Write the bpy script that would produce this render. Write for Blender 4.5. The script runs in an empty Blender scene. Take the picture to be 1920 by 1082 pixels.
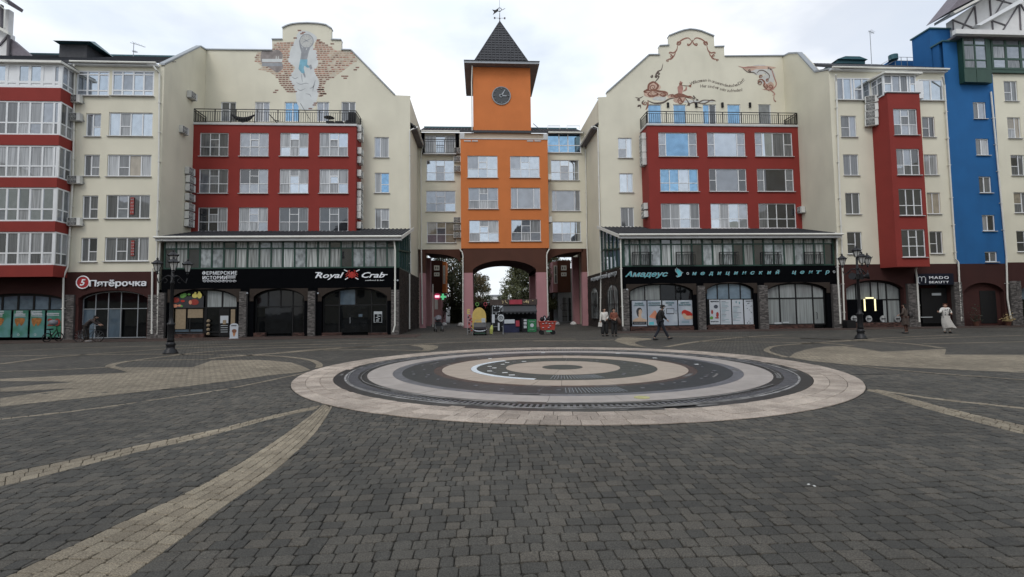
import bpy, bmesh, math, random
from math import sin, cos, pi, radians, sqrt, atan2
from mathutils import Vector, Matrix
random.seed(7)
scene = bpy.context.scene
COL = scene.collection

# ---------------------------------------------------------------- camera
F, CX, CY = 950.0, 960.0, 518.0
YAW, PITCH, ROLL = math.atan(60 / 950.0), radians(3.5), 0.012
CAM = Vector((0, 0, 1.75))
fwd = Vector((sin(YAW) * cos(PITCH), cos(YAW) * cos(PITCH), sin(PITCH)))
r0 = Vector((cos(YAW), -sin(YAW), 0))
u0 = r0.cross(fwd)
UP = u0 * cos(ROLL) + r0 * sin(ROLL)
RT = r0 * cos(ROLL) - u0 * sin(ROLL)
cam_d = bpy.data.cameras.new('camera')
cam = bpy.data.objects.new('camera', cam_d); COL.objects.link(cam)
m3 = Matrix((RT, UP, -fwd)).transposed()
cam.matrix_world = Matrix.Translation(CAM) @ m3.to_4x4()
cam_d.sensor_width = 36; cam_d.lens = F / 1920 * 36
cam_d.shift_y = (CY - 541) / 1920
cam_d.clip_start = 0.1; cam_d.clip_end = 2000
scene.camera = cam

# ---------------------------------------------------------------- light
world = bpy.data.worlds.new('World'); scene.world = world; world.use_nodes = True
wn = world.node_tree; wn.nodes.clear()
SUN_EL, SUN_ROT = radians(48), radians(205)      # behind the camera, high, veiled by cloud
def N(t, typ, **kw):
    n = t.nodes.new(typ)
    for k, v in kw.items(): setattr(n, k, v)
    return n
sky = N(wn, 'ShaderNodeTexSky', sky_type='NISHITA', sun_disc=False)
sky.sun_elevation = SUN_EL; sky.sun_rotation = SUN_ROT; sky.air_density = 1.0; sky.dust_density = 2.0
tc = N(wn, 'ShaderNodeTexCoord')
mp = N(wn, 'ShaderNodeMapping'); mp.inputs['Scale'].default_value = (1, 1, 2.2)
wn.links.new(tc.outputs['Generated'], mp.inputs[0])
nz = N(wn, 'ShaderNodeTexNoise'); nz.inputs['Scale'].default_value = 2.3; nz.inputs['Detail'].default_value = 7; nz.inputs['Roughness'].default_value = .5
wn.links.new(mp.outputs[0], nz.inputs['Vector'])
rp = N(wn, 'ShaderNodeValToRGB'); rp.color_ramp.elements[0].position = .36; rp.color_ramp.elements[1].position = .54
rp.color_ramp.elements[0].color = (.62, .62, .62, 1); rp.color_ramp.elements[1].color = (1, 1, 1, 1)
wn.links.new(nz.outputs[0], rp.inputs[0])
nz2 = N(wn, 'ShaderNodeTexNoise'); nz2.inputs['Scale'].default_value = 1.6; nz2.inputs['Detail'].default_value = 5
wn.links.new(mp.outputs[0], nz2.inputs['Vector'])
rp2 = N(wn, 'ShaderNodeValToRGB'); rp2.color_ramp.elements[0].position = .35; rp2.color_ramp.elements[1].position = .65
rp2.color_ramp.elements[0].color = (.62, .72, .84, 1); rp2.color_ramp.elements[1].color = (.93, .95, .98, 1)
wn.links.new(nz2.outputs[0], rp2.inputs[0])
bg1 = N(wn, 'ShaderNodeBackground'); bg1.inputs[1].default_value = .11
bg2 = N(wn, 'ShaderNodeBackground'); bg2.inputs[1].default_value = 1.0
wn.links.new(sky.outputs[0], bg1.inputs[0]); wn.links.new(rp2.outputs[0], bg2.inputs[0])
mx = N(wn, 'ShaderNodeMixShader'); wo = N(wn, 'ShaderNodeOutputWorld')
wn.links.new(rp.outputs[0], mx.inputs[0]); wn.links.new(bg1.outputs[0], mx.inputs[1]); wn.links.new(bg2.outputs[0], mx.inputs[2])
wn.links.new(mx.outputs[0], wo.inputs[0])
sun_d = bpy.data.lights.new('sun', 'SUN'); sun_d.energy = .75; sun_d.angle = radians(22); sun_d.color = (1, .96, .9)
sun = bpy.data.objects.new('sun', sun_d); COL.objects.link(sun)
sd = Vector((sin(SUN_ROT) * cos(SUN_EL), cos(SUN_ROT) * cos(SUN_EL), sin(SUN_EL)))   # towards the sun
sun.rotation_euler = sd.to_track_quat('Z', 'Y').to_euler(); sun.location = (0, -20, 40)
scene.view_settings.view_transform = 'Standard'; scene.view_settings.look = 'None'
scene.view_settings.gamma = 1; scene.view_settings.use_curve_mapping = False
scene.view_settings.exposure = 0.32

# ---------------------------------------------------------------- survey: sight line -> place on a known plane
def ray(px, py):
    return RT * ((px - CX) / F) - UP * ((py - CY) / F) + fwd
def P(px, py, Y):                       # X, Z where the sight line meets the upright plane at depth Y
    d = ray(px, py); t = Y / d.y
    return d.x * t, CAM.z + d.z * t
def G(px, py, z=0.0):                   # X, Y where the sight line meets the ground
    d = ray(px, py); t = (z - CAM.z) / d.z
    return d.x * t, d.y * t
def PX(px, py, X):                      # Y, Z on the upright plane at this X
    d = ray(px, py); t = X / d.x
    return d.y * t, CAM.z + d.z * t
def R(x0, y0, x1, y1, Y):               # pixel box -> X0, X1, Z0, Z1
    a = P(x0, (y0 + y1) / 2, Y)[0]; b = P(x1, (y0 + y1) / 2, Y)[0]
    c = P((x0 + x1) / 2, y1, Y)[1]; d = P((x0 + x1) / 2, y0, Y)[1]
    return a, b, c, d

# ---------------------------------------------------------------- objects
WR = set()
def link(o, parent=None):
    COL.objects.link(o)
    if parent is not None:
        o.parent = parent
        if parent.name in WR: o.matrix_parent_inverse = Matrix.Translation(-parent.location)
    return o
def place(name, label, cat, loc, group=None):      # a root whose parts are given in world coordinates
    o = thing(name, label, cat, loc, 0, group); WR.add(o.name); return o
def tag(o, label, cat=None, group=None, kind=None):
    if label: o['label'] = label
    if cat: o['category'] = cat
    if group: o['group'] = group
    if kind: o['kind'] = kind
    return o
def thing(name, label, cat, loc=(0, 0, 0), rz=0, group=None):
    o = bpy.data.objects.new(name, None); o.location = loc; o.rotation_euler = (0, 0, rz)
    o.empty_display_size = .2
    link(o); return tag(o, label, cat, group)
class MB:
    def __init__(s): s.v = []; s.f = []; s.m = []
    def add(s, vs, fs, mi=0):
        b = len(s.v); s.v += [tuple(v) for v in vs]
        for f in fs: s.f.append(tuple(b + i for i in f)); s.m.append(mi)
        return s
    def box(s, x0, x1, y0, y1, z0, z1, mi=0):
        if x0 > x1: x0, x1 = x1, x0
        if y0 > y1: y0, y1 = y1, y0
        if z0 > z1: z0, z1 = z1, z0
        return s.add([(x0, y0, z0), (x1, y0, z0), (x1, y1, z0), (x0, y1, z0), (x0, y0, z1), (x1, y0, z1), (x1, y1, z1), (x0, y1, z1)],
              [(3, 2, 1, 0), (4, 5, 6, 7), (0, 1, 5, 4), (1, 2, 6, 5), (2, 3, 7, 6), (3, 0, 4, 7)], mi)
    def prism_y(s, pts, y0, y1, mi=0):            # outline in XZ, extruded along Y
        n = len(pts)
        vs = [(x, y0, z) for x, z in pts] + [(x, y1, z) for x, z in pts]
        return s.add(vs, [tuple(range(n)), tuple(range(2 * n - 1, n - 1, -1))] + [((i + 1) % n, i, n + i, n + (i + 1) % n) for i in range(n)], mi)
    def prism_x(s, pts, x0, x1, mi=0):            # outline in YZ
        n = len(pts)
        vs = [(x0, y, z) for y, z in pts] + [(x1, y, z) for y, z in pts]
        return s.add(vs, [tuple(range(n)), tuple(range(2 * n - 1, n - 1, -1))] + [((i + 1) % n, i, n + i, n + (i + 1) % n) for i in range(n)], mi)
    def prism_z(s, pts, z0, z1, mi=0):
        n = len(pts)
        vs = [(x, y, z0) for x, y in pts] + [(x, y, z1) for x, y in pts]
        return s.add(vs, [tuple(range(n - 1, -1, -1)), tuple(range(n, 2 * n))] + [(i, (i + 1) % n, n + (i + 1) % n, n + i) for i in range(n)], mi)
    def sheet_y(s, pts, y, mi=0):
        if getattr(s, 'lift', 0): s.n = getattr(s, 'n', 0) + 1; y -= s.lift * s.n
        return s.add([(x, y, z) for x, z in pts], [tuple(range(len(pts)))], mi)
    def tube(s, path, r, n=8, mi=0, cap=True):
        path = [Vector(p) for p in path]; rs = r if isinstance(r, (list, tuple)) else [r] * len(path)
        b = len(s.v); prev = None
        for i, p in enumerate(path):
            d = (path[min(i + 1, len(path) - 1)] - path[max(i - 1, 0)]).normalized()
            if prev is None: a = d.orthogonal().normalized()
            else:
                a = prev - d * prev.dot(d)
                a = a.normalized() if a.length > 1e-6 else d.orthogonal().normalized()
            prev = a; c = d.cross(a)
            for k in range(n):
                t = 2 * pi * k / n; s.v.append(tuple(p + (a * cos(t) + c * sin(t)) * rs[i]))
        for i in range(len(path) - 1):
            for k in range(n):
                k2 = (k + 1) % n
                s.f.append((b + i * n + k, b + i * n + k2, b + (i + 1) * n + k2, b + (i + 1) * n + k)); s.m.append(mi)
        if cap:
            s.f.append(tuple(b + k for k in range(n - 1, -1, -1))); s.m.append(mi)
            e = b + (len(path) - 1) * n
            s.f.append(tuple(e + k for k in range(n))); s.m.append(mi)
        return s
    def bar(s, p0, p1, w=.02, mi=0): return s.tube([p0, p1], w * .707, 4, mi)
    def lathe(s, prof, c=(0, 0, 0), n=16, mi=0):
        return s.tube([(c[0], c[1], c[2] + z) for r, z in prof], [max(r, .001) for r, z in prof], n, mi) if False else s._lathe(prof, c, n, mi)
    def _lathe(s, prof, c, n, mi):
        b = len(s.v)
        for r, z in prof:
            for k in range(n): t = 2 * pi * k / n; s.v.append((c[0] + r * cos(t), c[1] + r * sin(t), c[2] + z))
        for i in range(len(prof) - 1):
            for k in range(n):
                k2 = (k + 1) % n; s.f.append((b + i * n + k, b + i * n + k2, b + (i + 1) * n + k2, b + (i + 1) * n + k)); s.m.append(mi)
        s.f.append(tuple(b + k for k in range(n - 1, -1, -1))); s.m.append(mi)
        e = b + (len(prof) - 1) * n; s.f.append(tuple(e + k for k in range(n))); s.m.append(mi)
        return s
    def xf(s, M, start=0):
        for i in range(start, len(s.v)): s.v[i] = tuple(M @ Vector(s.v[i]))
        return s
    def mesh(s, name, mats):
        me = bpy.data.meshes.new(name); me.from_pydata(s.v, [], s.f)
        for m in (mats if isinstance(mats, (list, tuple)) else [mats]): me.materials.append(m)
        if any(s.m): me.polygons.foreach_set('material_index', s.m)
        me.update(); return me
    def build(s, name, mats, parent=None, smooth=False, loc=None):
        me = s.mesh(name, mats)
        if smooth: me.polygons.foreach_set('use_smooth', [True] * len(me.polygons))
        o = bpy.data.objects.new(name, me)
        if loc: o.location = loc
        return link(o, parent)
def copy_tree(o, parent=None):
    c = o.copy(); COL.objects.link(c); c.parent = parent
    for ch in KIDS.get(o.name, []): copy_tree(ch, c)
    return c
KIDS = {}
def index_kids(o):
    def rec(a):
        KIDS[a.name] = [b for b in bpy.data.objects if b.parent == a]
        for b in KIDS[a.name]: rec(b)
    rec(o)

# ---------------------------------------------------------------- materials
def mat(name, col, rough=.8, metal=0, var=.08, scale=3.0, bump=0.0, bscale=60, spec=None, emit=0, stain=0.0, rnd=0.0):
    m = bpy.data.materials.new(name); m.use_nodes = True; t = m.node_tree; b = t.nodes['Principled BSDF']
    b.inputs['Roughness'].default_value = rough; b.inputs['Metallic'].default_value = metal
    if spec is not None: b.inputs['Specular IOR Level'].default_value = spec
    c4 = (*col, 1)
    tcn = N(t, 'ShaderNodeTexCoord')
    if var or stain or rnd:
        n1 = N(t, 'ShaderNodeTexNoise'); n1.inputs['Scale'].default_value = scale; n1.inputs['Detail'].default_value = 6
        t.links.new(tcn.outputs['Object'], n1.inputs['Vector'])
        mr = N(t, 'ShaderNodeMapRange'); mr.inputs['From Min'].default_value = .3; mr.inputs['From Max'].default_value = .7
        mr.inputs['To Min'].default_value = 1 - var; mr.inputs['To Max'].default_value = 1 + var
        t.links.new(n1.outputs[0], mr.inputs[0])
        val = mr.outputs[0]
        if rnd:
            oi = N(t, 'ShaderNodeObjectInfo'); m2 = N(t, 'ShaderNodeMapRange'); m2.inputs['To Min'].default_value = 1 - rnd; m2.inputs['To Max'].default_value = 1 + rnd
            t.links.new(oi.outputs['Random'], m2.inputs[0]); mm = N(t, 'ShaderNodeMath', operation='MULTIPLY')
            t.links.new(val, mm.inputs[0]); t.links.new(m2.outputs[0], mm.inputs[1]); val = mm.outputs[0]
        if stain:    # rain streaks and grime with their own vertical shape
            mpn = N(t, 'ShaderNodeMapping'); mpn.inputs['Scale'].default_value = (.8, .8, .22)
            t.links.new(tcn.outputs['Object'], mpn.inputs[0]); n2 = N(t, 'ShaderNodeTexNoise'); n2.inputs['Scale'].default_value = 1.0; n2.inputs['Detail'].default_value = 5
            t.links.new(mpn.outputs[0], n2.inputs['Vector']); m3_ = N(t, 'ShaderNodeMapRange'); m3_.inputs['From Min'].default_value = .52; m3_.inputs['From Max'].default_value = .8
            m3_.inputs['To Min'].default_value = 1; m3_.inputs['To Max'].default_value = 1 - stain
            t.links.new(n2.outputs[0], m3_.inputs[0]); mm = N(t, 'ShaderNodeMath', operation='MULTIPLY')
            t.links.new(val, mm.inputs[0]); t.links.new(m3_.outputs[0], mm.inputs[1]); val = mm.outputs[0]
        vm = N(t, 'ShaderNodeVectorMath', operation='SCALE'); vm.inputs[0].default_value = col
        t.links.new(val, vm.inputs['Scale']); t.links.new(vm.outputs[0], b.inputs['Base Color'])
    else: b.inputs['Base Color'].default_value = c4
    if bump:
        n3 = N(t, 'ShaderNodeTexNoise'); n3.inputs['Scale'].default_value = bscale; n3.inputs['Detail'].default_value = 4
        t.links.new(tcn.outputs['Object'], n3.inputs['Vector']); bp = N(t, 'ShaderNodeBump'); bp.inputs['Strength'].default_value = bump; bp.inputs['Distance'].default_value = .01
        t.links.new(n3.outputs[0], bp.inputs['Height']); t.links.new(bp.outputs[0], b.inputs['Normal'])
    if emit:
        b.inputs['Emission Color'].default_value = c4; b.inputs['Emission Strength'].default_value = emit
    return m
def glass(name, base, stripes=0.0, ior=1.9, metal=0.0, rough=.03, rnd=.25, lo=.5):
    """window glazing: what stands behind the pane (curtain folds, dark room) under a mirror-smooth face"""
    m = bpy.data.materials.new(name); m.use_nodes = True; t = m.node_tree; b = t.nodes['Principled BSDF']
    b.inputs['Roughness'].default_value = rough; b.inputs['IOR'].default_value = ior; b.inputs['Metallic'].default_value = metal
    tcn = N(t, 'ShaderNodeTexCoord'); oi = N(t, 'ShaderNodeObjectInfo')
    va = N(t, 'ShaderNodeVectorMath', operation='ADD'); t.links.new(tcn.outputs['Object'], va.inputs[0])
    sc_ = N(t, 'ShaderNodeVectorMath', operation='SCALE'); sc_.inputs[0].default_value = (13, 7, 5); t.links.new(oi.outputs['Random'], sc_.inputs['Scale']); t.links.new(sc_.outputs[0], va.inputs[1])
    mpn = N(t, 'ShaderNodeMapping'); mpn.inputs['Scale'].default_value = (4.5, 1, .25) if stripes else (1.1, 1, 1.4)
    t.links.new(va.outputs[0], mpn.inputs[0]); n = N(t, 'ShaderNodeTexNoise'); n.inputs['Scale'].default_value = 2.2; n.inputs['Detail'].default_value = 3
    t.links.new(mpn.outputs[0], n.inputs['Vector'])
    r = N(t, 'ShaderNodeMapRange'); r.inputs['From Min'].default_value = .35; r.inputs['From Max'].default_value = .65; r.inputs['To Min'].default_value = lo; r.inputs['To Max'].default_value = 1.1
    t.links.new(n.outputs[0], r.inputs[0]); r2 = N(t, 'ShaderNodeMapRange'); r2.inputs['To Min'].default_value = 1 - rnd; r2.inputs['To Max'].default_value = 1 + rnd
    t.links.new(oi.outputs['Random'], r2.inputs[0]); mm = N(t, 'ShaderNodeMath', operation='MULTIPLY'); t.links.new(r.outputs[0], mm.inputs[0]); t.links.new(r2.outputs[0], mm.inputs[1])
    vm = N(t, 'ShaderNodeVectorMath', operation='SCALE'); vm.inputs[0].default_value = base; t.links.new(mm.outputs[0], vm.inputs['Scale']); t.links.new(vm.outputs[0], b.inputs['Base Color'])
    # slight waviness of the glass
    n4 = N(t, 'ShaderNodeTexNoise'); n4.inputs['Scale'].default_value = .9; t.links.new(va.outputs[0], n4.inputs['Vector'])
    bp = N(t, 'ShaderNodeBump'); bp.inputs['Strength'].default_value = .07; bp.inputs['Distance'].default_value = .05
    t.links.new(n4.outputs[0], bp.inputs['Height']); t.links.new(bp.outputs[0], b.inputs['Normal'])
    return m
M = {}
M['cream'] = mat('cream_render', (.68, .645, .525), .92, var=.065, scale=.4, bump=.25, bscale=40, stain=.08)
M['cream2'] = mat('cream_render_warm', (.67, .63, .50), .92, var=.065, scale=.4, bump=.25, bscale=40, stain=.10)
M['red'] = mat('red_render', (.235, .028, .021), .9, var=.06, scale=.8, bump=.25, bscale=40, stain=.08)
M['orange'] = mat('orange_render', (.57, .175, .05), .9, var=.05, scale=.8, bump=.25, bscale=40, stain=.1)
M['blue'] = mat('blue_render', (.010, .105, .29), .9, var=.08, scale=.8, bump=.25, bscale=40, stain=.12)
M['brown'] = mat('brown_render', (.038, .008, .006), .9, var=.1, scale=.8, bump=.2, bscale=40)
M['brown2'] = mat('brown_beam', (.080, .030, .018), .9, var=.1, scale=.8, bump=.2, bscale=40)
M['pink'] = mat('pink_render', (.42, .215, .23), .9, var=.06, scale=.9, bump=.2, stain=.15)
M['white'] = mat('white_pvc', (.72, .73, .74), .45, var=.03)
M['whitep'] = mat('white_render', (.68, .67, .66), .9, var=.05, bump=.2)
M['pipe'] = mat('white_pipe', (.66, .65, .60), .5, var=.06, scale=2)
M['green'] = mat('green_frame', (.010, .045, .030), .5, var=.1)
M['greenp'] = mat('green_panel', (.018, .055, .036), .5, var=.1)
M['dark'] = mat('black_frame', (.007, .007, .008), .55, var=.1, spec=.3)
M['iron'] = mat('black_iron', (.010, .010, .012), .45, metal=.3, var=.15)
M['fascia'] = mat('black_fascia', (.0022, .0025, .0035), .85, var=.1, spec=.05)
M['tile'] = mat('dark_roof_tile', (.045, .046, .052), .75, var=.2, scale=4, bump=.3, bscale=12)
M['tilep'] = mat('purple_roof_tile', (.17, .15, .17), .75, var=.15, scale=4, bump=.3, bscale=12)
M['metalg'] = mat('grey_flashing', (.30, .32, .34), .5, metal=.3, var=.06)
M['metalbl'] = mat('blue_green_ridge', (.03, .10, .12), .5, metal=.2, var=.1)
M['ac'] = mat('ac_casing', (.62, .62, .59), .55, var=.08, rnd=.15)
M['acg'] = mat('ac_grille', (.06, .06, .06), .6)
M['wood'] = mat('timber_grey', (.13, .12, .13), .8, var=.15)
M['sill'] = mat('window_sill', (.50, .50, .50), .5)
M['text'] = mat('white_letters', (.80, .82, .86), .4, var=0)
M['texts'] = mat('pale_letters', (.42, .45, .47), .5, var=0)
M['blind'] = mat('beige_blind', (.26, .20, .13), .9, var=.1, scale=8)
M['paper'] = mat('white_paper', (.45, .48, .52), .7, var=.03)
M['gcurt'] = glass('glass_over_white_curtain', (.36, .37, .38), 1, 1.9, lo=.45)
M['ggrey'] = glass('glass_over_grey_curtain', (.13, .135, .14), 1, 1.9)
M['gdark'] = glass('glass_dark_room', (.022, .024, .028), 0, 2.0)
M['gsky'] = glass('mirror_film_glass', (.44, .48, .52), 0, 1.5, metal=.9, rough=.02, rnd=.12, lo=.97)
M['gblue'] = glass('blue_mirror_glass', (.22, .37, .52), 0, 1.5, metal=.9, rough=.02, rnd=.1, lo=.85)
M['gmid'] = glass('half_mirror_glass', (.24, .26, .29), 0, 2.4, metal=.35, rough=.02, rnd=.25, lo=.85)
M['gtan'] = glass('glass_over_beige_blind', (.30, .26, .20), 0, 1.8, rnd=.2, lo=.8)
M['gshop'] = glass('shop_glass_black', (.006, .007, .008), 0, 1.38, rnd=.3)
M['gshopw'] = glass('shop_glass_white_blind', (.25, .27, .27), 1, 1.45, lo=.7)
M['gshopb'] = glass('shop_glass_blue', (.10, .14, .18), 0, 1.6, lo=.8)
M['gshopb2'] = glass('shop_glass_blue_film', (.16, .22, .27), 0, 1.5, lo=.85, rnd=.08)
M['white_panel'] = M['white']

# ---------------------------------------------------------------- shared window parts
_unit = {}
def unit_pane(mk):
    if mk not in _unit:
        b = MB().box(-.5, .5, -.008, .008, -.5, .5); _unit[mk] = b.mesh('pane', M[mk])
    return _unit[mk]
def pane(parent, x0, x1, z0, z1, Y, mk, tilt=.006, axis='y'):
    o = bpy.data.objects.new('pane', unit_pane(mk)); link(o, parent)
    rx, rz = random.gauss(0, tilt), random.gauss(0, tilt)
    if axis == 'y':
        o.location = ((x0 + x1) / 2, Y, (z0 + z1) / 2)
    else:
        o.location = (Y, (x0 + x1) / 2, (z0 + z1) / 2); rz += pi / 2
    o.scale = (abs(x1 - x0), 1, abs(z1 - z0)); o.rotation_euler = (rx, 0, rz)
    return o
def window(parent, x0, x1, z0, z1, Y, cols=(1 / 3, 1 / 3, 1 / 3), rows=None, gl=('gmid',), fm='white', w=.06, sill=True, name='window', label=None, sash=None, d=.07):
    """frame mesh (part) with every pane, sill as sub-parts; rows = per column break heights 0..1 from the bottom"""
    cols = [c / sum(cols) for c in cols]; W, H = x1 - x0, z1 - z0
    xs = [x0]
    for c in cols: xs.append(xs[-1] + c * W)
    xs[-1] = x1
    f = MB(); f.box(x0, x0 + w, Y - d / 2, Y + d / 2, z0, z1); f.box(x1 - w, x1, Y - d / 2, Y + d / 2, z0, z1)
    f.box(x0 + w, x1 - w, Y - d / 2, Y + d / 2, z0, z0 + w); f.box(x0 + w, x1 - w, Y - d / 2, Y + d / 2, z1 - w, z1)
    h = w * .5
    for x in xs[1:-1]: f.box(x - h * 1.1, x + h * 1.1, Y - d / 2 + .004, Y + d / 2, z0 + w, z1 - w)
    panes = []
    for i in range(len(cols)):
        a = xs[i] + (w if i == 0 else h * 1.1); b = xs[i + 1] - (w if i == len(cols) - 1 else h * 1.1)
        br = list(rows[i] if isinstance(rows[0], (list, tuple)) else rows) if rows else []
        zs = [z0 + w] + [z0 + k * H for k in br] + [z1 - w]
        for z in zs[1:-1]: f.box(a, b, Y - d / 2 + .007, Y + d / 2, z - h * .9, z + h * .9)
        for j in range(len(zs) - 1):
            c0 = zs[j] + (h * .9 if j else 0); c1 = zs[j + 1] - (h * .9 if j < len(zs) - 2 else 0)
            panes.append((a, b, c0, c1, i, j))
            if sash and (i, j) in sash:       # opening casement: a second, prouder frame
                q = w * .7
                f.box(a, a + q, Y - d / 2 - .02, Y, c0, c1); f.box(b - q, b, Y - d / 2 - .02, Y, c0, c1)
                f.box(a + q, b - q, Y - d / 2 - .02, Y, c0, c0 + q); f.box(a + q, b - q, Y - d / 2 - .02, Y, c1 - q, c1)
    wo_ = f.build(name, M[fm], parent)
    if label: wo_['label'] = label
    for k, (a, b, c0, c1, i, j) in enumerate(panes):
        if callable(gl): mk = gl(i, j)
        else: mk = gl[0] if len(gl) == 1 else random.choice(gl)
        pane(wo_, a, b, c0, c1, Y + .012, mk)
    if sill:
        MB().box(x0 - .06, x1 + .06, Y - .22, Y - d / 2 - .002, z0 - .05, z0 - .012).build('sill', M['sill'], wo_)
    return wo_
def wall_grid(mb, X0, X1, Z0, Z1, Y, holes, dep=.2, mi=0):
    """front skin of a wall at plane Y with rectangular openings and their reveals"""
    xs = sorted({X0, X1, *[h[0] for h in holes], *[h[1] for h in holes]}); zs = sorted({Z0, Z1, *[h[2] for h in holes], *[h[3] for h in holes]})
    xs = [x for x in xs if X0 - 1e-6 <= x <= X1 + 1e-6]; zs = [z for z in zs if Z0 - 1e-6 <= z <= Z1 + 1e-6]
    for j in range(len(zs) - 1):
        run = None
        for i in range(len(xs) - 1):
            cx, cz = (xs[i] + xs[i + 1]) / 2, (zs[j] + zs[j + 1]) / 2
            inh = any(h[0] < cx < h[1] and h[2] < cz < h[3] for h in holes)
            if not inh:
                if run is None: run = xs[i]
            if inh and run is not None:
                mb.sheet_y([(run, zs[j]), (xs[i], zs[j]), (xs[i], zs[j + 1]), (run, zs[j + 1])], Y, mi); run = None
        if run is not None: mb.sheet_y([(run, zs[j]), (xs[-1], zs[j]), (xs[-1], zs[j + 1]), (run, zs[j + 1])], Y, mi)
    for a, b, c, d in holes:
        e = Y + dep
        mb.add([(a, Y, c), (a, e, c), (a, e, d), (a, Y, d)], [(0, 1, 2, 3)], mi); mb.add([(b, Y, c), (b, e, c), (b, e, d), (b, Y, d)], [(3, 2, 1, 0)], mi)
        mb.add([(a, Y, c), (b, Y, c), (b, e, c), (a, e, c)], [(0, 1, 2, 3)], mi); mb.add([(a, Y, d), (b, Y, d), (b, e, d), (a, e, d)], [(3, 2, 1, 0)], mi)
def arch_z(x, a, b, sp, cr):
    t = (x - (a + b) / 2) / ((b - a) / 2); t = max(-1, min(1, t))
    k = .35; c = sqrt(max(0, 1 - (t * .93) ** 2)); c0 = sqrt(1 - .93 ** 2)
    return sp + (cr - sp) * (c - c0) / (1 - c0)
def arch_panel(mb, X0, X1, Z0, Z1, Y, a, b, sp, cr, dep=.3, mi=0, n=16, mi2=None):
    """wall piece X0..X1, Z0..Z1 with an arched opening a..b reaching down to Z0"""
    if mi2 is None: mi2 = mi
    mb.sheet_y([(X0, Z0), (a, Z0), (a, Z1), (X0, Z1)], Y, mi); mb.sheet_y([(b, Z0), (X1, Z0), (X1, Z1), (b, Z1)], Y, mi)
    for i in range(n):
        x0, x1 = a + (b - a) * i / n, a + (b - a) * (i + 1) / n; z0, z1 = arch_z(x0, a, b, sp, cr), arch_z(x1, a, b, sp, cr)
        mb.sheet_y([(x0, z0), (x1, z1), (x1, Z1), (x0, Z1)], Y, mi)
        mb.add([(x0, Y, z0), (x1, Y, z1), (x1, Y + dep, z1), (x0, Y + dep, z0)], [(0, 1, 2, 3)], mi2)
    for x in (a, b): mb.add([(x, Y, Z0), (x, Y + dep, Z0), (x, Y + dep, sp), (x, Y, sp)], [(0, 1, 2, 3)], mi2)
def arch_window(parent, a, b, z0, sp, cr, Y, ncol, tr, gl_top, gl_bot, fm='dark', w=.07, name='shop_window', cols=None):
    """arched shop glazing: outline frame, mullions, a transom and shaped top panes"""
    f = MB(); n = 16; e = Y - .04
    cs = cols or [1 / ncol] * ncol; xs = [a]
    for c in cs: xs.append(xs[-1] + c * (b - a) / sum(cs))
    f.box(a, a + w, e, Y + .04, z0, sp + .02); f.box(b - w, b, e, Y + .04, z0, sp + .02); f.box(a + w, b - w, e, Y + .04, z0, z0 + w)
    for i in range(n):
        x0, x1 = a + (b - a) * i / n, a + (b - a) * (i + 1) / n; q0, q1 = arch_z(x0, a, b, sp, cr), arch_z(x1, a, b, sp, cr)
        f.prism_y([(x0, q0 - w * 1.3), (x1, q1 - w * 1.3), (x1, q1), (x0, q0)], e, Y + .04)
    for x in xs[1:-1]: f.box(x - w / 2, x + w / 2, e + .003, Y + .04, z0 + w, arch_z(x, a, b, sp, cr) - w)
    if tr: f.box(a + w, b - w, e + .006, Y + .04, tr - w / 2, tr + w / 2)
    o = f.build(name, M[fm], parent)
    for i in range(len(cs)):
        x0, x1 = xs[i] + w / 2, xs[i + 1] - w / 2
        t0 = (tr or z0)
        if tr and gl_bot:
            mk = gl_bot(i) if callable(gl_bot) else gl_bot
            if mk: pane(o, x0, x1, z0 + w, tr - w / 2, Y + .01, mk, .004)
        pts = [(x0, t0), (x1, t0)] + [(x1 + (x0 - x1) * k / 5, arch_z(x1 + (x0 - x1) * k / 5, a, b, sp, cr) - w) for k in range(6)]
        mk = gl_top(i) if callable(gl_top) else gl_top
        pm = MB(); cx = (x0 + x1) / 2; pm.prism_y([(x - cx, z - t0) for x, z in pts], 0, .01)
        pm.build('pane', M[mk], o, loc=(cx, Y + .004, t0))
    return o
def text_obj(s, x, z, Y, h, mk, parent=None, name='lettering', w=None, shear=0.0, ext=.02, spacing=1.0, rot=0.0, bold=0.0, axis=None, xyz=None, both=False):
    """raised lettering; h = capital height, w = wanted width"""
    c = bpy.data.curves.new(name, 'FONT'); c.body = s; c.size = h / .70; c.shear = shear; c.extrude = ext; c.space_character = spacing; c.offset = bold * h
    c.resolution_u = 2; c.align_x = 'CENTER'
    o = bpy.data.objects.new(name, c); COL.objects.link(o); bpy.context.view_layer.update()
    me = bpy.data.meshes.new_from_object(o.evaluated_get(bpy.context.evaluated_depsgraph_get()))
    bpy.data.objects.remove(o); bpy.data.curves.remove(c)
    me.name = name; me.materials.clear(); me.materials.append(M[mk])
    xs = [v.co.x for v in me.vertices]; sx = 1.0
    if w and xs: sx = w / (max(xs) - min(xs))
    mid = (max(xs) + min(xs)) / 2 if xs else 0
    for v in me.vertices: v.co.x = (v.co.x - mid) * sx
    o = bpy.data.objects.new(name, me); link(o, parent)
    o.rotation_euler = (pi / 2, -rot, axis or 0); o.location = xyz or (x, Y, z)
    return o
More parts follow.
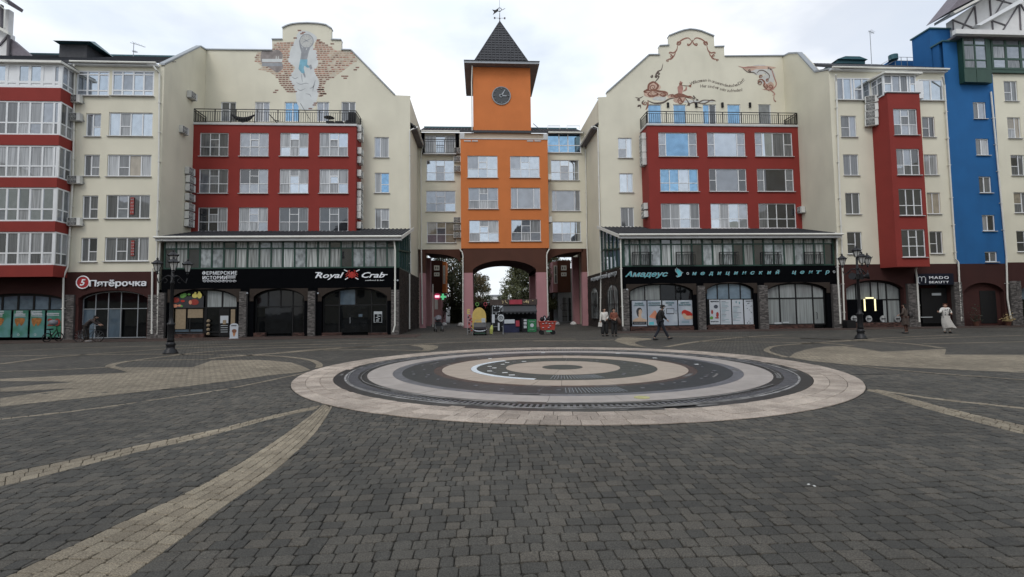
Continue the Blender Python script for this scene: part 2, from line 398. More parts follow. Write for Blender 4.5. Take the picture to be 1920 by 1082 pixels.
def ribbon(pts, w, y, mb, mi=0):
    """painted stroke: flat band along a polyline in XZ"""
    n = len(pts)
    if n < 2: return
    L, Rr = [], []
    for i in range(n):
        a, b = pts[max(0, i - 1)], pts[min(n - 1, i + 1)]; dx, dz = b[0] - a[0], b[1] - a[1]; l = sqrt(dx * dx + dz * dz) or 1
        ww = (w if not callable(w) else w(i / (n - 1))) / 2
        L.append((pts[i][0] - dz / l * ww, pts[i][1] + dx / l * ww)); Rr.append((pts[i][0] + dz / l * ww, pts[i][1] - dx / l * ww))
    lf = getattr(mb, 'lift', 0)
    if lf: mb.n = getattr(mb, 'n', 0) + 1; y -= lf * mb.n; mb.lift = 0
    for i in range(n - 1): mb.sheet_y([L[i], L[i + 1], Rr[i + 1], Rr[i]], y, mi)
    if lf: mb.lift = lf
def spline(pts, n=8, closed=False):
    out = []; m = len(pts)
    rng = range(m if closed else m - 1)
    for i in rng:
        p0 = pts[(i - 1) % m] if closed else pts[max(0, i - 1)]; p1 = pts[i]; p2 = pts[(i + 1) % m]; p3 = pts[(i + 2) % m] if closed else pts[min(m - 1, i + 2)]
        for k in range(n):
            t = k / n
            out.append(tuple(.5 * ((2 * p1[d]) + (-p0[d] + p2[d]) * t + (2 * p0[d] - 5 * p1[d] + 4 * p2[d] - p3[d]) * t * t + (-p0[d] + 3 * p1[d] - 3 * p2[d] + p3[d]) * t ** 3) for d in range(2)))
    if not closed: out.append(pts[-1])
    return out
# ================================================================ GROUND
import numpy as np
def paving_mat(name, c1, c2, c3, mortar, bw=.15, rh=.142, ms=.008, attr=False, rough=.75):
    m = bpy.data.materials.new(name); m.use_nodes = True; t = m.node_tree; b = t.nodes['Principled BSDF']; b.inputs['Roughness'].default_value = rough
    b.inputs['Specular IOR Level'].default_value = .35
    tcn = N(t, 'ShaderNodeTexCoord')
    big = N(t, 'ShaderNodeTexNoise'); big.inputs['Scale'].default_value = .35; big.inputs['Detail'].default_value = 5; t.links.new(tcn.outputs['Object'], big.inputs['Vector'])
    sp = N(t, 'ShaderNodeTexNoise'); sp.inputs['Scale'].default_value = 95; sp.inputs['Detail'].default_value = 3; t.links.new(tcn.outputs['Object'], sp.inputs['Vector'])
    st = N(t, 'ShaderNodeTexNoise'); st.inputs['Scale'].default_value = 2.6; st.inputs['Detail'].default_value = 6; st.inputs['Roughness'].default_value = .7; t.links.new(tcn.outputs['Object'], st.inputs['Vector'])
    if attr:
        at = N(t, 'ShaderNodeAttribute', attribute_name='tone'); rr = N(t, 'ShaderNodeValToRGB'); e = rr.color_ramp.elements
        e[0].color = (*c1, 1); e[1].color = (*c3, 1); k = e.new(.5); k.color = (*c2, 1); t.links.new(at.outputs['Fac'], rr.inputs[0]); colr = rr.outputs[0]; hgt = None
    else:
        br = N(t, 'ShaderNodeTexBrick'); br.inputs['Color1'].default_value = (*c1, 1); br.inputs['Color2'].default_value = (*c3, 1); br.inputs['Mortar'].default_value = (*mortar, 1)
        br.inputs['Scale'].default_value = 1; br.inputs['Mortar Size'].default_value = ms; br.inputs['Brick Width'].default_value = bw; br.inputs['Row Height'].default_value = rh; br.inputs['Mortar Smooth'].default_value = .3
        t.links.new(tcn.outputs['Object'], br.inputs['Vector']); colr = br.outputs['Color']; hgt = br.outputs['Fac']
    fac = None
    for nd, lo, hi, a, c in ((big, .35, .65, .80, 1.20), (st, .35, .7, .80, 1.18), (sp, .3, .72, .45, 1.75)):
        r = N(t, 'ShaderNodeMapRange'); r.inputs['From Min'].default_value = lo; r.inputs['From Max'].default_value = hi; r.inputs['To Min'].default_value = a; r.inputs['To Max'].default_value = c
        t.links.new(nd.outputs[0], r.inputs[0])
        if fac is None: fac = r.outputs[0]
        else:
            mm = N(t, 'ShaderNodeMath', operation='MULTIPLY'); t.links.new(fac, mm.inputs[0]); t.links.new(r.outputs[0], mm.inputs[1]); fac = mm.outputs[0]
    vm = N(t, 'ShaderNodeVectorMath', operation='SCALE'); t.links.new(colr, vm.inputs[0]); t.links.new(fac, vm.inputs['Scale']); t.links.new(vm.outputs[0], b.inputs['Base Color'])
    bp = N(t, 'ShaderNodeBump'); bp.inputs['Strength'].default_value = .5; bp.inputs['Distance'].default_value = .004; t.links.new(sp.outputs[0], bp.inputs['Height'])
    if hgt is not None:
        b2 = N(t, 'ShaderNodeBump', invert=True); b2.inputs['Strength'].default_value = .8; b2.inputs['Distance'].default_value = .006
        t.links.new(hgt, b2.inputs['Height']); t.links.new(bp.outputs[0], b2.inputs['Normal']); t.links.new(b2.outputs[0], b.inputs['Normal'])
    else: t.links.new(bp.outputs[0], b.inputs['Normal'])
    return m
D1, D2, D3 = (.043, .041, .036), (.059, .055, .047), (.080, .071, .058)
B1, B2, B3 = (.17, .142, .103), (.20, .168, .122), (.235, .20, .146)
T1, T2, T3 = (.27, .225, .185), (.33, .275, .23), (.39, .33, .275)
M['dpav'] = paving_mat('dark_paver', D1, D2, D3, None, attr=True)
M['bpav'] = paving_mat('beige_paver', B1, B2, B3, None, attr=True)
M['tpav'] = paving_mat('pink_beige_tile', T1, T2, T3, None, attr=True, rough=.6)
M['dfar'] = paving_mat('dark_paving', D1, D2, D3, (.018, .017, .015), ms=.011)
M['bfar'] = paving_mat('beige_paving', B1, B2, B3, (.08, .066, .05))
M['pvmt'] = paving_mat('red_brown_paving', (.052, .034, .028), (.06, .04, .03), (.068, .046, .038), (.02, .015, .012))
M['bed'] = mat('joint_sand', (.016, .014, .011), .95, var=.3, scale=8)
M['asph'] = mat('asphalt', (.05, .05, .05), .9, var=.1, scale=.5)

gr = MB().box(-400, 400, -200, 900, -1.0, -.05).build('ground', M['asph']); tag(gr, 'grey ground running out beyond the gateway and houses', kind='structure')
NX, NY = 15.5, 12.0
pz = MB()
for x0, x1, y0, y1 in ((-40, -NX, -40, 60), (NX, 46, -40, 60), (-NX, NX, -40, .8), (-NX, NX, NY, 60)):
    pz.add([(x0, y0, 0), (x1, y0, 0), (x1, y1, 0), (x0, y1, 0)], [(0, 1, 2, 3)])
plaza = pz.build('plaza_paving', M['dfar']); tag(plaza, 'square paved in small dark grey concrete blocks with beige curves', kind='structure')
MB().add([(-NX, .8, -.016), (NX, .8, -.016), (NX, NY, -.016), (-NX, NY, -.016)], [(0, 1, 2, 3)]).build('joint_bed', M['bed'], plaza)

FC = G(1054.5, 689.3); FR = 7.165
def g(*pts): return [G(x, y) for x, y in pts]
S1u = g((605, 758), (585, 776), (512, 829), (384, 906), (256, 966), (128, 1026), (8, 1082)); S1l = g((623, 759), (621, 767), (587, 816), (512, 885), (427, 944.5), (341.6, 1008.6), (239, 1082))
def ext(l): a, b = l[-2], l[-1]; l.append((b[0] + (b[0] - a[0]) * .6, b[1] + (b[1] - a[1]) * .6)); return l
ext(S1u); ext(S1l)
S2u = g((600, 760), (512, 778), (405.6, 804.5), (256, 835.6), (128, 863), (0, 888)); S2l = g((593.5, 766.5), (512, 784.5), (405.6, 814), (256, 848), (128, 880.5), (0, 912.5)); ext(S2u); ext(S2l)
R1u = g((1627, 729.5), (1666, 736), (1719, 750), (1806, 772), (1920, 797.4)); R1l = g((1623, 731.5), (1653, 739), (1719, 761), (1806, 785), (1920, 813.8)); ext(R1u); ext(R1l)
S3c = g((583, 697), (534, 707.5), (427, 729), (299, 748), (149, 769.4), (0, 785.7)); ext(S3c)
R2c = g((1640, 731), (1675, 736), (1762.5, 748.6), (1920, 765)); ext(R2c)
def offset_line(c, w):
    L, Rr = [], []
    for i in range(len(c)):
        a, b = c[max(0, i - 1)], c[min(len(c) - 1, i + 1)]; dx, dy = b[0] - a[0], b[1] - a[1]; l = sqrt(dx * dx + dy * dy) or 1
        L.append((c[i][0] - dy / l * w / 2, c[i][1] + dx / l * w / 2)); Rr.append((c[i][0] + dy / l * w / 2, c[i][1] - dx / l * w / 2))
    return L, Rr
stripes = []
for u, l, lanes in ((S1u, S1l, 5), (S2u, S2l, 3), (R1u, R1l, 4)): stripes.append((spline(u, 6), spline(l, 6), lanes))
for c, w in ((S3c, .12), (R2c, .17)):
    L, Rr = offset_line(spline(c, 6), w); stripes.append((L, Rr, 1))
def sdf_poly(poly, pts):
    p = np.array(pts)[:, None, :]; a = np.array(poly)[None]; b = np.roll(a, -1, 1); ab = b - a; ap = p - a
    t = np.clip((ap * ab).sum(2) / np.maximum((ab * ab).sum(2), 1e-12), 0, 1); d = np.sqrt(((ap - ab * t[..., None]) ** 2).sum(2)).min(1)
    cr = ((a[..., 1] > p[..., 1]) != (b[..., 1] > p[..., 1])) & (p[..., 0] < (b[..., 0] - a[..., 0]) * (p[..., 1] - a[..., 1]) / (b[..., 1] - a[..., 1] + 1e-15) + a[..., 0])
    ins = cr.sum(1) % 2 == 1
    return np.where(ins, -d, d)
def clip(poly, val):
    out = []
    for i in range(len(poly)):
        j = (i + 1) % len(poly); a, b = val[i], val[j]
        if a > 0: out.append(poly[i])
        if (a > 0) != (b > 0): t = a / (a - b); out.append((poly[i][0] + (poly[j][0] - poly[i][0]) * t, poly[i][1] + (poly[j][1] - poly[i][1]) * t))
    return out
rng = random.Random(11)
def seen(x, y, mx=90, my=1150):
    v = Vector((x, y, 0)) - CAM; z = v.dot(fwd)
    if z < .3: return False
    px, py = CX + F * v.dot(RT) / z, CY - F * v.dot(UP) / z
    return -mx < px < 1920 + mx and py < my
polys = []          # (polygon, kind)
def rect8(x0, x1, y0, y1, c=.016):
    r = [rng.uniform(.6, 1.5) * c for _ in range(4)]; j = lambda: rng.uniform(-.003, .003)
    return [(x0 + r[0], y0 + j()), (x1 - r[1], y0 + j()), (x1 + j(), y0 + r[1]), (x1 + j(), y1 - r[2]), (x1 - r[2], y1 + j()), (x0 + r[3], y1 + j()), (x0 + j(), y1 - r[3]), (x0 + j(), y0 + r[0])]
raw = []
y = 1.7; row = 0
while y < NY:                      # rows with a continuous joint every 31 cm, split unevenly between
    h = .142; k0 = int((-1.2 * y - 2) / .28)
    off = rng.choice((0, 0, 0, .05, .09, .14)) + rng.uniform(-.006, .006)
    for k in range(k0, int((1.2 * y + 2) / .28) + 1):
        x = k * .28 + off
        for w in rng.choice(((.14, .14), (.14, .14), (.10, .18), (.18, .10), (.12, .16))):
            if seen(x + w / 2, y + h / 2) and abs(x) < NX - .4: raw.append((rect8(x, x + w, y, min(y + h, NY)), 1))
            x += w
    y += h; row += 1
def warp(p): x, y = p; return (x + .022 * sin(1.1 * y + .5 * x) + .010 * sin(3.1 * y + 1), y + .030 * sin(.8 * x + .3 * y) + .012 * sin(2.7 * x + 1.9 * y))
raw = [([warp(p) for p in q], s_) for q, s_ in raw]
allp = [p for q, _ in raw for p in q]
A = np.array(allp); fields = [np.hypot(A[:, 0] - FC[0], A[:, 1] - FC[1]) - FR - .004]
for u, l, lanes in stripes: fields.append(sdf_poly(u + l[::-1], allp))
k = 0
for q, side in raw:
    n = len(q); poly = q
    vals = [f[k:k + n] for f in fields]
    k += n
    if any((v <= 0).all() for v in vals): continue
    for v in vals:
        if (v > 0).all(): continue
        if poly is q: poly = clip(q, v)
        else:       # second cut: recompute by nearest original values
            vv = []
            for p in poly:
                d = [(p[0] - a[0]) ** 2 + (p[1] - a[1]) ** 2 + 1e-9 for a in q]; wts = [1 / e ** 2 for e in d]; vv.append(sum(w_ * x_ for w_, x_ in zip(wts, v)) / sum(wts))
            poly = clip(poly, vv)
    if len(poly) >= 3:
        ar = abs(sum(poly[i][0] * poly[(i + 1) % len(poly)][1] - poly[(i + 1) % len(poly)][0] * poly[i][1] for i in range(len(poly)))) / 2
        if ar > .0012: polys.append((poly, 'd'))
def at_len(line, s):
    for i in range(len(line) - 1):
        a, b = line[i], line[i + 1]; l = sqrt((b[0] - a[0]) ** 2 + (b[1] - a[1]) ** 2)
        if s <= l or i == len(line) - 2: t = s / max(l, 1e-9); return (a[0] + (b[0] - a[0]) * t, a[1] + (b[1] - a[1]) * t)
        s -= l
def length(line): return sum(sqrt((line[i + 1][0] - line[i][0]) ** 2 + (line[i + 1][1] - line[i][1]) ** 2) for i in range(len(line) - 1))
far_beige = MB()
for u, l, lanes in stripes:
    lu, ll = length(u), length(l); Ls = (lu + ll) / 2
    def pt(f, c): a, b = at_len(u, f * lu), at_len(l, f * ll); return (a[0] + (b[0] - a[0]) * c, a[1] + (b[1] - a[1]) * c)
    for la in range(lanes):
        s = rng.uniform(-.15, 0)
        while s < Ls:
            w = rng.choice((.12, .155, .18, .21)); f0, f1 = max(0, s / Ls), min(1, (s + w) / Ls); s += w
            if f1 <= f0: continue
            q = [pt(f0, la / lanes), pt(f1, la / lanes), pt(f1, (la + 1) / lanes), pt(f0, (la + 1) / lanes)]
            cx, cy = sum(p[0] for p in q) / 4, sum(p[1] for p in q) / 4
            if cy > NY - .05 or not seen(cx, cy) or sqrt((cx - FC[0]) ** 2 + (cy - FC[1]) ** 2) < FR + .03: continue
            r = []
            for i in range(4):
                a, b, c = q[i - 1], q[i], q[(i + 1) % 4]
                for e in (a, c): r.append((b[0] + (e[0] - b[0]) * .1, b[1] + (e[1] - b[1]) * .1))
            polys.append((r, 'b'))
    for i in range(len(u) - 1):
        if min(u[i][1], l[i][1], u[i + 1][1], l[i + 1][1]) > NY - .6:
            q = [u[i], u[i + 1], l[i + 1], l[i]]; q = clip(q, [p[1] - NY for p in q])
            if len(q) > 2: far_beige.add([(p[0], p[1], .004) for p in q], [tuple(range(len(q)))])
def paver_geo(poly, gap, ch, top, bot, mb, tilt=.002):
    n = len(poly); cx, cy = sum(p[0] for p in poly) / n, sum(p[1] for p in poly) / n
    dz, ax, ay = rng.gauss(0, tilt), rng.gauss(0, .008), rng.gauss(0, .008)
    def ins(p, d):
        l = sqrt((p[0] - cx) ** 2 + (p[1] - cy) ** 2); k_ = max(.2, 1 - d / max(l, .02)); return (cx + (p[0] - cx) * k_, cy + (p[1] - cy) * k_)
    V = []
    for d, z in ((gap + ch, top), (gap + ch * .25, top - ch * .6), (gap, bot)):
        for p in poly:
            a, b = ins(p, d); V.append((a, b, z + (dz + (a - cx) * ax + (b - cy) * ay if z > bot else 0)))
    fs = [tuple(range(n))] + [(n + i, n + (i + 1) % n, (i + 1) % n, i) for i in range(n)] + [(2 * n + i, 2 * n + (i + 1) % n, n + (i + 1) % n, n + i) for i in range(n)]
    # keep the top facing up
    s_ = sum(poly[i][0] * poly[(i + 1) % n][1] - poly[(i + 1) % n][0] * poly[i][1] for i in range(n))
    if s_ < 0: fs = [tuple(reversed(f)) for f in fs]
    mb.add(V, fs); return len(fs)
def set_tone(me, tones):
    a = me.attributes.new('tone', 'FLOAT', 'FACE'); a.data.foreach_set('value', tones)
def dist_key(item): q = item[0]; return sum(p[1] for p in q) / len(q) + abs(sum(p[0] for p in q) / len(q)) * .12
def infr(q): cx, cy = sum(p[0] for p in q) / len(q), sum(p[1] for p in q) / len(q); return seen(cx, cy, -5, 1076)
polys.sort(key=dist_key)
solo, rest = [], []
for it in polys: (solo if len(solo) < 300 and infr(it[0]) else rest).append(it)
for q, kd in solo:
    b = MB(); n = paver_geo(q, .002, .008, 0, -.016, b); me = b.mesh('paver', M['dpav' if kd == 'd' else 'bpav']); set_tone(me, [rng.random()] * n)
    link(bpy.data.objects.new('paver', me), plaza)
b = MB(); tones = []
for q, kd in rest:
    s0 = len(b.f); n = paver_geo(q, .002, .008, 0, -.016, b); tones += [rng.random()] * n
    if kd == 'b': b.m[s0:] = [1] * n
pv = b.build('paving_blocks', [M['dpav'], M['bpav']], plaza); set_tone(pv.data, tones); pv['kind'] = 'stuff'

# beige inlays farther off (sheets 4 mm up)
def inlay(pts, z=.004, mb=far_beige): mb.add([(x, y, z) for x, y in pts], [tuple(range(len(pts)))])
inl = MB()
def inlay_px(px, n=5, z=.004, smooth=True):
    p = g(*px); inlay(spline(p, n, True) if smooth else p, z, inl)
def line_px(px, w, z=.008, n=6):
    c = spline(g(*px), n); L, Rr = offset_line(c, w)
    for i in range(len(c) - 1): inl.add([(*L[i], z), (*Rr[i], z), (*Rr[i + 1], z), (*L[i + 1], z)], [(0, 1, 2, 3)])
def poly_fill(px, z=.004): inlay(g(*px), z, inl)
poly_fill([(583, 694), (570, 688), (546.7, 680), (516, 677), (483, 675), (433, 675), (397, 676), (378, 683), (360, 689), (300, 689), (233, 689), (240, 693), (247, 698), (200, 700.5), (150, 703), (0, 711), (0, 715), (80, 715), (146, 716.5), (80, 721), (0, 728), (0, 735), (70, 732), (143, 728), (70, 737), (0, 747), (0, 763), (149, 747.5), (299, 731), (427, 715), (500, 704.5), (560, 698.5)])
line_px([(597, 690), (598, 683), (580, 675), (533, 669), (480, 666.7), (410, 666)], .20)
line_px([(253, 699), (230, 692), (207, 687.5), (218, 682), (253, 676), (317, 668), (366, 662), (433, 656.7), (533, 652), (640, 651)], .26)
line_px([(393, 673), (433, 669), (533, 661.7), (640, 653), (700, 649.8)], .36)
line_px([(0, 683), (60, 675), (100, 670), (233, 660), (367, 652), (640, 645), (724, 643)], .30)
line_px([(0, 668), (200, 665), (320, 664.5), (400, 665.7)], .20)
line_px([(0, 697), (100, 694), (207, 689)], .16)
line_px([(0, 660), (133, 653), (300, 649), (467, 645), (633, 640), (800, 636.5), (1000, 635), (1080, 634.5)], .22)
line_px([(520, 662), (607, 654), (680, 650.5), (760, 646.5), (900, 641), (1080, 637.8)], .3)
line_px([(233, 677.5), (300, 675.5), (390, 674.5)], .14)
line_px([(607, 657), (700, 656), (806, 658)], .2)
poly_fill([(768, 648), (790, 646.2), (812, 647), (822, 649), (821, 653), (812, 656.5), (790, 659), (795, 654), (785, 650)])
poly_fill([(1479, 670), (1490, 662), (1513, 655), (1544, 650), (1583, 649), (1620, 654), (1653, 659.5), (1697, 658), (1756, 655), (1773, 654.5), (1774, 657), (1771, 665), (1850, 665.3), (1990, 665.5), (1990, 704), (1920, 699), (1839, 695.6), (1762.5, 692), (1653, 687), (1576.6, 682.5), (1520, 677)])
line_px([(1555, 680), (1653, 691), (1762, 701), (1920, 712.7), (2000, 719)], .12)
line_px([(1476.6, 670.5), (1445, 661.5), (1438.5, 655), (1463, 648), (1553, 642), (1640, 637)], .2)
line_px([(1500, 634.4), (1587.5, 637.7), (1697, 644), (1767, 653)], .28)
line_px([(1500, 645), (1587, 639), (1697, 632), (1800, 628)], .25)
line_px([(1730, 645), (1920, 641), (2000, 640)], .22)
line_px([(1248, 651), (1311, 640.5), (1400, 632), (1470, 628)], .28)
line_px([(1150, 629.5), (1221, 631.5), (1418, 632.4), (1597, 637.8)], .25)
line_px([(1311, 640.5), (1508, 642.7), (1560, 645), (1600, 649)], .22)
line_px([(1600, 640), (1760, 634), (1990, 627)], .2)
poly_fill([(1152, 639), (1158, 634.5), (1167.5, 632), (1185, 632.5), (1221, 635), (1221, 637), (1200, 639), (1190, 642), (1192, 645), (1202, 648.5), (1215, 651.5), (1181, 648), (1162, 643)])
line_px([(1000, 640), (1100, 639.2), (1150, 637.5)], .25)
inl.add([(v[0], v[1], v[2]) for v in far_beige.v], far_beige.f)
inl.build('beige_inlay', M['bfar'], plaza)
# red brown footway along the shops and grey passage floor
pm = MB(); pm.add([(-40, 31.3, .012), (-3.9, 31.3, .012), (-3.9, 34.58, .012), (-40, 34.58, .012)], [(0, 1, 2, 3)]); pm.add([(8.6, 32.2, .012), (46, 32.2, .012), (46, 34.58, .012), (8.6, 34.58, .012)], [(0, 1, 2, 3)])
for x0, x1, y0, y1 in ((-40, -3.9, 31.25, 31.3), (8.6, 46, 32.15, 32.2)): pm.box(x0, x1, y0, y1, 0, .02)
fw = pm.build('footway', M['pvmt']); tag(fw, 'red brown paved strip along the foot of the shop fronts', kind='structure')
# ================================================================ FOUNTAIN (flat rings let into the square)
fx, fy = FC
fount = thing('dry_fountain', 'large round pavement fountain of dark and beige concentric rings', 'fountain', (fx, fy, 0)); fount.scale = (.985, .985, 1)
M['fdark'] = mat('wet_dark_stone', (.019, .018, .017), .35, var=.3, scale=3, bump=.3, bscale=20)
M['fslate'] = mat('slate_ring', (.015, .018, .019), .4, var=.25, scale=4, bump=.3, bscale=25)
M['folive'] = mat('olive_grey_ring', (.036, .038, .030), .6, var=.2, scale=4, bump=.3, bscale=25)
M['frust'] = mat('rusty_brown_ring', (.050, .028, .020), .5, var=.5, scale=6, bump=.3)
M['fblue'] = mat('damp_bluish_stone', (.11, .11, .12), .4, var=.25, scale=5)
M['fpink'] = mat('pale_pink_slab', (.32, .285, .26), .55, var=.10, scale=3, bump=.2, rnd=.05)
M['fbeige'] = mat('beige_slab', (.34, .28, .225), .6, var=.08, scale=3, bump=.2, rnd=.05)
M['line'] = mat('pale_hose', (.22, .215, .21), .6, var=.6, scale=3)
M['lgt'] = mat('white_edge', (.60, .66, .70), .4, var=.15, scale=8)  # bluish white for the raised arc on the olive ring's outer edge
M['yel'] = mat('yellow_cover', (.36, .34, .15), .6, var=.2, scale=10)
def ring(r0_, r1_, z0, z1, mk, name, n=120, a0=0, a1=2 * pi):
    b = MB(); full = abs(a1 - a0 - 2 * pi) < 1e-6
    for i in range(n):
        t0, t1 = a0 + (a1 - a0) * i / n, a0 + (a1 - a0) * (i + 1) / n
        q = [(r * cos(t), r * sin(t)) for r, t in ((r0_, t0), (r1_, t0), (r1_, t1), (r0_, t1))]
        b.add([(x, y, z1) for x, y in q] + [(x, y, z0) for x, y in q], [(0, 1, 2, 3), (1, 5, 6, 2), (4, 0, 3, 7)] if r0_ > 0 else [(1, 2, 0), (1, 5, 6, 2)])
    if not full:
        pass
    return b.build(name, M[mk], fount)
def slab_ring(r0_, r1_, n, mk, z, off=0, name='slab'):
    me = None; t0, t1 = 0, 2 * pi / n; gp = .004
    b = MB(); k = 5; pts = [(r1_, t0 + gp / r1_ + (t1 - t0 - 2 * gp / r1_) * i / k) for i in range(k + 1)] + [(r0_, t1 - gp / max(r0_, .3) - (t1 - t0 - 2 * gp / max(r0_, .3)) * i / k) for i in range(k + 1)]
    b.prism_z([(r * cos(t), r * sin(t)) for r, t in pts], .001, z); me = b.mesh(name, M[mk])
    for i in range(n):
        o = bpy.data.objects.new(name, me); o.rotation_euler = (0, 0, off + i * 2 * pi / n); o.location = (0, 0, rng.uniform(-.0015, .0015)); link(o, fount)
ring(0, .585, 0, .016, 'folive', 'centre_disc')
slab_ring(.59, 1.65, 16, 'fbeige', .015, .1)
ring(1.655, 2.66, 0, .012, 'folive', 'olive_ring')
slab_ring(2.67, 3.48, 32, 'fbeige', .015, .03)
ring(3.485, 3.71, 0, .010, 'frust', 'rusty_ring')
ring(3.713, 4.57, 0, .012, 'fslate', 'slate_ring')
ring(4.573, 4.82, 0, .013, 'fblue', 'damp_ring')
slab_ring(4.825, 5.48, 24, 'fpink', .015, .05)
ring(5.485, 5.70, 0, .011, 'fdark', 'dark_stone_ring')
ring(5.70, 6.00, 0, .004, 'bed', 'drain_channel')
ring(6.00, 6.05, 0, .018, 'line', 'drain_kerb')
ring(6.05, 6.30, 0, .010, 'fdark', 'dark_edge_ring')
M['stainw'] = mat('lime_stain', (.12, .115, .11), .6, var=.4, scale=5)
for i_ in range(26):
    t = rng.uniform(0, 2 * pi); r_ = rng.choice((6.17, 5.6, 4.7, 4.2, 3.6)); ww = rng.uniform(.03, .07); ring(r_ - ww, r_ + ww, .012, .0145, 'stainw', 'lime_mark', 8, t, t + rng.uniform(.05, .22))
bb = MB(); nb = 330
for i in range(nb):
    t = 2 * pi * i / nb; c_, s_ = cos(t), sin(t); w = .026
    q = [(5.705 * c_ + s_ * w, 5.705 * s_ - c_ * w), (5.995 * c_ + s_ * w, 5.995 * s_ - c_ * w), (5.995 * c_ - s_ * w, 5.995 * s_ + c_ * w), (5.705 * c_ - s_ * w, 5.705 * s_ + c_ * w)]
    bb.prism_z(q, .005, .014)
gt = bb.build('drain_grate', M['fblue'], fount); gt['kind'] = 'stuff'
hose = MB()
for r_, ph in ((5.98, 0), (5.62, 1.3)):
    for a0, a1 in ((2.2, 4.4), (-.6, .75), (4.5, 5.5)):
        hose.tube([((r_ + .035 * sin(9 * t + ph)) * cos(t), (r_ + .035 * sin(9 * t + ph)) * sin(t), .026) for t in [a0 + (a1 - a0) * k_ / 60 for k_ in range(61)]], .009, 5)
hose.build('hose', M['line'], fount)
ring(2.50, 2.66, .012, .022, 'lgt', 'white_edge_strip', 40, radians(128), radians(246))
# jets / lights let into the dark rings
nzb = MB(); nzb.lathe([(.038, 0), (.038, .008), (.026, .011), (.01, .011)], n=10); nme = nzb.mesh('nozzle', M['fblue'])
for r_, cnt in ((2.2, 14), (4.1, 34)):
    for i in range(cnt):
        t = 2 * pi * i / cnt + rng.uniform(-.05, .05)
        for dd in ((0,) if rng.random() < .4 else (-.05, .05)):
            o = bpy.data.objects.new('nozzle', nme); rr_ = r_ + rng.uniform(-.2, .2); o.location = (rr_ * cos(t + dd), rr_ * sin(t + dd), .012); o.scale = (rng.uniform(.8, 1.6),) * 2 + (1,); link(o, fount)
M['plate'] = mat('pale_plate', (.62, .64, .64), .5, var=.15)
for px, py in ((916, 688), (925, 691), (916, 697), (945, 700), (958, 704.6), (949.6, 680.7), (941, 684), (981.5, 678.6), (917, 673), (1018, 661.6), (1230, 672), (1310, 684), (1160, 663)):
    x, y = G(px, py); w = rng.uniform(.05, .085); o = MB().box(-w, w, -.05, .05, 0, .008).build('light_plate', M['plate'], fount); o.location = (x - fx, y - fy, .013); o.rotation_euler.z = rng.uniform(-.3, .3)
for r_ in (4.15, 2.15):     # short barred covers facing the camera
    cv = MB()
    for i in range(17):
        t = radians(270) + (i - 8) * .018 * (4.15 / r_); cv.tube([((r_ - .3) * cos(t), (r_ - .3) * sin(t), .018), ((r_ + .3) * cos(t), (r_ + .3) * sin(t), .018)], .008, 4)
    cv.build('barred_cover', M['metalg'], fount)
for r0_, r1_, n_ in ((1.66, 2.66, 24), (3.72, 4.56, 40), (4.58, 4.81, 40), (5.49, 5.69, 60), (6.06, 6.29, 72)):
    jb = MB()
    for i in range(n_): t = 2 * pi * i / n_ + .04; w = .006; c_, s_ = cos(t), sin(t); jb.add([(r0_ * c_ + s_ * w, r0_ * s_ - c_ * w, .0145), (r1_ * c_ + s_ * w, r1_ * s_ - c_ * w, .0145), (r1_ * c_ - s_ * w, r1_ * s_ + c_ * w, .0145), (r0_ * c_ - s_ * w, r0_ * s_ + c_ * w, .0145)], [(0, 1, 2, 3)])
    jo = jb.build('joint_line', M['stainw'] if r0_ > 4.6 else M['fblue'], fount); jo['kind'] = 'stuff'
hx, hy = G(1207, 748.5)
cvr = MB().lathe([(.15, 0), (.15, .012), (.13, .017), (.01, .017)], n=20).build('round_cover', M['yel'], fount); cvr.location = (hx - fx, hy - fy, .012)
# outer ring of pinkish tiles: three staggered courses, each tile a part, the rest of them joined
tiles = []
rads = [6.31, 6.62, 6.95, 7.27]
for c_ in range(3):
    a = rng.uniform(0, .1); end = a + 2 * pi; rr_ = rads[c_ + 1]
    while a < end - .02:
        w = rng.choice((.22, .32, .32, .42)) / rr_; b2 = min(a + w, end)
        if end - b2 < .02: b2 = end
        tiles.append((c_, a, b2)); a = b2
def tq(t):
    c_, a, b2 = t; r0_, r1_ = rads[c_], rads[c_ + 1]; j = lambda: rng.uniform(-.006, .006)
    if c_ == 0 and rng.random() < .04: r0_ -= .10
    return [(r0_ * cos(a), r0_ * sin(a)), ((r1_ + j()) * cos(a), (r1_ + j()) * sin(a)), (r1_ * cos((a + b2) / 2), r1_ * sin((a + b2) / 2)), ((r1_ + j()) * cos(b2), (r1_ + j()) * sin(b2)), (r0_ * cos(b2), r0_ * sin(b2)), (r0_ * cos((a + b2) / 2), r0_ * sin((a + b2) / 2))]
ring(6.31, 7.275, -.01, .002, 'bed', 'tile_bed')
tiles.sort(key=lambda t: sin((t[1] + t[2]) / 2) * rads[t[0]])
rb = MB(); tn = []
for k_, t in enumerate(tiles):
    q = tq(t)
    if k_ < 290:
        b = MB(); n = paver_geo(q, .004, .006, .016, .001, b, .0012); me = b.mesh('tile', M['tpav']); set_tone(me, [rng.random()] * n); link(bpy.data.objects.new('tile', me), fount)
    else: n = paver_geo(q, .004, .006, .016, .001, rb, .0012); tn += [rng.random()] * n
o = rb.build('far_tiles', M['tpav'], fount); set_tone(o.data, tn); o['kind'] = 'stuff'
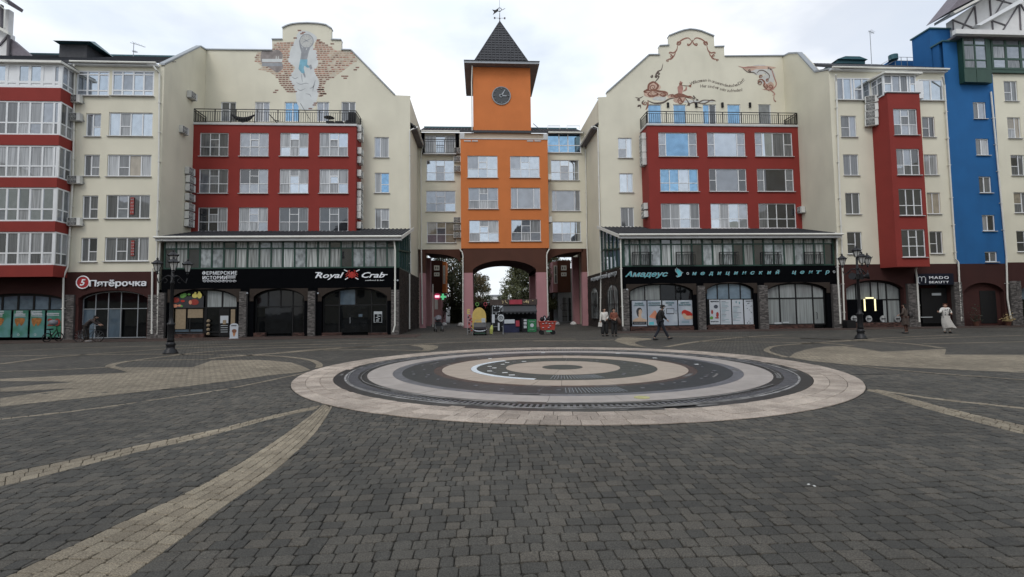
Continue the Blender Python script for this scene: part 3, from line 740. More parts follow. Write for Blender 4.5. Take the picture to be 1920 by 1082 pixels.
# fallen leaves and specks on the near paving
M['leaf'] = mat('dry_leaf', (.30, .22, .10), .8, var=.3, rnd=.4)
lf = MB().add([(-.03, 0, 0), (-.01, -.015, .006), (.02, -.012, .003), (.035, 0, .008), (.015, .016, .002), (-.012, .013, .006)], [(0, 1, 5), (1, 2, 4, 5), (2, 3, 4)]); lme = lf.mesh('fallen_leaf', M['leaf'])
M['butt'] = mat('white_scrap', (.62, .62, .60), .7)
for k_, (px, py, lab) in enumerate(((1516, 909, 'white scrap of litter lying on dark blocks right of centre'), (1527, 912, None))):
    x, y = G(px, py); b = MB().box(-.014, .014, -.008, .008, 0, .006); o = b.build('litter', M['butt']); o.location = (x, y, .001); o.rotation_euler = (0, 0, .5 + k_)
    tag(o, 'tiny white scrap on the dark blocks right of centre, ' + ('the larger one' if k_ == 0 else 'the one just right of it'), 'litter', 'white scraps on the paving')
# ================================================================ BUILDINGS
YS, YG, YR, YC, YO = 34.6, 40.5, 38.8, 45.6, 44.4
FLOOR_HI = {'gl': ('gsky', 'gmid', 'gcurt', 'gmid', 'gcurt')}
R3 = [[.40], [.40, .72], [.40]]
def pick(*w):
    return lambda i, j: random.choice(w)
class Facade:
    def __init__(s, root, Y, m): s.root, s.Y, s.m, s.h, s.w = root, Y, m, [], []
    def win(s, x0, y0, x1, y1, rec=.10, **kw):
        r = R(x0, y0, x1, y1, s.Y); s.h.append(r); s.w.append((r, rec, kw)); return r
    def build(s, X0, X1, Z0, Z1, name='wall', mb=None, label=None):
        b = mb or MB(); wall_grid(b, X0, X1, Z0, Z1, s.Y, s.h)
        o = b.build(name, s.m if isinstance(s.m, list) else M[s.m], s.root)
        if label: o['label'] = label
        for r, rec, kw in s.w: window(s.root, *r, s.Y + rec, **kw)
        return o
def pipe(root, path, Y, r=.055, foot=True, mk='pipe', wall=None):
    pts = []
    for p in path:
        yy = p[2] if len(p) > 2 else Y
        x, z = P(p[0], p[1], yy); pts.append((x, yy, max(z, .12)))
    b = MB().tube(pts, r, 8)
    for i in range(len(pts) - 1):
        a, c = Vector(pts[i]), Vector(pts[i + 1]); L = (c - a).length
        for k in range(1, int(L / 2.0) + 1):
            q = a.lerp(c, k * 2.0 / L) if L > 0 else a; b.box(q.x - .075, q.x + .075, q.y - .07, q.y + .12, q.z - .02, q.z + .02)
    return b.build('downpipe', M[mk], root, smooth=False)
def tiled(root, x0, x1, a, b_, mk='tile', n=None, name='roof', axis='x', th=.12):
    """roof slope built of overlapping tile courses; a, b_ = (depth, height) of the lower and upper edge"""
    b = MB(); L = sqrt((b_[0] - a[0]) ** 2 + (b_[1] - a[1]) ** 2); n = n or max(2, int(L / .36))
    for i in range(n):
        t0, t1 = i / n, (i + 1) / n; y0, z0 = a[0] + (b_[0] - a[0]) * t0, a[1] + (b_[1] - a[1]) * t0; y1, z1 = a[0] + (b_[0] - a[0]) * t1, a[1] + (b_[1] - a[1]) * t1
        pts = [(y0, z0 - th), (y0, z0 + .045), (y1, z1), (y1, z1 - th)]
        (b.prism_x if axis == 'x' else b.prism_y)(pts, x0, x1)
    m = int(abs(x1 - x0) / .3)                      # rolls of the tiles
    for k in range(1, m):
        x = x0 + (x1 - x0) * k / m
        p, q = (a[0], a[1] + .04), (b_[0], b_[1] + .03)
        if axis == 'x': b.tube([(x, p[0], p[1]), (x, q[0], q[1])], .045, 4)
        else: b.tube([(p[0], x, p[1]), (q[0], x, q[1])], .045, 4)
    o = b.build(name, M[mk], root); return o
_ac = {}
def ac_unit(X, Y, Z, face, label, group=None):
    if not _ac:
        c = MB().box(-.40, .40, -.15, .15, 0, .50)
        _ac['c'] = c.mesh('casing', M['ac'])
        f = MB(); f.box(-.34, .18, -.158, -.151, .03, .47); _ac['p'] = f.mesh('grille_recess', M['acg'])
        f = MB()
        for r_ in (.22, .17, .12, .07, .02):
            f.tube([(-.08 + r_ * cos(t), -.165, .25 + r_ * sin(t)) for t in [2 * pi * k / 14 for k in range(15)]], .007, 4)
        for k in range(6): f.tube([(-.08, -.163, .25), (-.08 + .22 * cos(k * pi / 3), -.163, .25 + .22 * sin(k * pi / 3))], .006, 4)
        _ac['f'] = f.mesh('fan_grille', M['ac'])
        g_ = MB()
        for x in (-.28, .28): g_.box(x - .02, x + .02, -.15, .42, -.04, 0); g_.box(x - .02, x + .02, .38, .42, -.25, 0)
        g_.tube([(.36, .1, .2), (.44, .15, .1), (.46, .3, -.1), (.44, .42, -.5)], .018, 5)
        _ac['b'] = g_.mesh('bracket', M['metalg'])
    rz = {'-y': 0, '+x': pi / 2, '-x': -pi / 2}[face]
    o = thing('air_conditioner', label, 'air conditioner', (X, Y, Z), rz + random.uniform(-.02, .02), group)
    for n_, k in (('casing', 'c'), ('grille_recess', 'p'), ('fan_grille', 'f'), ('bracket', 'b')): link(bpy.data.objects.new(n_, _ac[k]), o)
    return o
ORD = ['topmost', 'second highest', 'third highest', 'fourth highest', 'fifth highest', 'sixth highest', 'seventh highest', 'eighth highest', 'ninth highest', 'tenth highest', 'eleventh highest', 'lowest']
def railing(parent, pts, z0, z1, step=.16, posts=None, mk='iron'):
    """pts: list of (x, y) corners"""
    b = MB()
    for (xa, ya), (xb, yb) in zip(pts[:-1], pts[1:]):
        for z, w in ((z1, .05), (z1 - .18, .03), (z0 + .08, .035)): b.bar((xa, ya, z), (xb, yb, z), w)
        L = sqrt((xb - xa) ** 2 + (yb - ya) ** 2); n = max(1, int(L / step))
        for k in range(n + 1):
            t = k / n; x, y = xa + (xb - xa) * t, ya + (yb - ya) * t; b.bar((x, y, z0 + .08), (x, y, z1 - (.18 if k % 9 else 0)), .027 if k % 9 else .06)
    return b.build('railing', M[mk], parent)
def brick_face(parent, x0, x1, z0, z1, Y, mk, bw=.26, bh=.09, axis='y', name='brick_facing', deep=.05):
    """rubble brick face: every brick is real geometry, too small on the photograph to pick apart singly"""
    b = MB(); z = z0; k = 0
    while z < z1 - .01:
        h = min(bh, z1 - z); x = x0 - (bw / 2 if k % 2 else 0) + random.uniform(-.02, .02)
        while x < x1:
            w = bw * random.uniform(.7, 1.25); a, c = max(x, x0), min(x + w, x1)
            if c - a > .03:
                d = random.uniform(.01, deep); q = random.choice((0, 0, 1, 2))
                if axis == 'y': b.box(a + .006, c - .006, Y - d, Y + .02, z + .006, z + h - .006, q)
                else: b.box(Y - .02 if axis == '-x' else Y, Y + d if axis == '+x' else Y - d, a + .006, c - .006, z + .006, z + h - .006, q)
            x += w
        z += h; k += 1
    o = b.build(name, [M[mk], M[mk + '2'], M[mk + '3']], parent); o['kind'] = 'stuff'; return o
for nm, c in (('gb', (.115, .105, .10)), ('rb', (.07, .035, .028)), ('bb', (.026, .017, .012))):
    M[nm] = mat('brick_' + nm, c, .9, var=.2, scale=9); M[nm + '2'] = mat('brick_b_' + nm, tuple(v * 1.5 for v in c), .9, var=.2, scale=9); M[nm + '3'] = mat('brick_c_' + nm, tuple(v * .55 for v in c), .9, var=.2, scale=9)

# ---------------------------------------------------------------- 1. left wing
XL = P(300, 300, YS)[0]; XW = P(384, 200, YG)[0]
lw = place('apartment_building', 'cream apartment house at the far left with wide red-banded glazed bay and supermarket below', 'building', (P(150, 500, YS)[0], YS + 6, 0))
XLW0 = P(-260, 300, YS)[0]; XLW1 = P(303, 300, YS)[0]
Zbr = P(215, 509.6, YS)[1]; Zev = P(215, 123, YS)[1]
f = Facade(lw, YS, 'cream')
two = dict(cols=(.45, .55), rows=[[], [.42]])
for k, (x0, y0, x1, y1) in enumerate(((160.7, 212.6, 189, 255.6), (157, 290, 186.6, 330), (154, 366.6, 183.6, 410), (151.4, 445.7, 182, 490.7))):
    f.win(x0, y0, x1, y1, gl=[('gsky', 'gmid'), ('ggrey', 'gmid'), ('ggrey', 'gtan'), ('gdark', 'ggrey')][k], **two)
for k, (x0, y0, x1, y1) in enumerate(((203.7, 211, 286, 255), (200.7, 290, 283.6, 330.5), (198.6, 365.6, 281, 409.6), (196, 445, 278.8, 489.6))):
    f.win(x0, y0, x1, y1, cols=(.25, .24, .27, .24), rows=[[], [.42], [], []], gl=[('gmid', 'gsky', 'gcurt'), ('gcurt', 'ggrey', 'gtan'), ('ggrey', 'gmid'), ('gcurt', 'ggrey', 'ggrey')][k])
lg1 = R(143.3, 132.7, 205, 180, YS); lg2 = R(210, 132.7, 289, 180, YS)
for r in (lg1, lg2):
    f.h.append(r); f.w.append((r, .04, dict(cols=(1, 1, 1) if r is lg1 else (1, 1.05, 1, 1), rows=[.22, .85], gl=('gsky', 'gsky', 'gmid'), w=.09, sill=True, name='loggia_glazing')))
f.build(XLW0, XLW1, Zbr, Zev)
b = MB(); b.box(XLW0, XW - .3, YS + .3, YS + 14, Zbr, Zev - .05); b.build('building_body', M['cream2'], lw); MB().box(XLW0, XW - .3, YS + .8, YS + 14, 0, Zbr - .01).build('ground_core', M['fascia'], lw)
# roof, eave board, gutter
Yrg, Zrg = YS + 7, P(230, 106, YS + 7)[1]
tiled(lw, XLW0, XW - .5, (YS - .35, Zev + .10), (Yrg, Zrg))
b = MB(); b.box(XLW0, XLW1 - .3, YS - .3, YS + .02, Zev - .10, Zev + .02); b.build('eave_board', M['white'], lw)
b = MB(); b.tube([(P(140, 122, YS)[0], YS - .42, Zev + .04), (XLW1 - .3, YS - .42, Zev + .04)], .075, 8); b.build('gutter', M['pipe'], lw)
MB().box(XLW0, XW - .6, Yrg - .1, Yrg + .1, Zrg - .05, Zrg + .12).build('ridge', M['metalbl'], lw)
for xa, xb in ((205, 262), (262, 330), (110, 150)):
    MB().tube([(P(xa, 116, YS + 1)[0], YS + 1, P(xa, 116, YS + 1)[1]), (P(xb, 116, YS + 1)[0], YS + 1, P(xb, 116, YS + 1)[1])], .03, 5).build('snow_guard', M['wood'], lw)
pipe(lw, [(288, 124, YS - .4), (293, 131, YS - .35), (299, 138, YS - .12), (297.5, 320, YS - .12), (293, 500, YS - .12), (285.5, 505, YS - .14), (284.5, 626, YS - .14)], YS)
pipe(lw, [(138, 122, YS - .4), (140, 132, YS - .12), (137, 330, YS - .12), (127, 500, YS - .12), (119, 520, YS - .25), (117.5, 634, YS - .25)], YS)
# side wall closing towards the gable house, coped slope
Zt0 = P(309, 123, YS)[1]; Zt1 = P(378, 88, YG - 1)[1]
def slant(mb, sh):      # the wall runs slightly off square
    mb.v = [(x + sh * (YG - y) / (YG - YS), y, z) for x, y, z in mb.v]; return mb
SHL, SHR = .45, -.35
slant(MB().prism_x([(YS + .01, 3.2), (YG + .2, 3.2), (YG + .2, P(384, 94, YG)[1]), (YG - 1.0, Zt1), (YS + .01, Zt0)], XW - .55, XW), SHL).build('side_wall', M['cream2'], lw)
slant(MB().prism_x([(YS - .1, Zt0), (YG - 1.0, Zt1), (YG - 1.0, Zt1 + .12), (YS - .1, Zt0 + .12)], XW - .30, XW + .06), SHL).build('coping', M['metalg'], lw); slant(MB().prism_x([(YG - 1.0, Zt1), (YG + .3, P(384, 93, YG)[1]), (YG + .3, P(384, 93, YG)[1] + .1), (YG - 1.0, Zt1 + .12)], XW - .30, XW + .06), SHL).build('coping', M['metalg'], lw)
# bay
Yb = 33.4
Xb0 = P(-260, 300, Yb)[0]; Xb1 = P(109, 300, Yb)[0]; Xb2 = P(132, 330, YS)[0]
def Zb(py): return P(60, py, Yb)[1]
bay_bands = [(497, 519, 'red'), (415, 434.5, 'red'), (333, 351.5, 'red'), (253, 272.5, 'red'), (164.7, 189.5, 'red')]
def bay_poly(o=0): return [(Xb0, Yb - o), (Xb1 + o * .5, Yb - o), (Xb2 + o, YS), (Xb2 + o, YS + .3), (Xb0, YS + .3)]
b = MB()
for y0, y1, m_ in bay_bands: b.prism_z(bay_poly(.05), Zb(y1), Zb(y0))
b.build('bay_band', M['red'], lw)
MB().prism_z(bay_poly(-.3), Zb(519), Zb(121)).build('bay_core', M['ggrey'], lw)
b = MB(); b.prism_z(bay_poly(.3), Zb(120.5), Zb(116.5)); b.build('bay_eave', M['pipe'], lw)
b = MB(); b.prism_z(bay_poly(.22), Zb(116.5), Zb(114)); b.build('bay_roof', M['tile'], lw)
mx = [-60, -38, -11, 12, 33.5, 55.5, 78.7, 100.6]
for y0, y1, top in ((119.5, 164.7, 1), (189.5, 253, 0), (272.5, 333, 0), (351.5, 415, 0), (434.5, 497, 0)):
    z0, z1 = Zb(y1), Zb(y0)
    xs = [P(v, (y0 + y1) / 2, Yb)[0] for v in mx] + [Xb1 - .05]
    if top:
        fr = window(lw, xs[0], xs[-1], z0, z1, Yb + .04, cols=[xs[i + 1] - xs[i] for i in range(len(xs) - 1)], rows=[.24], gl=lambda i, j: 'white_panel' if j == 0 or i in (3, 6) and False else random.choice(('gmid', 'gsky', 'white_panel')), w=.16, sill=False, name='bay_glazing')
    else:
        gl = {189.5: ('gcurt', 'gmid', 'ggrey'), 272.5: ('gcurt', 'gmid', 'gcurt'), 351.5: ('gmid', 'gsky', 'gcurt'), 434.5: ('gcurt', 'ggrey', 'gcurt')}[y0]
        fr = window(lw, xs[0], xs[-1], z0, z1, Yb + .04, cols=[xs[i + 1] - xs[i] for i in range(len(xs) - 1)], rows=[.36], gl=gl, w=.1, sill=False, name='bay_glazing')
    # canted flank
    ang = atan2(YS - Yb, Xb2 - Xb1); L = sqrt((YS - Yb) ** 2 + (Xb2 - Xb1) ** 2)
    fl = window(lw, 0, L, z0, z1, 0, cols=(1, 1), rows=[.36] if not top else [.24], gl=('gcurt', 'gmid', 'ggrey'), w=.09, sill=False, name='bay_flank_glazing')
    fl.location = (Xb1, Yb, 0); fl.rotation_euler = (0, 0, ang)
M['white_panel'] = M['white']
# roof cab, aerial
b = MB(); xa, xb = P(111, 95, YS + 3)[0], P(163, 95, YS + 3)[0]; z0, z1 = Zev, P(130, 83, YS + 3)[1]
b.box(xa, xb, YS + 3, YS + 5.0, z0, z1); b.build('roof_cab', M['tile'], lw)
b = MB(); x0, x1 = P(101, 80, YS + 2.6)[0], P(170, 80, YS + 2.6)[0]; b.add([(x0, YS + 2.5, z1), (x1, YS + 2.5, z1), (x1, YS + 5.4, z1), (x0, YS + 5.4, z1), ((x0 + x1) / 2 - .9, YS + 4, z1 + .75), ((x0 + x1) / 2 + .5, YS + 4, z1 + .75)], [(3, 2, 1, 0), (0, 1, 5, 4), (1, 2, 5), (2, 3, 4, 5), (3, 0, 4)]); b.build('cab_roof', M['metalbl'], lw)
def aerial(px, pyb, pyt, Y, label, arms):
    o = thing('aerial', label, 'aerial', (P(px, pyb, Y)[0], Y, P(px, pyb, Y)[1])); h = P(px, pyt, Y)[1] - P(px, pyb, Y)[1]
    MB().tube([(0, 0, -.6), (0, 0, h)], .025, 5).build('mast', M['metalg'], o)
    b = MB()
    for z, l, dx in arms:
        b.bar((-l * .3, 0, h * z), (l, 0, h * z - dx), .03)
        for k in range(4): b.bar((l * k / 4, -.2, h * z - dx * k / 4), (l * k / 4, .2, h * z - dx * k / 4), .015)
    b.build('arms', M['metalg'], o)
aerial(250, 106, 80, YS + 6.5, 'thin tv aerial on the dark tiled roof left of the brick mural gable', [(1, .9, .35), (.35, .3, 0)])
# ground floor: fascia and arches
b = MB(); Z1_ = Zbr
a0, a1, c0_, c1_ = R(147, 545.5, 275.5, 638, YS); sp = P(147, 560, YS)[1]; cr = P(211, 545, YS)[1]
arch_panel(b, P(130, 580, YS)[0], XLW1, 0, Z1_, YS, a0, a1, sp, cr, dep=.5)
q0 = P(-50, 600, YS)[0]; q1 = P(115, 600, YS)[0]; arch_panel(b, XLW0, P(130, 580, YS)[0], 0, Z1_, YS, q0, q1, P(0, 560, YS)[1], P(40, 550, YS)[1], dep=.45)
b.build('ground_floor_wall', M['brown'], lw)
b = MB(); arch_panel(b, a0 - .35, a1 + .35, sp - .4, P(211, 538, YS)[1] + .25, YS - .04, a0 - .02, a1 + .02, sp + .02, cr + .02, dep=.1); b.build('arch_moulding', M['brown'], lw)
def sup_top(i): return 'gshop'
arch_window(lw, a0 + .02, a1 - .02, .05, sp, cr - .02, YS + .35, 5, P(211, 579, YS)[1], 'gshop', lambda i: ['gshopb', 'gshop', 'gshopb', None, 'gshop'][i], fm='metalg', cols=(1.05, 1.05, 1.05, 1.4, 1.0), w=.05)
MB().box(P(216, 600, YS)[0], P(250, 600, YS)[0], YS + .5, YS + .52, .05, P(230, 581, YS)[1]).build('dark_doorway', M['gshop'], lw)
arch_window(lw, q0 + .02, q1 - .02, .25, P(0, 560, YS)[1], P(40, 550, YS)[1], YS + .3, 5, P(60, 582, YS)[1], 'gshopb', 'gshop', cols=(1.5, 1, 1, 1, 1), w=.12)
for xa, xb in ((123, 141), (279, 298)):
    x0, x1 = P(xa, 590, YS)[0], P(xb, 590, YS)[0]; brick_face(lw, x0, x1, .0, P(xa, 553, YS)[1], YS - .12, 'gb', bw=.22, bh=.075)
    MB().box(x0, x1, YS - .12, YS + .1, 0, P(xa, 553, YS)[1]).build('pilaster', M['gb3'], lw)

# ---------------------------------------------------------------- gable houses
def gable_house(root, X0, X1, Zlo, Ysk, outline, Zgrid, fac, cope='metalg', body=14):
    """outline: px points of the shaped gable above Zgrid"""
    pts = [P(x, y, YG) for x, y in outline]
    o = fac.build(X0, X1, Zlo, Zgrid)
    poly = [(X0, Zgrid)] + pts + [(X1, Zgrid)]
    b = MB(); b.prism_y(poly[::-1], YG, YG + .35); b.build('shaped_gable', M[fac.m], root)
    for p, q in zip(pts[:-1], pts[1:]):
        b = MB(); dx, dz = q[0] - p[0], q[1] - p[1]; L = sqrt(dx * dx + dz * dz)
        if L < .05: continue
        nx, nz_ = -dz / L, dx / L
        if abs(dx) < .05: continue
        b.prism_y([(p[0], p[1] + .004), (q[0], q[1] + .004), (q[0] + nx * .09, q[1] + nz_ * .09), (p[0] + nx * .09, p[1] + nz_ * .09)][::-1], YG - .1, YG + .45); b.build('coping', M[cope], root)
    MB().box(X0 + .05, X1 - .05, YG + .36, YG + body, 0, Zgrid - .1).build('building_body', M['cream2'], root)
def red_block(root, x0, x1, py0, py1, wins, side):
    X0, X1 = P(x0, 330, YR)[0], P(x1, 330, YR)[0]; Z0, Z1 = P(500 if x0 < 900 else 1360, py1, YR)[1], P(500 if x0 < 900 else 1360, py0, YR)[1]
    f = Facade(root, YR, 'red')
    for w in wins: f.win(*w[0], **w[1])
    b = MB()
    for X in (X0, X1): b.add([(X, YR, Z0), (X, YG, Z0), (X, YG, Z1), (X, YR, Z1)], [(0, 1, 2, 3)])
    f.build(X0, X1, Z0, Z1, name='red_block', mb=b)
    MB().box(X0 + .02, X1 - .02, YR + .3, YG, Z0, Z1 - .01).build('block_core', M['dark'], root)
    MB().box(X0 - .08, X1 + .08, YR - .08, YG, Z1, Z1 + .16).build('terrace_slab', M['sill'], root)
    return X0, X1, Z0, Z1

XGR = P(769, 300, YG)[0]
lg = place('gabled_house', 'left gabled house with painted brick and climbing figure mural over a red block', 'building', (-14, YG + 5, 0))
f = Facade(lg, YG, 'cream')
dr = [(414, 191, 442.6, 228), (478, 191, 505.6, 228), (533.4, 191, 560.7, 228), (594, 191, 617, 228), (640, 191, 666.7, 228)]
dgl = [('ggrey', 'gmid'), ('gmid', 'gcurt'), ('gblue', 'gblue'), ('gcurt', 'gmid'), ('gcurt', 'ggrey')]
for k, d in enumerate(dr): f.win(*d, cols=(.55, .45), rows=[[.62] if k in (0, 2) else [], []], gl=dgl[k], sill=False, name='terrace_door', w=.07)
for k, (x0, y0, x1, y1) in enumerate(((702, 257, 729, 295), (702.6, 324, 730, 361.6), (703, 391, 730, 428.8))): f.win(x0, y0, x1, y1, gl=[('gmid', 'gcurt'), ('gcurt', 'gblue'), ('gcurt', 'gmid')][k], cols=(.42, .58), rows=[[], [] if k == 0 else [.42]])
outl = [(384, 94), (510.5, 95.5), (510, 75), (529.7, 75), (529.7, 53.8), (538, 49.3), (547.8, 46.4), (560, 45), (576, 44.4), (596, 45.4), (611, 47.8), (621, 54.4), (621, 75.3), (640, 76), (640, 94.5), (658, 95), (739.7, 178.5)]
gable_house(lg, XW, XGR, 0, YS, outl, P(752, 179.3, YG)[1], f)
wl = []
glr = [[('gmid', 'ggrey'), ('gmid', 'gmid'), ('gsky', 'gcurt', 'gsky'), ('gsky', 'gcurt')], [('ggrey', 'gmid'), ('gmid', 'gdark'), ('gsky', 'gcurt'), ('gsky', 'gcurt')], [('gcurt', 'gdark'), ('gmid', 'gcurt'), ('gdark', 'ggrey'), ('gdark', 'ggrey')]]
for r_, (ya, yb, xs) in enumerate(((249, 292.8, ((374.4, 428.3), (449.5, 503.4), (525, 578), (598.8, 652.3))), (317, 362.3, ((372.9, 427.5), (448.8, 502.5), (524, 578), (598.8, 652.7))), (389, 434, ((371, 426.5), (447.5, 502), (523, 577.8), (598.5, 652.8))))):
    for c_, (xa, xb) in enumerate(xs): wl.append(((xa, ya, xb, yb), dict(cols=(.35, .31, .34), rows=R3, gl=glr[r_][c_], w=.05, sash={(1, 1)} if random.random() < .4 else None)))
rX0, rX1, rZ0, rZ1 = red_block(lg, 359, 667, 235, 436, wl, 1)
railing(lg, [(rX0 + .05, YG), (rX0 + .05, YR), (rX1 - .02, YR), (rX1 - .02, YG)], rZ1 + .18, P(515, 206, YR)[1], .17)
# right flank towards the passage
Ze = P(770, 240, YG)[1]
MB().box(XGR - .3, XGR, YG + .35, YC, 0, Ze).build('flank_wall', M['cream2'], lg)
b = MB(); b.box(XGR - .3, XGR + .45, YG + .3, YC + .2, Ze, Ze + .1); b.build('eave_soffit', M['wood'], lg)
tiled(lg, YG + .3, YC + 8, (XGR + .45, Ze + .22), (XGR - 3.5, Ze + 3.0), axis='y')
b = MB(); b.tube([(XGR + .52, YG + .2, Ze + .16), (XGR + .52, YC + .3, Ze + .16)], .08, 8); b.build('gutter', M['pipe'], lg)
pipe(lg, [(776, 241, YG + .3), (768, 245, YG - .1), (768.5, 400, YG - .1), (770, 512, YG - .1)], YG)

lwi = lg
# mural (paint on the wall: flat shapes a few millimetres proud)
M['m_br'] = mat('mural_brick_red', (.40, .20, .15), .9, var=.25, scale=5); M['m_br2'] = mat('mural_brick_dark', (.24, .13, .10), .9, var=.2); M['m_br3'] = mat('mural_brick_pale', (.48, .36, .27), .9, var=.2)
M['m_gr'] = mat('mural_grey', (.60, .62, .62), .9, var=.08, scale=1.5); M['m_gr2'] = mat('mural_grey_dark', (.30, .31, .33), .9, var=.15); M['m_gr3'] = mat('mural_stone', (.27, .24, .23), .9, var=.25); M['m_ms'] = mat('mural_mortar', (.54, .48, .39), .9, var=.12)
M['m_bl'] = mat('mural_blue', (.20, .40, .50), .9, var=.15); M['m_bk'] = mat('mural_line', (.06, .05, .05), .9); M['m_wh'] = mat('mural_white', (.5, .5, .48), .9)
def mz(x, y): return (470 + x / 5.152, 30 + y / 5.152)
def mp_(pts): return [P(*mz(x, y), YG) for x, y in pts]
mur = MB()
ga = [(430, 230), (385, 330), (365, 440), (430, 500), (375, 600), (430, 720), (445, 830), (490, 905), (590, 905), (640, 810), (660, 640), (615, 530), (650, 470), (640, 350), (600, 290), (640, 210), (560, 150), (470, 150)]
mur.sheet_y(spline(mp_(ga), 5, True), YG - .003, 3)
def inpoly(x, y, pl):
    c = False
    for i in range(len(pl)):
        (xa, ya), (xb, yb) = pl[i - 1], pl[i]
        if (ya > y) != (yb > y) and x < (xb - xa) * (y - ya) / (yb - ya) + xa: c = not c
    return c
regL = [(215, 265), (425, 245), (385, 330), (362, 430), (435, 490), (380, 590), (420, 690), (440, 745), (370, 745), (300, 670), (260, 600), (180, 540), (70, 520), (110, 490), (40, 430), (60, 350), (210, 340)]
regR = [(640, 225), (690, 255), (745, 285), (830, 335), (970, 345), (1035, 425), (960, 480), (900, 525), (810, 590), (740, 620), (700, 690), (715, 730), (735, 755), (670, 780), (640, 730), (665, 650), (620, 530), (650, 470), (640, 350), (610, 320)]
win_ = [(105, 345), (150, 330), (210, 335), (265, 325), (310, 370), (300, 440), (315, 500), (260, 545), (210, 520), (150, 480), (100, 440)]
rr = random.Random(3); y = 140; k = 0
mur.sheet_y(mp_(regL), YG - .0025, 7); mur.sheet_y(mp_(regR), YG - .0025, 7)
extra = [(470, 140), (510, 158), (495, 172), (430, 213), (655, 232), (675, 252), (788, 270), (1030, 498), (1010, 520), (890, 582), (925, 582), (912, 602), (250, 718), (232, 738), (625, 842), (615, 860), (575, 895), (690, 752), (715, 752), (672, 773), (688, 712), (655, 712), (660, 732)]
while y < 800:
    x = 20 + (19 if k % 2 else 0)
    while x < 1060:
        w = 19 * rr.uniform(.8, 1.2)
        if (inpoly(x + 14, y + 6, regL) or inpoly(x + 14, y + 6, regR)) and not inpoly(x + 14, y + 6, win_) and rr.random() < .93:
            q = 1 if y > 560 or rr.random() < .2 else (2 if (x > 760 or x < 240) and rr.random() < .8 else 0)
            mur.sheet_y(mp_([(x, y + 11), (x + w + 8, y + 11), (x + w + 8, y), (x, y)]), YG - .005, q)
        x += w + 14
    y += 19.5; k += 1
for x, y in extra: mur.sheet_y(mp_([(x - 16, y + 6), (x + 18, y + 6), (x + 18, y - 6), (x - 16, y - 6)]), YG - .005, 1)
mur.sheet_y(spline(mp_(win_), 4, True), YG - .006, 6)
for y0, y1 in ((415, 445), (455, 485)): mur.sheet_y(mp_([(110, y1), (305, y1), (305, y0), (110, y0)]), YG - .008, 3 if y0 == 415 else 4)
for x in (248, 268): mur.sheet_y(mp_([(x - 7, 415), (x + 7, 415), (x + 5, 388), (x - 4, 388)]), YG - .009, 5)
# climbing figure holding a painted clock
mur.sheet_y(mp_([(480, 420), (545, 420), (560, 350), (582, 290), (600, 235), (585, 225), (560, 290), (540, 330), (505, 330), (485, 280), (480, 225), (465, 240), (475, 300), (490, 350)]), YG - .006, 4)
mur.sheet_y(mp_([(480, 420), (470, 470), (462, 510), (490, 550), (520, 560), (522, 545), (512, 505), (520, 480), (545, 500), (575, 500), (570, 485), (545, 470), (550, 420)]), YG - .008, 8)
mur.sheet_y(mp_([(505, 560), (525, 600), (532, 585), (520, 545)]), YG - .009, 4); mur.sheet_y(mp_([(560, 480), (580, 520), (595, 505), (585, 468)]), YG - .009, 4)
mur.sheet_y(spline(mp_([(515, 340), (500, 320), (505, 298), (525, 300), (535, 322)]), 4, True), YG - .009, 4)
circ = lambda cx, cy, r, n=28: [(cx + r * cos(2 * pi * i / n), cy + r * sin(2 * pi * i / n)) for i in range(n + 1)]
mur.sheet_y(mp_(circ(540, 243, 64)[:-1][::-1]), YG - .010, 5)
ribbon(mp_(circ(540, 243, 65)), .065, YG - .012, mur, 4)
for a in range(12): ribbon(mp_([(540 + 44 * cos(a * pi / 6), 243 + 44 * sin(a * pi / 6)), (540 + 52 * cos(a * pi / 6), 243 + 52 * sin(a * pi / 6))]), .04, YG - .012, mur, 4)
ribbon(mp_([(505, 255), (545, 236), (570, 225)]), .06, YG - .013, mur, 4); ribbon(mp_([(520, 228), (560, 252)]), .05, YG - .013, mur, 4)
for pts in ([(400, 590), (430, 605), (460, 590)], [(440, 640), (480, 660), (530, 650), (560, 655)], [(450, 700), (480, 720), (530, 700)], [(530, 750), (570, 760), (585, 785)], [(600, 730), (610, 670), (625, 620)], [(570, 700), (600, 690), (620, 660)], [(490, 560), (500, 640)]): ribbon(spline(mp_(pts), 6), lambda t: .015 + .04 * sin(pi * t), YG - .007, mur, 4)
mo = mur.build('mural', [M['m_br'], M['m_br2'], M['m_br3'], M['m_gr'], M['m_gr2'], M['m_wh'], M['m_gr3'], M['m_ms'], M['m_bl'], M['m_bk']], lg); mo['label'] = 'painted mural of red brickwork and a figure climbing towards a clock'
for q0_, q1_ in (((515, 250.5), (522, 262)),): pass
ribbon_rail = MB()
ribbon_rail.bar((*P(566, 197, YG)[:1], YG - .3, P(566, 197, YG)[1]), (P(583, 226, YG)[0], YG - .3, P(583, 226, YG)[1]), .03); ribbon_rail.build('cable', M['dark'], lg)

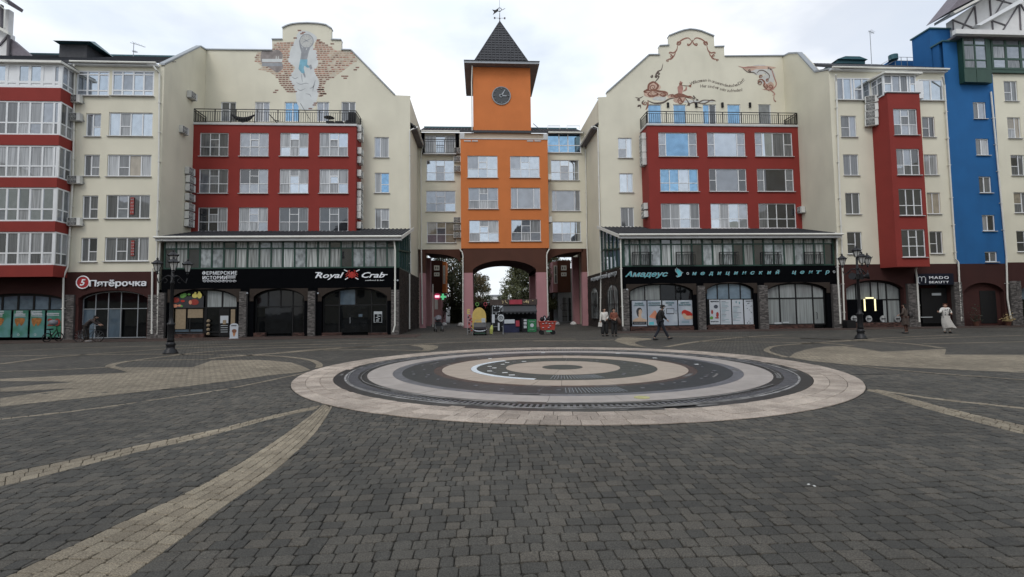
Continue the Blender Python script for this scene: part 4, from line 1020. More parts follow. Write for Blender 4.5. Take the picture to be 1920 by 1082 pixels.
# ---- right gable house
XRL, XRR = P(1124, 300, YG)[0], P(1472, 200, YG)[0]
rg = place('gabled_house', 'right gabled house with scrollwork mural and German motto over a red block', 'building', (17, YG + 5, 0))
f = Facade(rg, YG, 'cream')
for k, d in enumerate(((1215, 195.5, 1240.7, 233), (1262.7, 195.5, 1286.8, 233), (1318, 195.5, 1343, 233), (1364, 195.5, 1389, 233), (1422.4, 195.5, 1445.8, 233))):
    f.win(*d, cols=(1,) if k in (0, 1, 3, 4) else (.5, .5), gl=(lambda k: (lambda i, j: 'gblue' if k in (0, 1, 3) else ('gblue' if i == 0 and k == 2 else ('gdark' if k == 2 else 'gmid'))))(k), sill=False, name='terrace_door')
for k, (x0, y0, x1, y1) in enumerate(((1159, 258.4, 1185, 296), (1161.5, 325, 1187, 360.6), (1163.9, 389, 1188.8, 425.8))): f.win(x0, y0, x1, y1, gl=[('gmid', 'gsky'), ('gcurt', 'gsky'), ('ggrey', 'ggrey')][k], cols=(.6, .4), rows=[[.45] if k == 0 else [], []])
outr = [(1138.9, 181.5), (1138.9, 173.5), (1217, 103.8), (1236.7, 103.8), (1236.7, 86.9), (1254.7, 86), (1254.7, 68), (1271.5, 61.4), (1282, 58), (1293.5, 56), (1304, 57), (1314.4, 59.3), (1338.5, 69), (1339.9, 88.8), (1357.8, 88.2), (1358.6, 106.5), (1470, 105.7)]
gable_house(rg, XRL, XRR, 0, YS, outr, P(1130, 182.6, YG)[1], f)
wl = []
NWN = dict(cols=(.19, .60, .21), rows=[[.5], [], [.5]]); Q4 = dict(cols=(.25, .24, .27, .24), rows=[[.38], [.38], [.38], [.38]])
spec = (((1235, 248.5, 1307, 293.3), NWN, ('gmid', 'gblue', 'gmid')), ((1326.5, 248.5, 1397.5, 293.3), NWN, ('gmid', 'gsky', 'gmid')), ((1415.7, 248.5, 1486, 293.3), dict(cols=(.2, .28, .3, .22), rows=[[.5], [], [], [.5]]), ('gmid', 'gsky', 'ggrey', 'ggrey')),
        ((1238, 316.6, 1309.6, 359), Q4, ('gblue', 'gblue', 'gsky', 'gblue')), ((1330, 316.6, 1400, 359), NWN, ('gdark', 'gmid', 'gdark')), ((1420, 316.6, 1488.6, 359), NWN, ('ggrey', 'gdark', 'gmid')),
        ((1239.7, 381.5, 1312, 428), Q4, ('ggrey', 'gcurt', 'gsky', 'ggrey')), ((1333, 381.5, 1402.7, 428), Q4, ('gsky', 'gcurt', 'gsky', 'gmid')), ((1423, 381.5, 1493, 428), Q4, ('ggrey', 'gdark', 'gdark', 'gdark')))
for r, kw, g4 in spec: wl.append((r, dict(gl=(lambda g4: (lambda i, j: g4[i % len(g4)]))(g4), w=.055, **kw)))
sX0, sX1, sZ0, sZ1 = red_block(rg, 1216.5, 1500, 237, 432, wl, -1)
railing(rg, [(sX0 + .02, YG), (sX0 + .02, YR), (sX1 - .05, YR), (sX1 - .05, YG)], sZ1 + .18, P(1360, 210.5, YR)[1], .17)
Ze2 = P(1119, 240, YG)[1]
MB().box(XRL, XRL + .3, YG + .35, YC, 0, Ze2).build('flank_wall', M['cream2'], rg)
MB().box(XRL - .45, XRL + .3, YG + .3, YC + .2, Ze2, Ze2 + .1).build('eave_soffit', M['wood'], rg)
tiled(rg, YG + .3, YC + 8, (XRL - .45, Ze2 + .22), (XRL + 3.5, Ze2 + 3.0), axis='y')
MB().tube([(XRL - .52, YG + .2, Ze2 + .16), (XRL - .52, YC + .3, Ze2 + .16)], .08, 8).build('gutter', M['pipe'], rg)
pipe(rg, [(1113, 237, YG + .2), (1121, 240, YG - .1), (1124, 400, YG - .1), (1127, 512, YG - .1), (1125.5, 606, YG - .1)], YG)
for x in (1252, 1305, 1354, 1405.6):
    a, b_, c, d = R(x - 1.8, 193, x + 1.8, 202, YG); MB().box(a, b_, YG - .12, YG, c, d).box(a + .02, b_ - .02, YG - .14, YG - .12, c + .1, d - .1).build('wall_lamp', M['dark'], rg)
# scrollwork and motto
M['s_br'] = mat('scroll_brown', (.22, .10, .07), .9, var=.3, scale=6); M['s_pk'] = mat('scroll_peach', (.54, .38, .30), .9, var=.15); M['s_dk'] = mat('scroll_dark', (.12, .09, .075), .9); M['s_rd'] = mat('scroll_red', (.42, .22, .18), .9, var=.2); M['s_gy'] = mat('scroll_grey', (.54, .54, .52), .9, var=.1)
def nz_(x, y): return (1180 + x / 5.41, 40 + y / 5.41)
def np_(pts): return [P(*nz_(x, y), YG) for x, y in pts]
sm = MB(); sm.lift = .00012
def stroke(pts, w=.1, mi=0, y=-.006): ribbon(spline(np_(pts), 7), lambda t: .025 + w * sin(pi * min(1, max(0, t))) , YG + y, sm, mi)
def curl(x, y, r, turns=1.3, a0=0, dirn=1, w=.08, mi=0, k=1.0):
    pts = [(x + r * (1 - t * .85) * cos(a0 + dirn * t * turns * 2 * pi), y + r * (1 - t * .85) * sin(a0 + dirn * t * turns * 2 * pi)) for t in [i / 16 for i in range(17)]]
    ribbon(np_(pts), lambda t: w * (1 - .6 * t), YG - .007, sm, mi)
mir = lambda pts: [(1276 - x, y) for x, y in pts]
top_l = [[(630, 200), (600, 170), (550, 180), (500, 215), (480, 240)], [(480, 240), (490, 210), (520, 215), (505, 240), (480, 235)], [(490, 240), (480, 290), (450, 320), (410, 315), (405, 330)], [(470, 310), (455, 345), (425, 380), (400, 385), (378, 400)], [(408, 325), (430, 345), (440, 370), (415, 375)], [(637, 190), (625, 225), (595, 245), (588, 225)]]
for pts in top_l:
    for q in (pts, mir(pts)): stroke(q, .13, 1, -.005); stroke(q, .06, 0, -.007)
for x, y in ((500, 225), (425, 355), (598, 236), (385, 397)):
    for sx, dr_ in ((x, 1), (1276 - x, -1)): curl(sx, y, 14, 1.2, 0, dr_, .06, 0)
for cx, cy, rx, ry, mi in ((250, 665, 60, 55, 1), (230, 740, 80, 40, 1), (340, 735, 55, 30, 1), (310, 785, 70, 22, 4), (510, 800, 60, 38, 1), (450, 765, 70, 18, 1), (630, 815, 90, 14, 4), (740, 815, 110, 12, 4), (1310, 490, 95, 50, 4), (1430, 560, 45, 95, 4), (1220, 480, 60, 22, 1), (1420, 660, 55, 45, 1), (1330, 470, 150, 18, 1), (1380, 590, 55, 45, 4)):
    sm.sheet_y(spline(np_([(cx + rx * cos(t) * rr.uniform(.8, 1.15), cy - ry * sin(t) * rr.uniform(.8, 1.15)) for t in [2 * pi * i / 9 for i in range(9)]][::-1]), 4, True), YG - .004, mi)
for pts, w, mi in (([(340, 430), (325, 490), (290, 510), (270, 550), (300, 560), (275, 600), (250, 620)], .10, 2), ([(250, 620), (200, 640), (190, 690), (150, 715), (200, 730)], .16, 0), ([(190, 640), (240, 615), (290, 650), (270, 690), (230, 690)], .14, 0), ([(160, 710), (230, 700), (300, 710), (370, 720), (390, 750)], .14, 0), ([(180, 740), (230, 760), (290, 740), (250, 715)], .13, 0), ([(300, 740), (340, 760), (370, 745), (350, 720)], .12, 0), ([(390, 750), (440, 745), (470, 770), (520, 755), (580, 770), (640, 790)], .15, 0), ([(180, 800), (250, 830), (340, 825), (400, 790), (460, 780)], .12, 2), ([(150, 800), (130, 830), (160, 850)], .1, 2), ([(190, 800), (185, 860), (165, 900)], .12, 0),
                   ([(60, 770), (100, 780), (140, 760)], .05, 2), ([(80, 870), (110, 850), (115, 885)], .07, 2), ([(480, 820), (510, 780), (540, 820), (560, 780)], .10, 0), ([(600, 850), (640, 825), (700, 825), (760, 800), (880, 810)], .09, 2), ([(690, 830), (760, 835), (830, 800), (870, 805)], .08, 2), ([(620, 760), (660, 790), (650, 755), (690, 800)], .05, 2), ([(560, 770), (600, 830), (580, 860)], .07, 2), ([(640, 780), (680, 860), (740, 880)], .05, 2),
                   ([(1105, 455), (1160, 470), (1230, 465), (1290, 470)], .09, 3), ([(1150, 475), (1200, 515), (1260, 520), (1290, 545)], .07, 2), ([(1290, 530), (1320, 500), (1370, 505), (1420, 550), (1405, 600)], .07, 2), ([(1300, 600), (1340, 590), (1370, 620), (1365, 660), (1420, 710)], .13, 0), ([(1400, 465), (1440, 490), (1465, 560), (1490, 640), (1450, 690), (1420, 690)], .08, 3), ([(1370, 620), (1420, 670), (1470, 670)], .14, 3), ([(1350, 690), (1430, 700), (1475, 740), (1450, 750)], .08, 3), ([(1470, 740), (1465, 790), (1485, 815), (1470, 810)], .06, 3), ([(1300, 635), (1320, 610), (1350, 620)], .1, 2), ([(1405, 470), (1420, 480)], .12, 2), ([(1425, 480), (1440, 495)], .12, 2)):
    stroke(pts, w, mi)
for x, y, r, d in ((240, 670, 34, 1), (215, 745, 30, -1), (330, 742, 26, 1), (300, 530, 14, -1), (270, 560, 12, 1), (225, 560, 14, 1), (515, 815, 26, 1), (160, 830, 22, -1), (95, 800, 12, 1), (95, 860, 12, -1), (440, 690 + 70, 18, 1), (605, 845, 14, -1), (1320, 630, 24, 1), (1430, 665, 26, -1), (1385, 665, 20, 1), (1335, 560, 18, 1), (1400, 600, 16, -1), (690, 800, 9, 1), (1220, 500, 14, 1)): curl(x, y, r, 1.4, rr.uniform(0, 6), d, .09, 0 if r > 15 else 2)
# seated piper
sm.sheet_y(np_([(495, 740), (530, 750), (545, 690), (540, 650), (510, 640), (488, 670)]), YG - .009, 3); sm.sheet_y(np_([(470, 775), (560, 770), (600, 760), (540, 735), (495, 730), (455, 745)]), YG - .009, 0)
sm.sheet_y(spline(np_(circ(520, 635, 16, 8)[:-1][::-1]), 3, True), YG - .010, 0); sm.sheet_y(np_([(505, 630), (545, 625), (515, 605)]), YG - .011, 3)
stroke([(525, 650), (575, 655), (610, 655)], .03, 2, -.011); sm.sheet_y(np_([(600, 660), (625, 672), (628, 640), (600, 650)]), YG - .011, 0); stroke([(545, 710), (575, 690), (575, 660)], .12, 3, -.010); stroke([(560, 770), (610, 765), (645, 775)], .12, 0, -.010)
so = sm.build('scroll_mural', [M['s_br'], M['s_pk'], M['s_dk'], M['s_rd'], M['s_gy']], rg); so['label'] = 'painted brown and peach scrollwork with a seated piper'
def curved_text(s, path, h, mk, parent, name='motto', w=1.0):
    L = length(path); n = len(s); tot = sum(.5 if c in ' ilrt!.' else 1 for c in s); pos = 0; objs = []
    for ch in s:
        wd = .5 if ch in ' ilrt!.' else 1
        if ch != ' ':
            q = at_len(path, L * (pos + wd / 2) / tot); q2 = at_len(path, min(L, L * (pos + wd / 2) / tot + .1)); q1 = at_len(path, max(0, L * (pos + wd / 2) / tot - .1))
            objs.append(text_obj(ch, q[0], q[1], YG - .006, h, mk, parent, 'letter', rot=atan2(q2[1] - q1[1], q2[0] - q1[0]), ext=.002, bold=.0))
        pos += wd
    m0 = MB()
    for o in objs:
        o.matrix_basis; mw = Matrix.Translation(o.location) @ o.rotation_euler.to_matrix().to_4x4(); b0 = len(m0.v)
        for v in o.data.vertices: m0.v.append(tuple(mw @ v.co))
        for p in o.data.polygons: m0.f.append(tuple(b0 + i for i in p.vertices)); m0.m.append(0)
        me = o.data; bpy.data.objects.remove(o); bpy.data.meshes.remove(me)
    return m0.build(name, M[mk], parent)
curved_text('Willkommen in unserem deutschen Dorf!', spline(np_([(635, 645), (700, 622), (800, 612), (900, 640), (1000, 665), (1100, 655), (1175, 600)]), 6), .27, 's_dk', rg)
curved_text('Hier sind wir sehr zufrieden!', spline(np_([(725, 672), (800, 672), (880, 685), (970, 712), (1050, 718), (1150, 708)]), 6), .27, 's_dk', rg)
curved_text('2017', spline(np_([(1315, 535), (1350, 522), (1390, 545)]), 6), .27, 's_dk', rg, 'year')

# ---------------------------------------------------------------- shop galleries (glazed upper storey, dark fascia, arched shops)
def gallery(root, X0, X1, Zbot_gl, Ztop_gl, Zfas, bays, mull, tr, side, Xs_end, zroof):
    """bays: (xa, xb, spring, crown)"""
    b = MB(); b.box(X0, X1, YS, YS + .3, Zfas, Zbot_gl); b.build('fascia', M['fascia'], root)
    # glazed band
    wn_ = window(root, X0 + .05, X1 - .05, Zbot_gl, Ztop_gl, YS + .1, cols=mull, rows=[(tr - Zbot_gl) / (Ztop_gl - Zbot_gl)], gl=('gcurt2', 'gcurt2', 'gcurt2', 'gsky2', 'gsky2', 'gdark'), fm='green', w=.10, sill=False, name='gallery_glazing')
    MB().box(X0 + .3, X1 - .3, YS + .35, YG - .02, .1, Ztop_gl).build('gallery_core', M['dark'], root)
    return wn_
M['gcurt2'] = glass('gallery_curtain', (.42, .44, .43), 1, 1.5, lo=.25, rnd=.3); M['gsky2'] = glass('gallery_glass_grey', (.34, .37, .38), 0, 1.6, rnd=.3)
# left gallery
XA, XB = P(302, 560, YS)[0], P(748, 560, YS)[0]
sl = place('shop_gallery', 'low black-fronted shop row under the left gable with green glazed upper storey', 'shop row', ((XA + XB) / 2, YS + 2, 0))
zf0, zf1, zg1, ztr = P(520, 541, YS)[1], P(520, 503.5, YS)[1], P(520, 450.5, YS)[1], P(520, 465.5, YS)[1]
ml = [2.6] + [1] * 17 + [.9]
gallery(sl, XA, XB, zf1, zg1, zf0, None, [1] * 20, ztr, 1, None, None)
zr0, zr1 = P(520, 444, YS - .4)[1], P(520, 434, YR)[1]
def leanto(root, X0, X1, z0, z1, side):
    tiled(root, X0 - .2, X1 + .2, (YS - .45, z0), (YR + .02, z1), n=9)
    if side > 0:
        tiled(root, rX1 + .02, X1 + .2, (YR + .02, z1), (YG - .02, z1 + (z1 - z0) / (YR - YS) * (YG - YR)), n=4, name='roof_end')
    else: tiled(root, X0 - .2, sX0 - .02, (YR + .02, z1), (YG - .02, z1 + (z1 - z0) / (YR - YS) * (YG - YR)), n=4, name='roof_end')
    MB().box(X0 - .2, X1 + .2, YS - .47, YS - .40, z0 - .26, z0 + .01).box(X0 - .2, X1 + .2, YS - .40, YS + .05, z0 - .26, z0 - .22).build('eave_board', M['sill'], root)
    MB().tube([(X0 - .25, YS - .55, z0 - .02), (X1 + .25, YS - .55, z0 - .02)], .075, 8).build('gutter', M['pipe'], root)
leanto(sl, XA, XB, zr0, zr1, 1)
b = MB(); xe = XB + .2; sl_ = (zr1 - zr0) / (YR - YS)
b.prism_x([(YS - .45, zr0 - .22), (YG, zr0 - .22 + sl_ * (YG - YS + .45)), (YG, zr0 + .02 + sl_ * (YG - YS + .45)), (YS - .45, zr0 + .02)], xe, xe + .05); b.build('verge_board', M['pipe'], sl)
# right flank of the left gallery: brick below, glass above
def flank(root, X, face, ztop_front, z_b, glz):
    s_ = 1 if face == '+x' else -1
    b = MB(); xa, xb = (X - .3, X) if s_ > 0 else (X, X + .3)
    b.box(xa, xb, YS + .31, YC, 0, z_b); b.build('flank_wall', M['bb3'], root)
    brick_face(root, YS + .05, YC, 0, z_b, X, 'bb', axis=face, bw=.26, bh=.10)
    fl = MB(); n = 5; ys = [YS + .1 + (YG - YS - .2) * i / n for i in range(n + 1)]
    for y in ys: fl.box(xa + .02, xb, y - .04, y + .04, z_b, glz + sl_ * (y - YS))
    fl.box(xa + .02, xb, YS, YG, z_b, z_b + .1)
    fl.prism_x([(YS, glz - .75), (YG, glz - .75 + sl_ * 2), (YG, glz - .65 + sl_ * 2), (YS, glz - .65)], xa + .02, xb)
    fr = fl.build('flank_glazing', M['green'], root)
    for i in range(n):
        y0, y1 = ys[i] + .04, ys[i + 1] - .04
        pm = MB(); pm.prism_x([(y0, z_b + .1), (y1, z_b + .1), (y1, glz + sl_ * (y1 - YS)), (y0, glz + sl_ * (y0 - YS))], X - s_ * .12, X - s_ * .10); pm.build('pane', M['gshopb' if i < 3 else 'gmid'], fr)
flank(sl, XB, '+x', zf1, P(751, 503, YS)[1], zg1)
# shop bays
def shopbay(root, xa, xb, sp_y, cr_y, bot_y, xw0, xw1, zfas, mk='brown'):
    a, b_ = P(xa, 590, YS)[0], P(xb, 590, YS)[0]; xm = (xa + xb) / 2; s_, c_ = P(xm, sp_y, YS)[1], P(xm, cr_y, YS)[1]
    w = MB(); arch_panel(w, xw0, xw1, 0, zfas, YS + .02, a, b_, s_, c_, dep=.45); w.build('bay_wall', M[mk], root)
    mo = MB(); arch_panel(mo, a - .25, b_ + .25, s_ - .3, min(zfas, c_ + .28), YS - .03, a, b_, s_, c_, dep=.05); mo.build('arch_moulding', M['bb'], root)
    return a, b_, s_, c_
def pilaster(root, xa, xb, ytop, mk='gb'):
    x0, x1 = P(xa, 590, YS)[0], P(xb, 590, YS)[0]; zt = P((xa + xb) / 2, ytop, YS)[1]
    MB().box(x0, x1, YS - .16, YS + .1, 0, zt).build('pilaster', M[mk + '3'], root)
    brick_face(root, x0 + .01, x1 - .01, 0, zt, YS - .16, mk, bw=.20, bh=.07)
def plinth(root, xa, xb, ytop, Y=None):
    x0, x1 = P(xa, 625, YS)[0], P(xb, 625, YS)[0]; zt = P((xa + xb) / 2, ytop, YS)[1]
    MB().box(x0, x1, YS + .05, YS + .4, 0, zt).build('plinth', M['rb3'], root); brick_face(root, x0, x1, 0, zt, YS + .05, 'rb', bw=.24, bh=.075)
e1, e2, e3 = P(456.5, 590, YS)[0], P(585, 590, YS)[0], P(741, 590, YS)[0]
aA = shopbay(sl, 321, 443, 558, 541, 630, XA, e1, zf0, 'fascia'); aB = shopbay(sl, 475, 570, 556, 541, 630, e1, e2, zf0, 'fascia'); aC = shopbay(sl, 603, 726, 556, 539, 628, e2, XB, zf0, 'fascia')
for xa, xb, yt in ((299, 311, 549), (450, 464, 547), (578, 592, 546), (734, 749, 543.5)): pilaster(sl, xa, xb, yt)
arch_window(sl, aA[0] + .02, aA[1] - .02, .3, aA[2], aA[3] - .02, YS + .3, 4, P(380, 577, YS)[1], lambda i: 'gshop' if i < 2 else 'gshopw', lambda i: [None, None, 'gshop', 'gshop'][i], w=.09)
arch_window(sl, aB[0] + .02, aB[1] - .02, .1, aB[2], aB[3] - .02, YS + .3, 4, P(520, 575, YS)[1], 'gshop', 'gshop', w=.08)
arch_window(sl, aC[0] + .02, aC[1] - .02, .1, aC[2], aC[3] - .02, YS + .3, 4, P(660, 572, YS)[1], lambda i: 'gshopb' if i == 1 else 'gshop', 'gshop', w=.08)
for xa, xb in ((320, 382), (475, 497), (548, 571), (603, 640), (690, 727)): plinth(sl, xa, xb, 626 if xa < 400 else 624)
# blinds, doors, notices in the left shops
def card(root, name, px, Y, mk, th=.02, label=None):
    a, b_, c, d = R(*px, Y); o = MB().box(a, b_, Y - th, Y, c, d).build(name, M[mk], root)
    if label: o['label'] = label
    return o
card(sl, 'blind', (322.7, 579.5, 348.5, 617), YS + .28, 'blind'); card(sl, 'blind', (352.5, 579.5, 380.5, 596), YS + .28, 'blind'); card(sl, 'low_window', (323, 618, 380, 627), YS + .3, 'gshopb')
card(sl, 'blind', (352.5, 597, 380.5, 626), YS + .31, 'gshop')
b = MB(); a = R(413, 592, 428, 606, YS + .2); b.box(a[0], a[1], YS + .2, YS + .22, a[2], a[3]); b.build('notice', M['paper'], sl); card(sl, 'notice', (418, 600, 424, 608), YS + .19, 'blind')
card(sl, 'door_panel', (411, 579, 430, 631), YS + .27, 'dark'); card(sl, 'shelf', (433, 580, 441, 610), YS + .28, 'blind')
for k in range(4): card(sl, 'price_strip', (414, 610 + k * 4, 427, 611 + k * 4), YS + .25, 'texts')
hb = MB()
for k in range(4): hb.lathe([(.02, -.1), (.1, -.06), (.11, .04), (.03, .1)], c=(P(388.5, 602, YS)[0], YS + .15, P(388, 602 + k * 8, YS)[1]), n=10)
hb.build('hanging_baskets', M['blind'], sl)
card(sl, 'menu_board', (701, 584, 716.5, 605), YS + .27, 'texts'); card(sl, 'menu_inner', (702.2, 589, 715.3, 604), YS + .245, 'fascia')
for k in range(6):
    u = random.uniform(703, 709); card(sl, 'menu_print', (u, 590 + k * 2.3, u + random.uniform(3, 6), 591.3 + k * 2.3), YS + .222, 'texts')
card(sl, 'notice', (672.5, 589, 679.5, 594), YS + .27, 'gshopb'); card(sl, 'door_panel', (640, 573, 690, 627), YS + .28, 'gshop'); card(sl, 'door_panel', (497, 578, 547, 631), YS + .28, 'gshop')
MB().tube([(P(655, 600, YS)[0], YS + .2, 1.2), (P(655, 600, YS)[0], YS + .2, .8)], .02, 6).build('door_handle', M['metalg'], sl)
pipe(sl, [(733, 445, YS - .5), (739, 452, YS - .2), (741, 470, YS - .2), (740.5, 610, YS - .2), (737, 623, YS - .2)], YS); pipe(sl, [(304, 449, YS - .5), (300, 455, YS - .1), (296.5, 520, YS - .1), (295.5, 627, YS - .1)], YS)
yA, zA = PX(771, 517, XB); pts = [(XB + .1, YS + 4.4, 4.4), (XB + .1, YS + 4.4, .2)]
MB().tube(pts, .055, 8).build('downpipe', M['pipe'], sl)
# right gallery
XC, XD = P(1166, 560, YS)[0], P(1571, 560, YS)[0]
sr = place('shop_gallery', 'low black-fronted medical centre row under the right gable with green glazed upper storey', 'shop row', ((XC + XD) / 2, YS + 2, 0))
zf0, zf1, zg1, ztr = P(1365, 531, YS)[1], P(1365, 499, YS)[1], P(1365, 446, YS)[1], P(1365, 457.5, YS)[1]
gallery(sr, XC, XD, zf1, zg1, zf0, None, [.8] + [1, 1, 1.02, .98] * 4 + [1, 1, 1, 1], ztr, -1, None, None)
zr0, zr1 = P(1365, 439.5, YS - .4)[1], P(1365, 429.5, YR)[1]; sl_ = (zr1 - zr0) / (YR - YS)
leanto(sr, XC, XD, zr0, zr1, -1)
b = MB(); xe = XC - .2; b.prism_x([(YS - .45, zr0 - .22), (YG, zr0 - .22 + sl_ * (YG - YS + .45)), (YG, zr0 + .02 + sl_ * (YG - YS + .45)), (YS - .45, zr0 + .02)], xe - .05, xe); b.build('verge_board', M['pipe'], sr)
flank(sr, XC, '-x', zf1, P(1165, 500, YS)[1], zg1)
jr = [(1186, 1223.5), (1268, 1303.5), (1349, 1385), (1429.5, 1465), (1508.5, 1544)]
for xa, xb in jr: railing(sr, [(P(xa, 485, YS)[0], YS - .03), (P(xb, 485, YS)[0], YS - .03)], zf1 + .02, P((xa + xb) / 2, 473, YS)[1], .12)
e1, e2 = P(1315, 590, YS)[0], P(1430, 590, YS)[0]
aA = shopbay(sr, 1182, 1300.5, 545, 531, 612, XC, e1, zf0, 'fascia'); aB = shopbay(sr, 1327, 1415, 542, 529, 611, e1, e2, zf0, 'fascia'); aC = shopbay(sr, 1441, 1552, 542, 529, 611, e2, XD, zf0, 'fascia')
for xa, xb, yt in ((1166, 1179, 542), (1308, 1322, 536), (1422, 1439, 535), (1560, 1576, 533)): pilaster(sr, xa, xb, yt)
arch_window(sr, aA[0] + .02, aA[1] - .02, .3, aA[2], aA[3] - .02, YS + .25, 4, P(1241, 563, YS)[1], lambda i: 'gshopw' if i < 2 else 'gshop', 'gshop', w=.07)
arch_window(sr, aB[0] + .02, aB[1] - .02, .3, aB[2], aB[3] - .02, YS + .25, 4, P(1371, 561, YS)[1], 'gshopb2', 'gshop', w=.07)
arch_window(sr, aC[0] + .02, aC[1] - .02, .25, aC[2], aC[3] - .02, YS + .25, 4, P(1496, 559, YS)[1], 'gshopw', 'gshopw', w=.09, cols=(1.05, 1.3, 1.35, .95))
for xa, xb in ((1180, 1302), (1325, 1416), (1440, 1528)): plinth(sr, xa, xb, 612 if xa < 1320 else 609)
dh = MB(); x, z = P(1534, 592, YS); dh.tube([(x, YS + .18, z + .25), (x, YS + .10, z + .2), (x, YS + .10, z - .2), (x, YS + .18, z - .25)], .02, 6); dh.build('door_handle', M['dark'], sr)
card(sr, 'letter_slot', (1452, 604.5, 1465, 607.5), YS + .2, 'texts'); card(sr, 'letter_slot', (1468, 603.5, 1479, 606), YS + .2, 'texts')
pipe(sr, [(1169, 442, YS - .5), (1163.5, 450, YS - .15), (1165, 520, YS - .2), (1168, 612, YS - .2)], YS); pipe(sr, [(1567, 437, YS - .5), (1569, 448, YS - .2), (1571, 520, YS - .2), (1576, 607, YS - .2)], YS)
# flank arched windows of the medical centre (barred)
for pa, pb_, zt in ((1162, 1142, 3.35), (1124, 1111, 3.35)):
    y0_, y1_ = PX(pa, 570, XC)[0], PX(pb_, 570, XC)[0]; yc, w = (y0_ + y1_) / 2, (y1_ - y0_); fl = MB(); n = 10; zs = zt - .75
    pts = [(yc - w / 2, .7), (yc + w / 2, .7)] + [(yc + w / 2 * cos(t), zs + (zt - zs) * sin(t)) for t in [pi * k / n for k in range(n + 1)]]
    fr = fl.prism_x(pts, XC - .10, XC - .06).build('flank_window', M['dark'], sr); MB().prism_x([(yc + (y - yc) * .92, .7 + (z - .7) * .96 + .03) for y, z in pts], XC - .13, XC - .105).build('pane', M['gcurt2'], fr)
    br_ = MB()
    for k in range(5): y = yc - w / 2 + w * (k + .5) / 5; br_.bar((XC - .17, y, .75), (XC - .17, y, zs + .3), .035)
    br_.bar((XC - .17, yc - w / 2, 1.9), (XC - .17, yc + w / 2, 1.9), .04); br_.build('window_bars', M['dark'], fr)
# ---------------------------------------------------------------- gate building: cream wings over arches
gb_ = place('gate_building', 'cream linking house over the gateway arches, either side of the orange clock tower', 'building', (P(945, 600, YC)[0], YC + 4, 0))
CX0, CX1 = XGR + .02, XRL - .02
Zc0, Zc1 = P(945, 467, YC)[1], P(945, 250, YC)[1]
f = Facade(gb_, YC, 'cream')
for k, r in enumerate(((799.7, 300, 852, 339), (799, 357.6, 854, 396.5), (800.6, 416.5, 855, 455.4))): f.win(*r, cols=(.34, .3, .36), rows=R3, gl=[('gmid', 'gmid', 'gsky'), ('gmid', 'gsky', 'gmid'), ('gtan', 'gtan', 'gmid')][k], w=.05)
for k, r in enumerate(((1033, 300, 1085.5, 338), (1035, 357, 1088, 395.5), (1036, 415.5, 1089.4, 453))): f.win(*r, cols=[(.34, .3, .36), (.14, .66, .2), (.34, .3, .36)][k], rows=[R3, [[], [], []], [[.4], [.4], [.4]]][k], gl=[('gsky', 'gsky', 'gmid'), ('gmid', 'gmid'), ('gsky', 'gmid', 'gsky')][k], w=.05)
f.win(797, 252, 853.7, 288, cols=(1, 1, 1), gl=('gcurt', 'gsky'), name='balcony_window', w=.1, rec=.3); f.win(1026, 249.5, 1089, 286.7, cols=(1.2, .9, 1.3), rows=[[.38], [.38], [.38]], gl=('gblue',), name='balcony_window', w=.08, rec=.05)
f.build(CX0, CX1, Zc0, Zc1)
MB().box(CX0 + .01, CX1 - .01, YC + .45, YC + 5.5, Zc0, Zc1 - .05).build('building_body', M['cream2'], gb_)
a, b_, c, d = R(790, 250, 861, 290, YC); MB().box(a, R(796.5, 252, 853.7, 288, YC)[0], YC - .06, YC - .002, c, d).build('balcony_surround', M['fascia'], gb_); MB().box(R(797, 252, 854, 288, YC)[1], b_, YC - .06, YC - .002, c, d).build('balcony_surround', M['fascia'], gb_)
rl = R(796, 265, 855, 290.5, YC); railing(gb_, [(rl[0], YC), (rl[0], YC - .5), (rl[1], YC - .5), (rl[1], YC)], rl[2], rl[3], .2)
MB().box(rl[0] - .05, rl[1] + .05, YC - .55, YC, rl[2] - .08, rl[2]).build('balcony_slab', M['sill'], gb_)
tiled(gb_, CX0 + .2, CX1 - .2, (YC - .35, Zc1 + .05), (YC + 3.2, P(820, 240, YC + 3.2)[1]), name='roof')
MB().box(CX0 + .2, CX1 - .2, YC + 3.1, YC + 3.4, P(820, 240, YC + 3.2)[1] - .05, P(820, 240, YC + 3.2)[1] + .12).build('ridge', M['metalbl'], gb_)
b = MB()
for xa, xb in ((790, 862), (1027, 1092)): x0, x1 = P(xa, 250, YC)[0], P(xb, 250, YC)[0]; b.box(x0, x1, YC - .42, YC - .3, Zc1 - .05, Zc1 + .08)
b.build('gutter', M['pipe'], gb_)
for xa, xb in ((1027, 1050), (1063, 1087)): MB().tube([(P(xa, 237, YC + 2.5)[0], YC + 2.5, P(xa, 242, YC + 2.5)[1]), (P(xa, 237, YC + 2.5)[0], YC + 2.5, P(xa, 236, YC + 2.5)[1]), (P(xb, 237, YC + 2.5)[0], YC + 2.5, P(xb, 236, YC + 2.5)[1]), (P(xb, 237, YC + 2.5)[0], YC + 2.5, P(xb, 242, YC + 2.5)[1])], .03, 5).build('roof_rail', M['pipe'], gb_)
pipe(gb_, [(793, 275, YC - .3), (791, 280, YC - .1), (789, 300, YC - .1), (790, 470, YC - .1), (792, 608, YC - .1)], YC); pipe(gb_, [(1094, 275, YC - .3), (1098, 280, YC - .1), (1101, 470, YC - .1), (1106, 608, YC - .1)], YC)
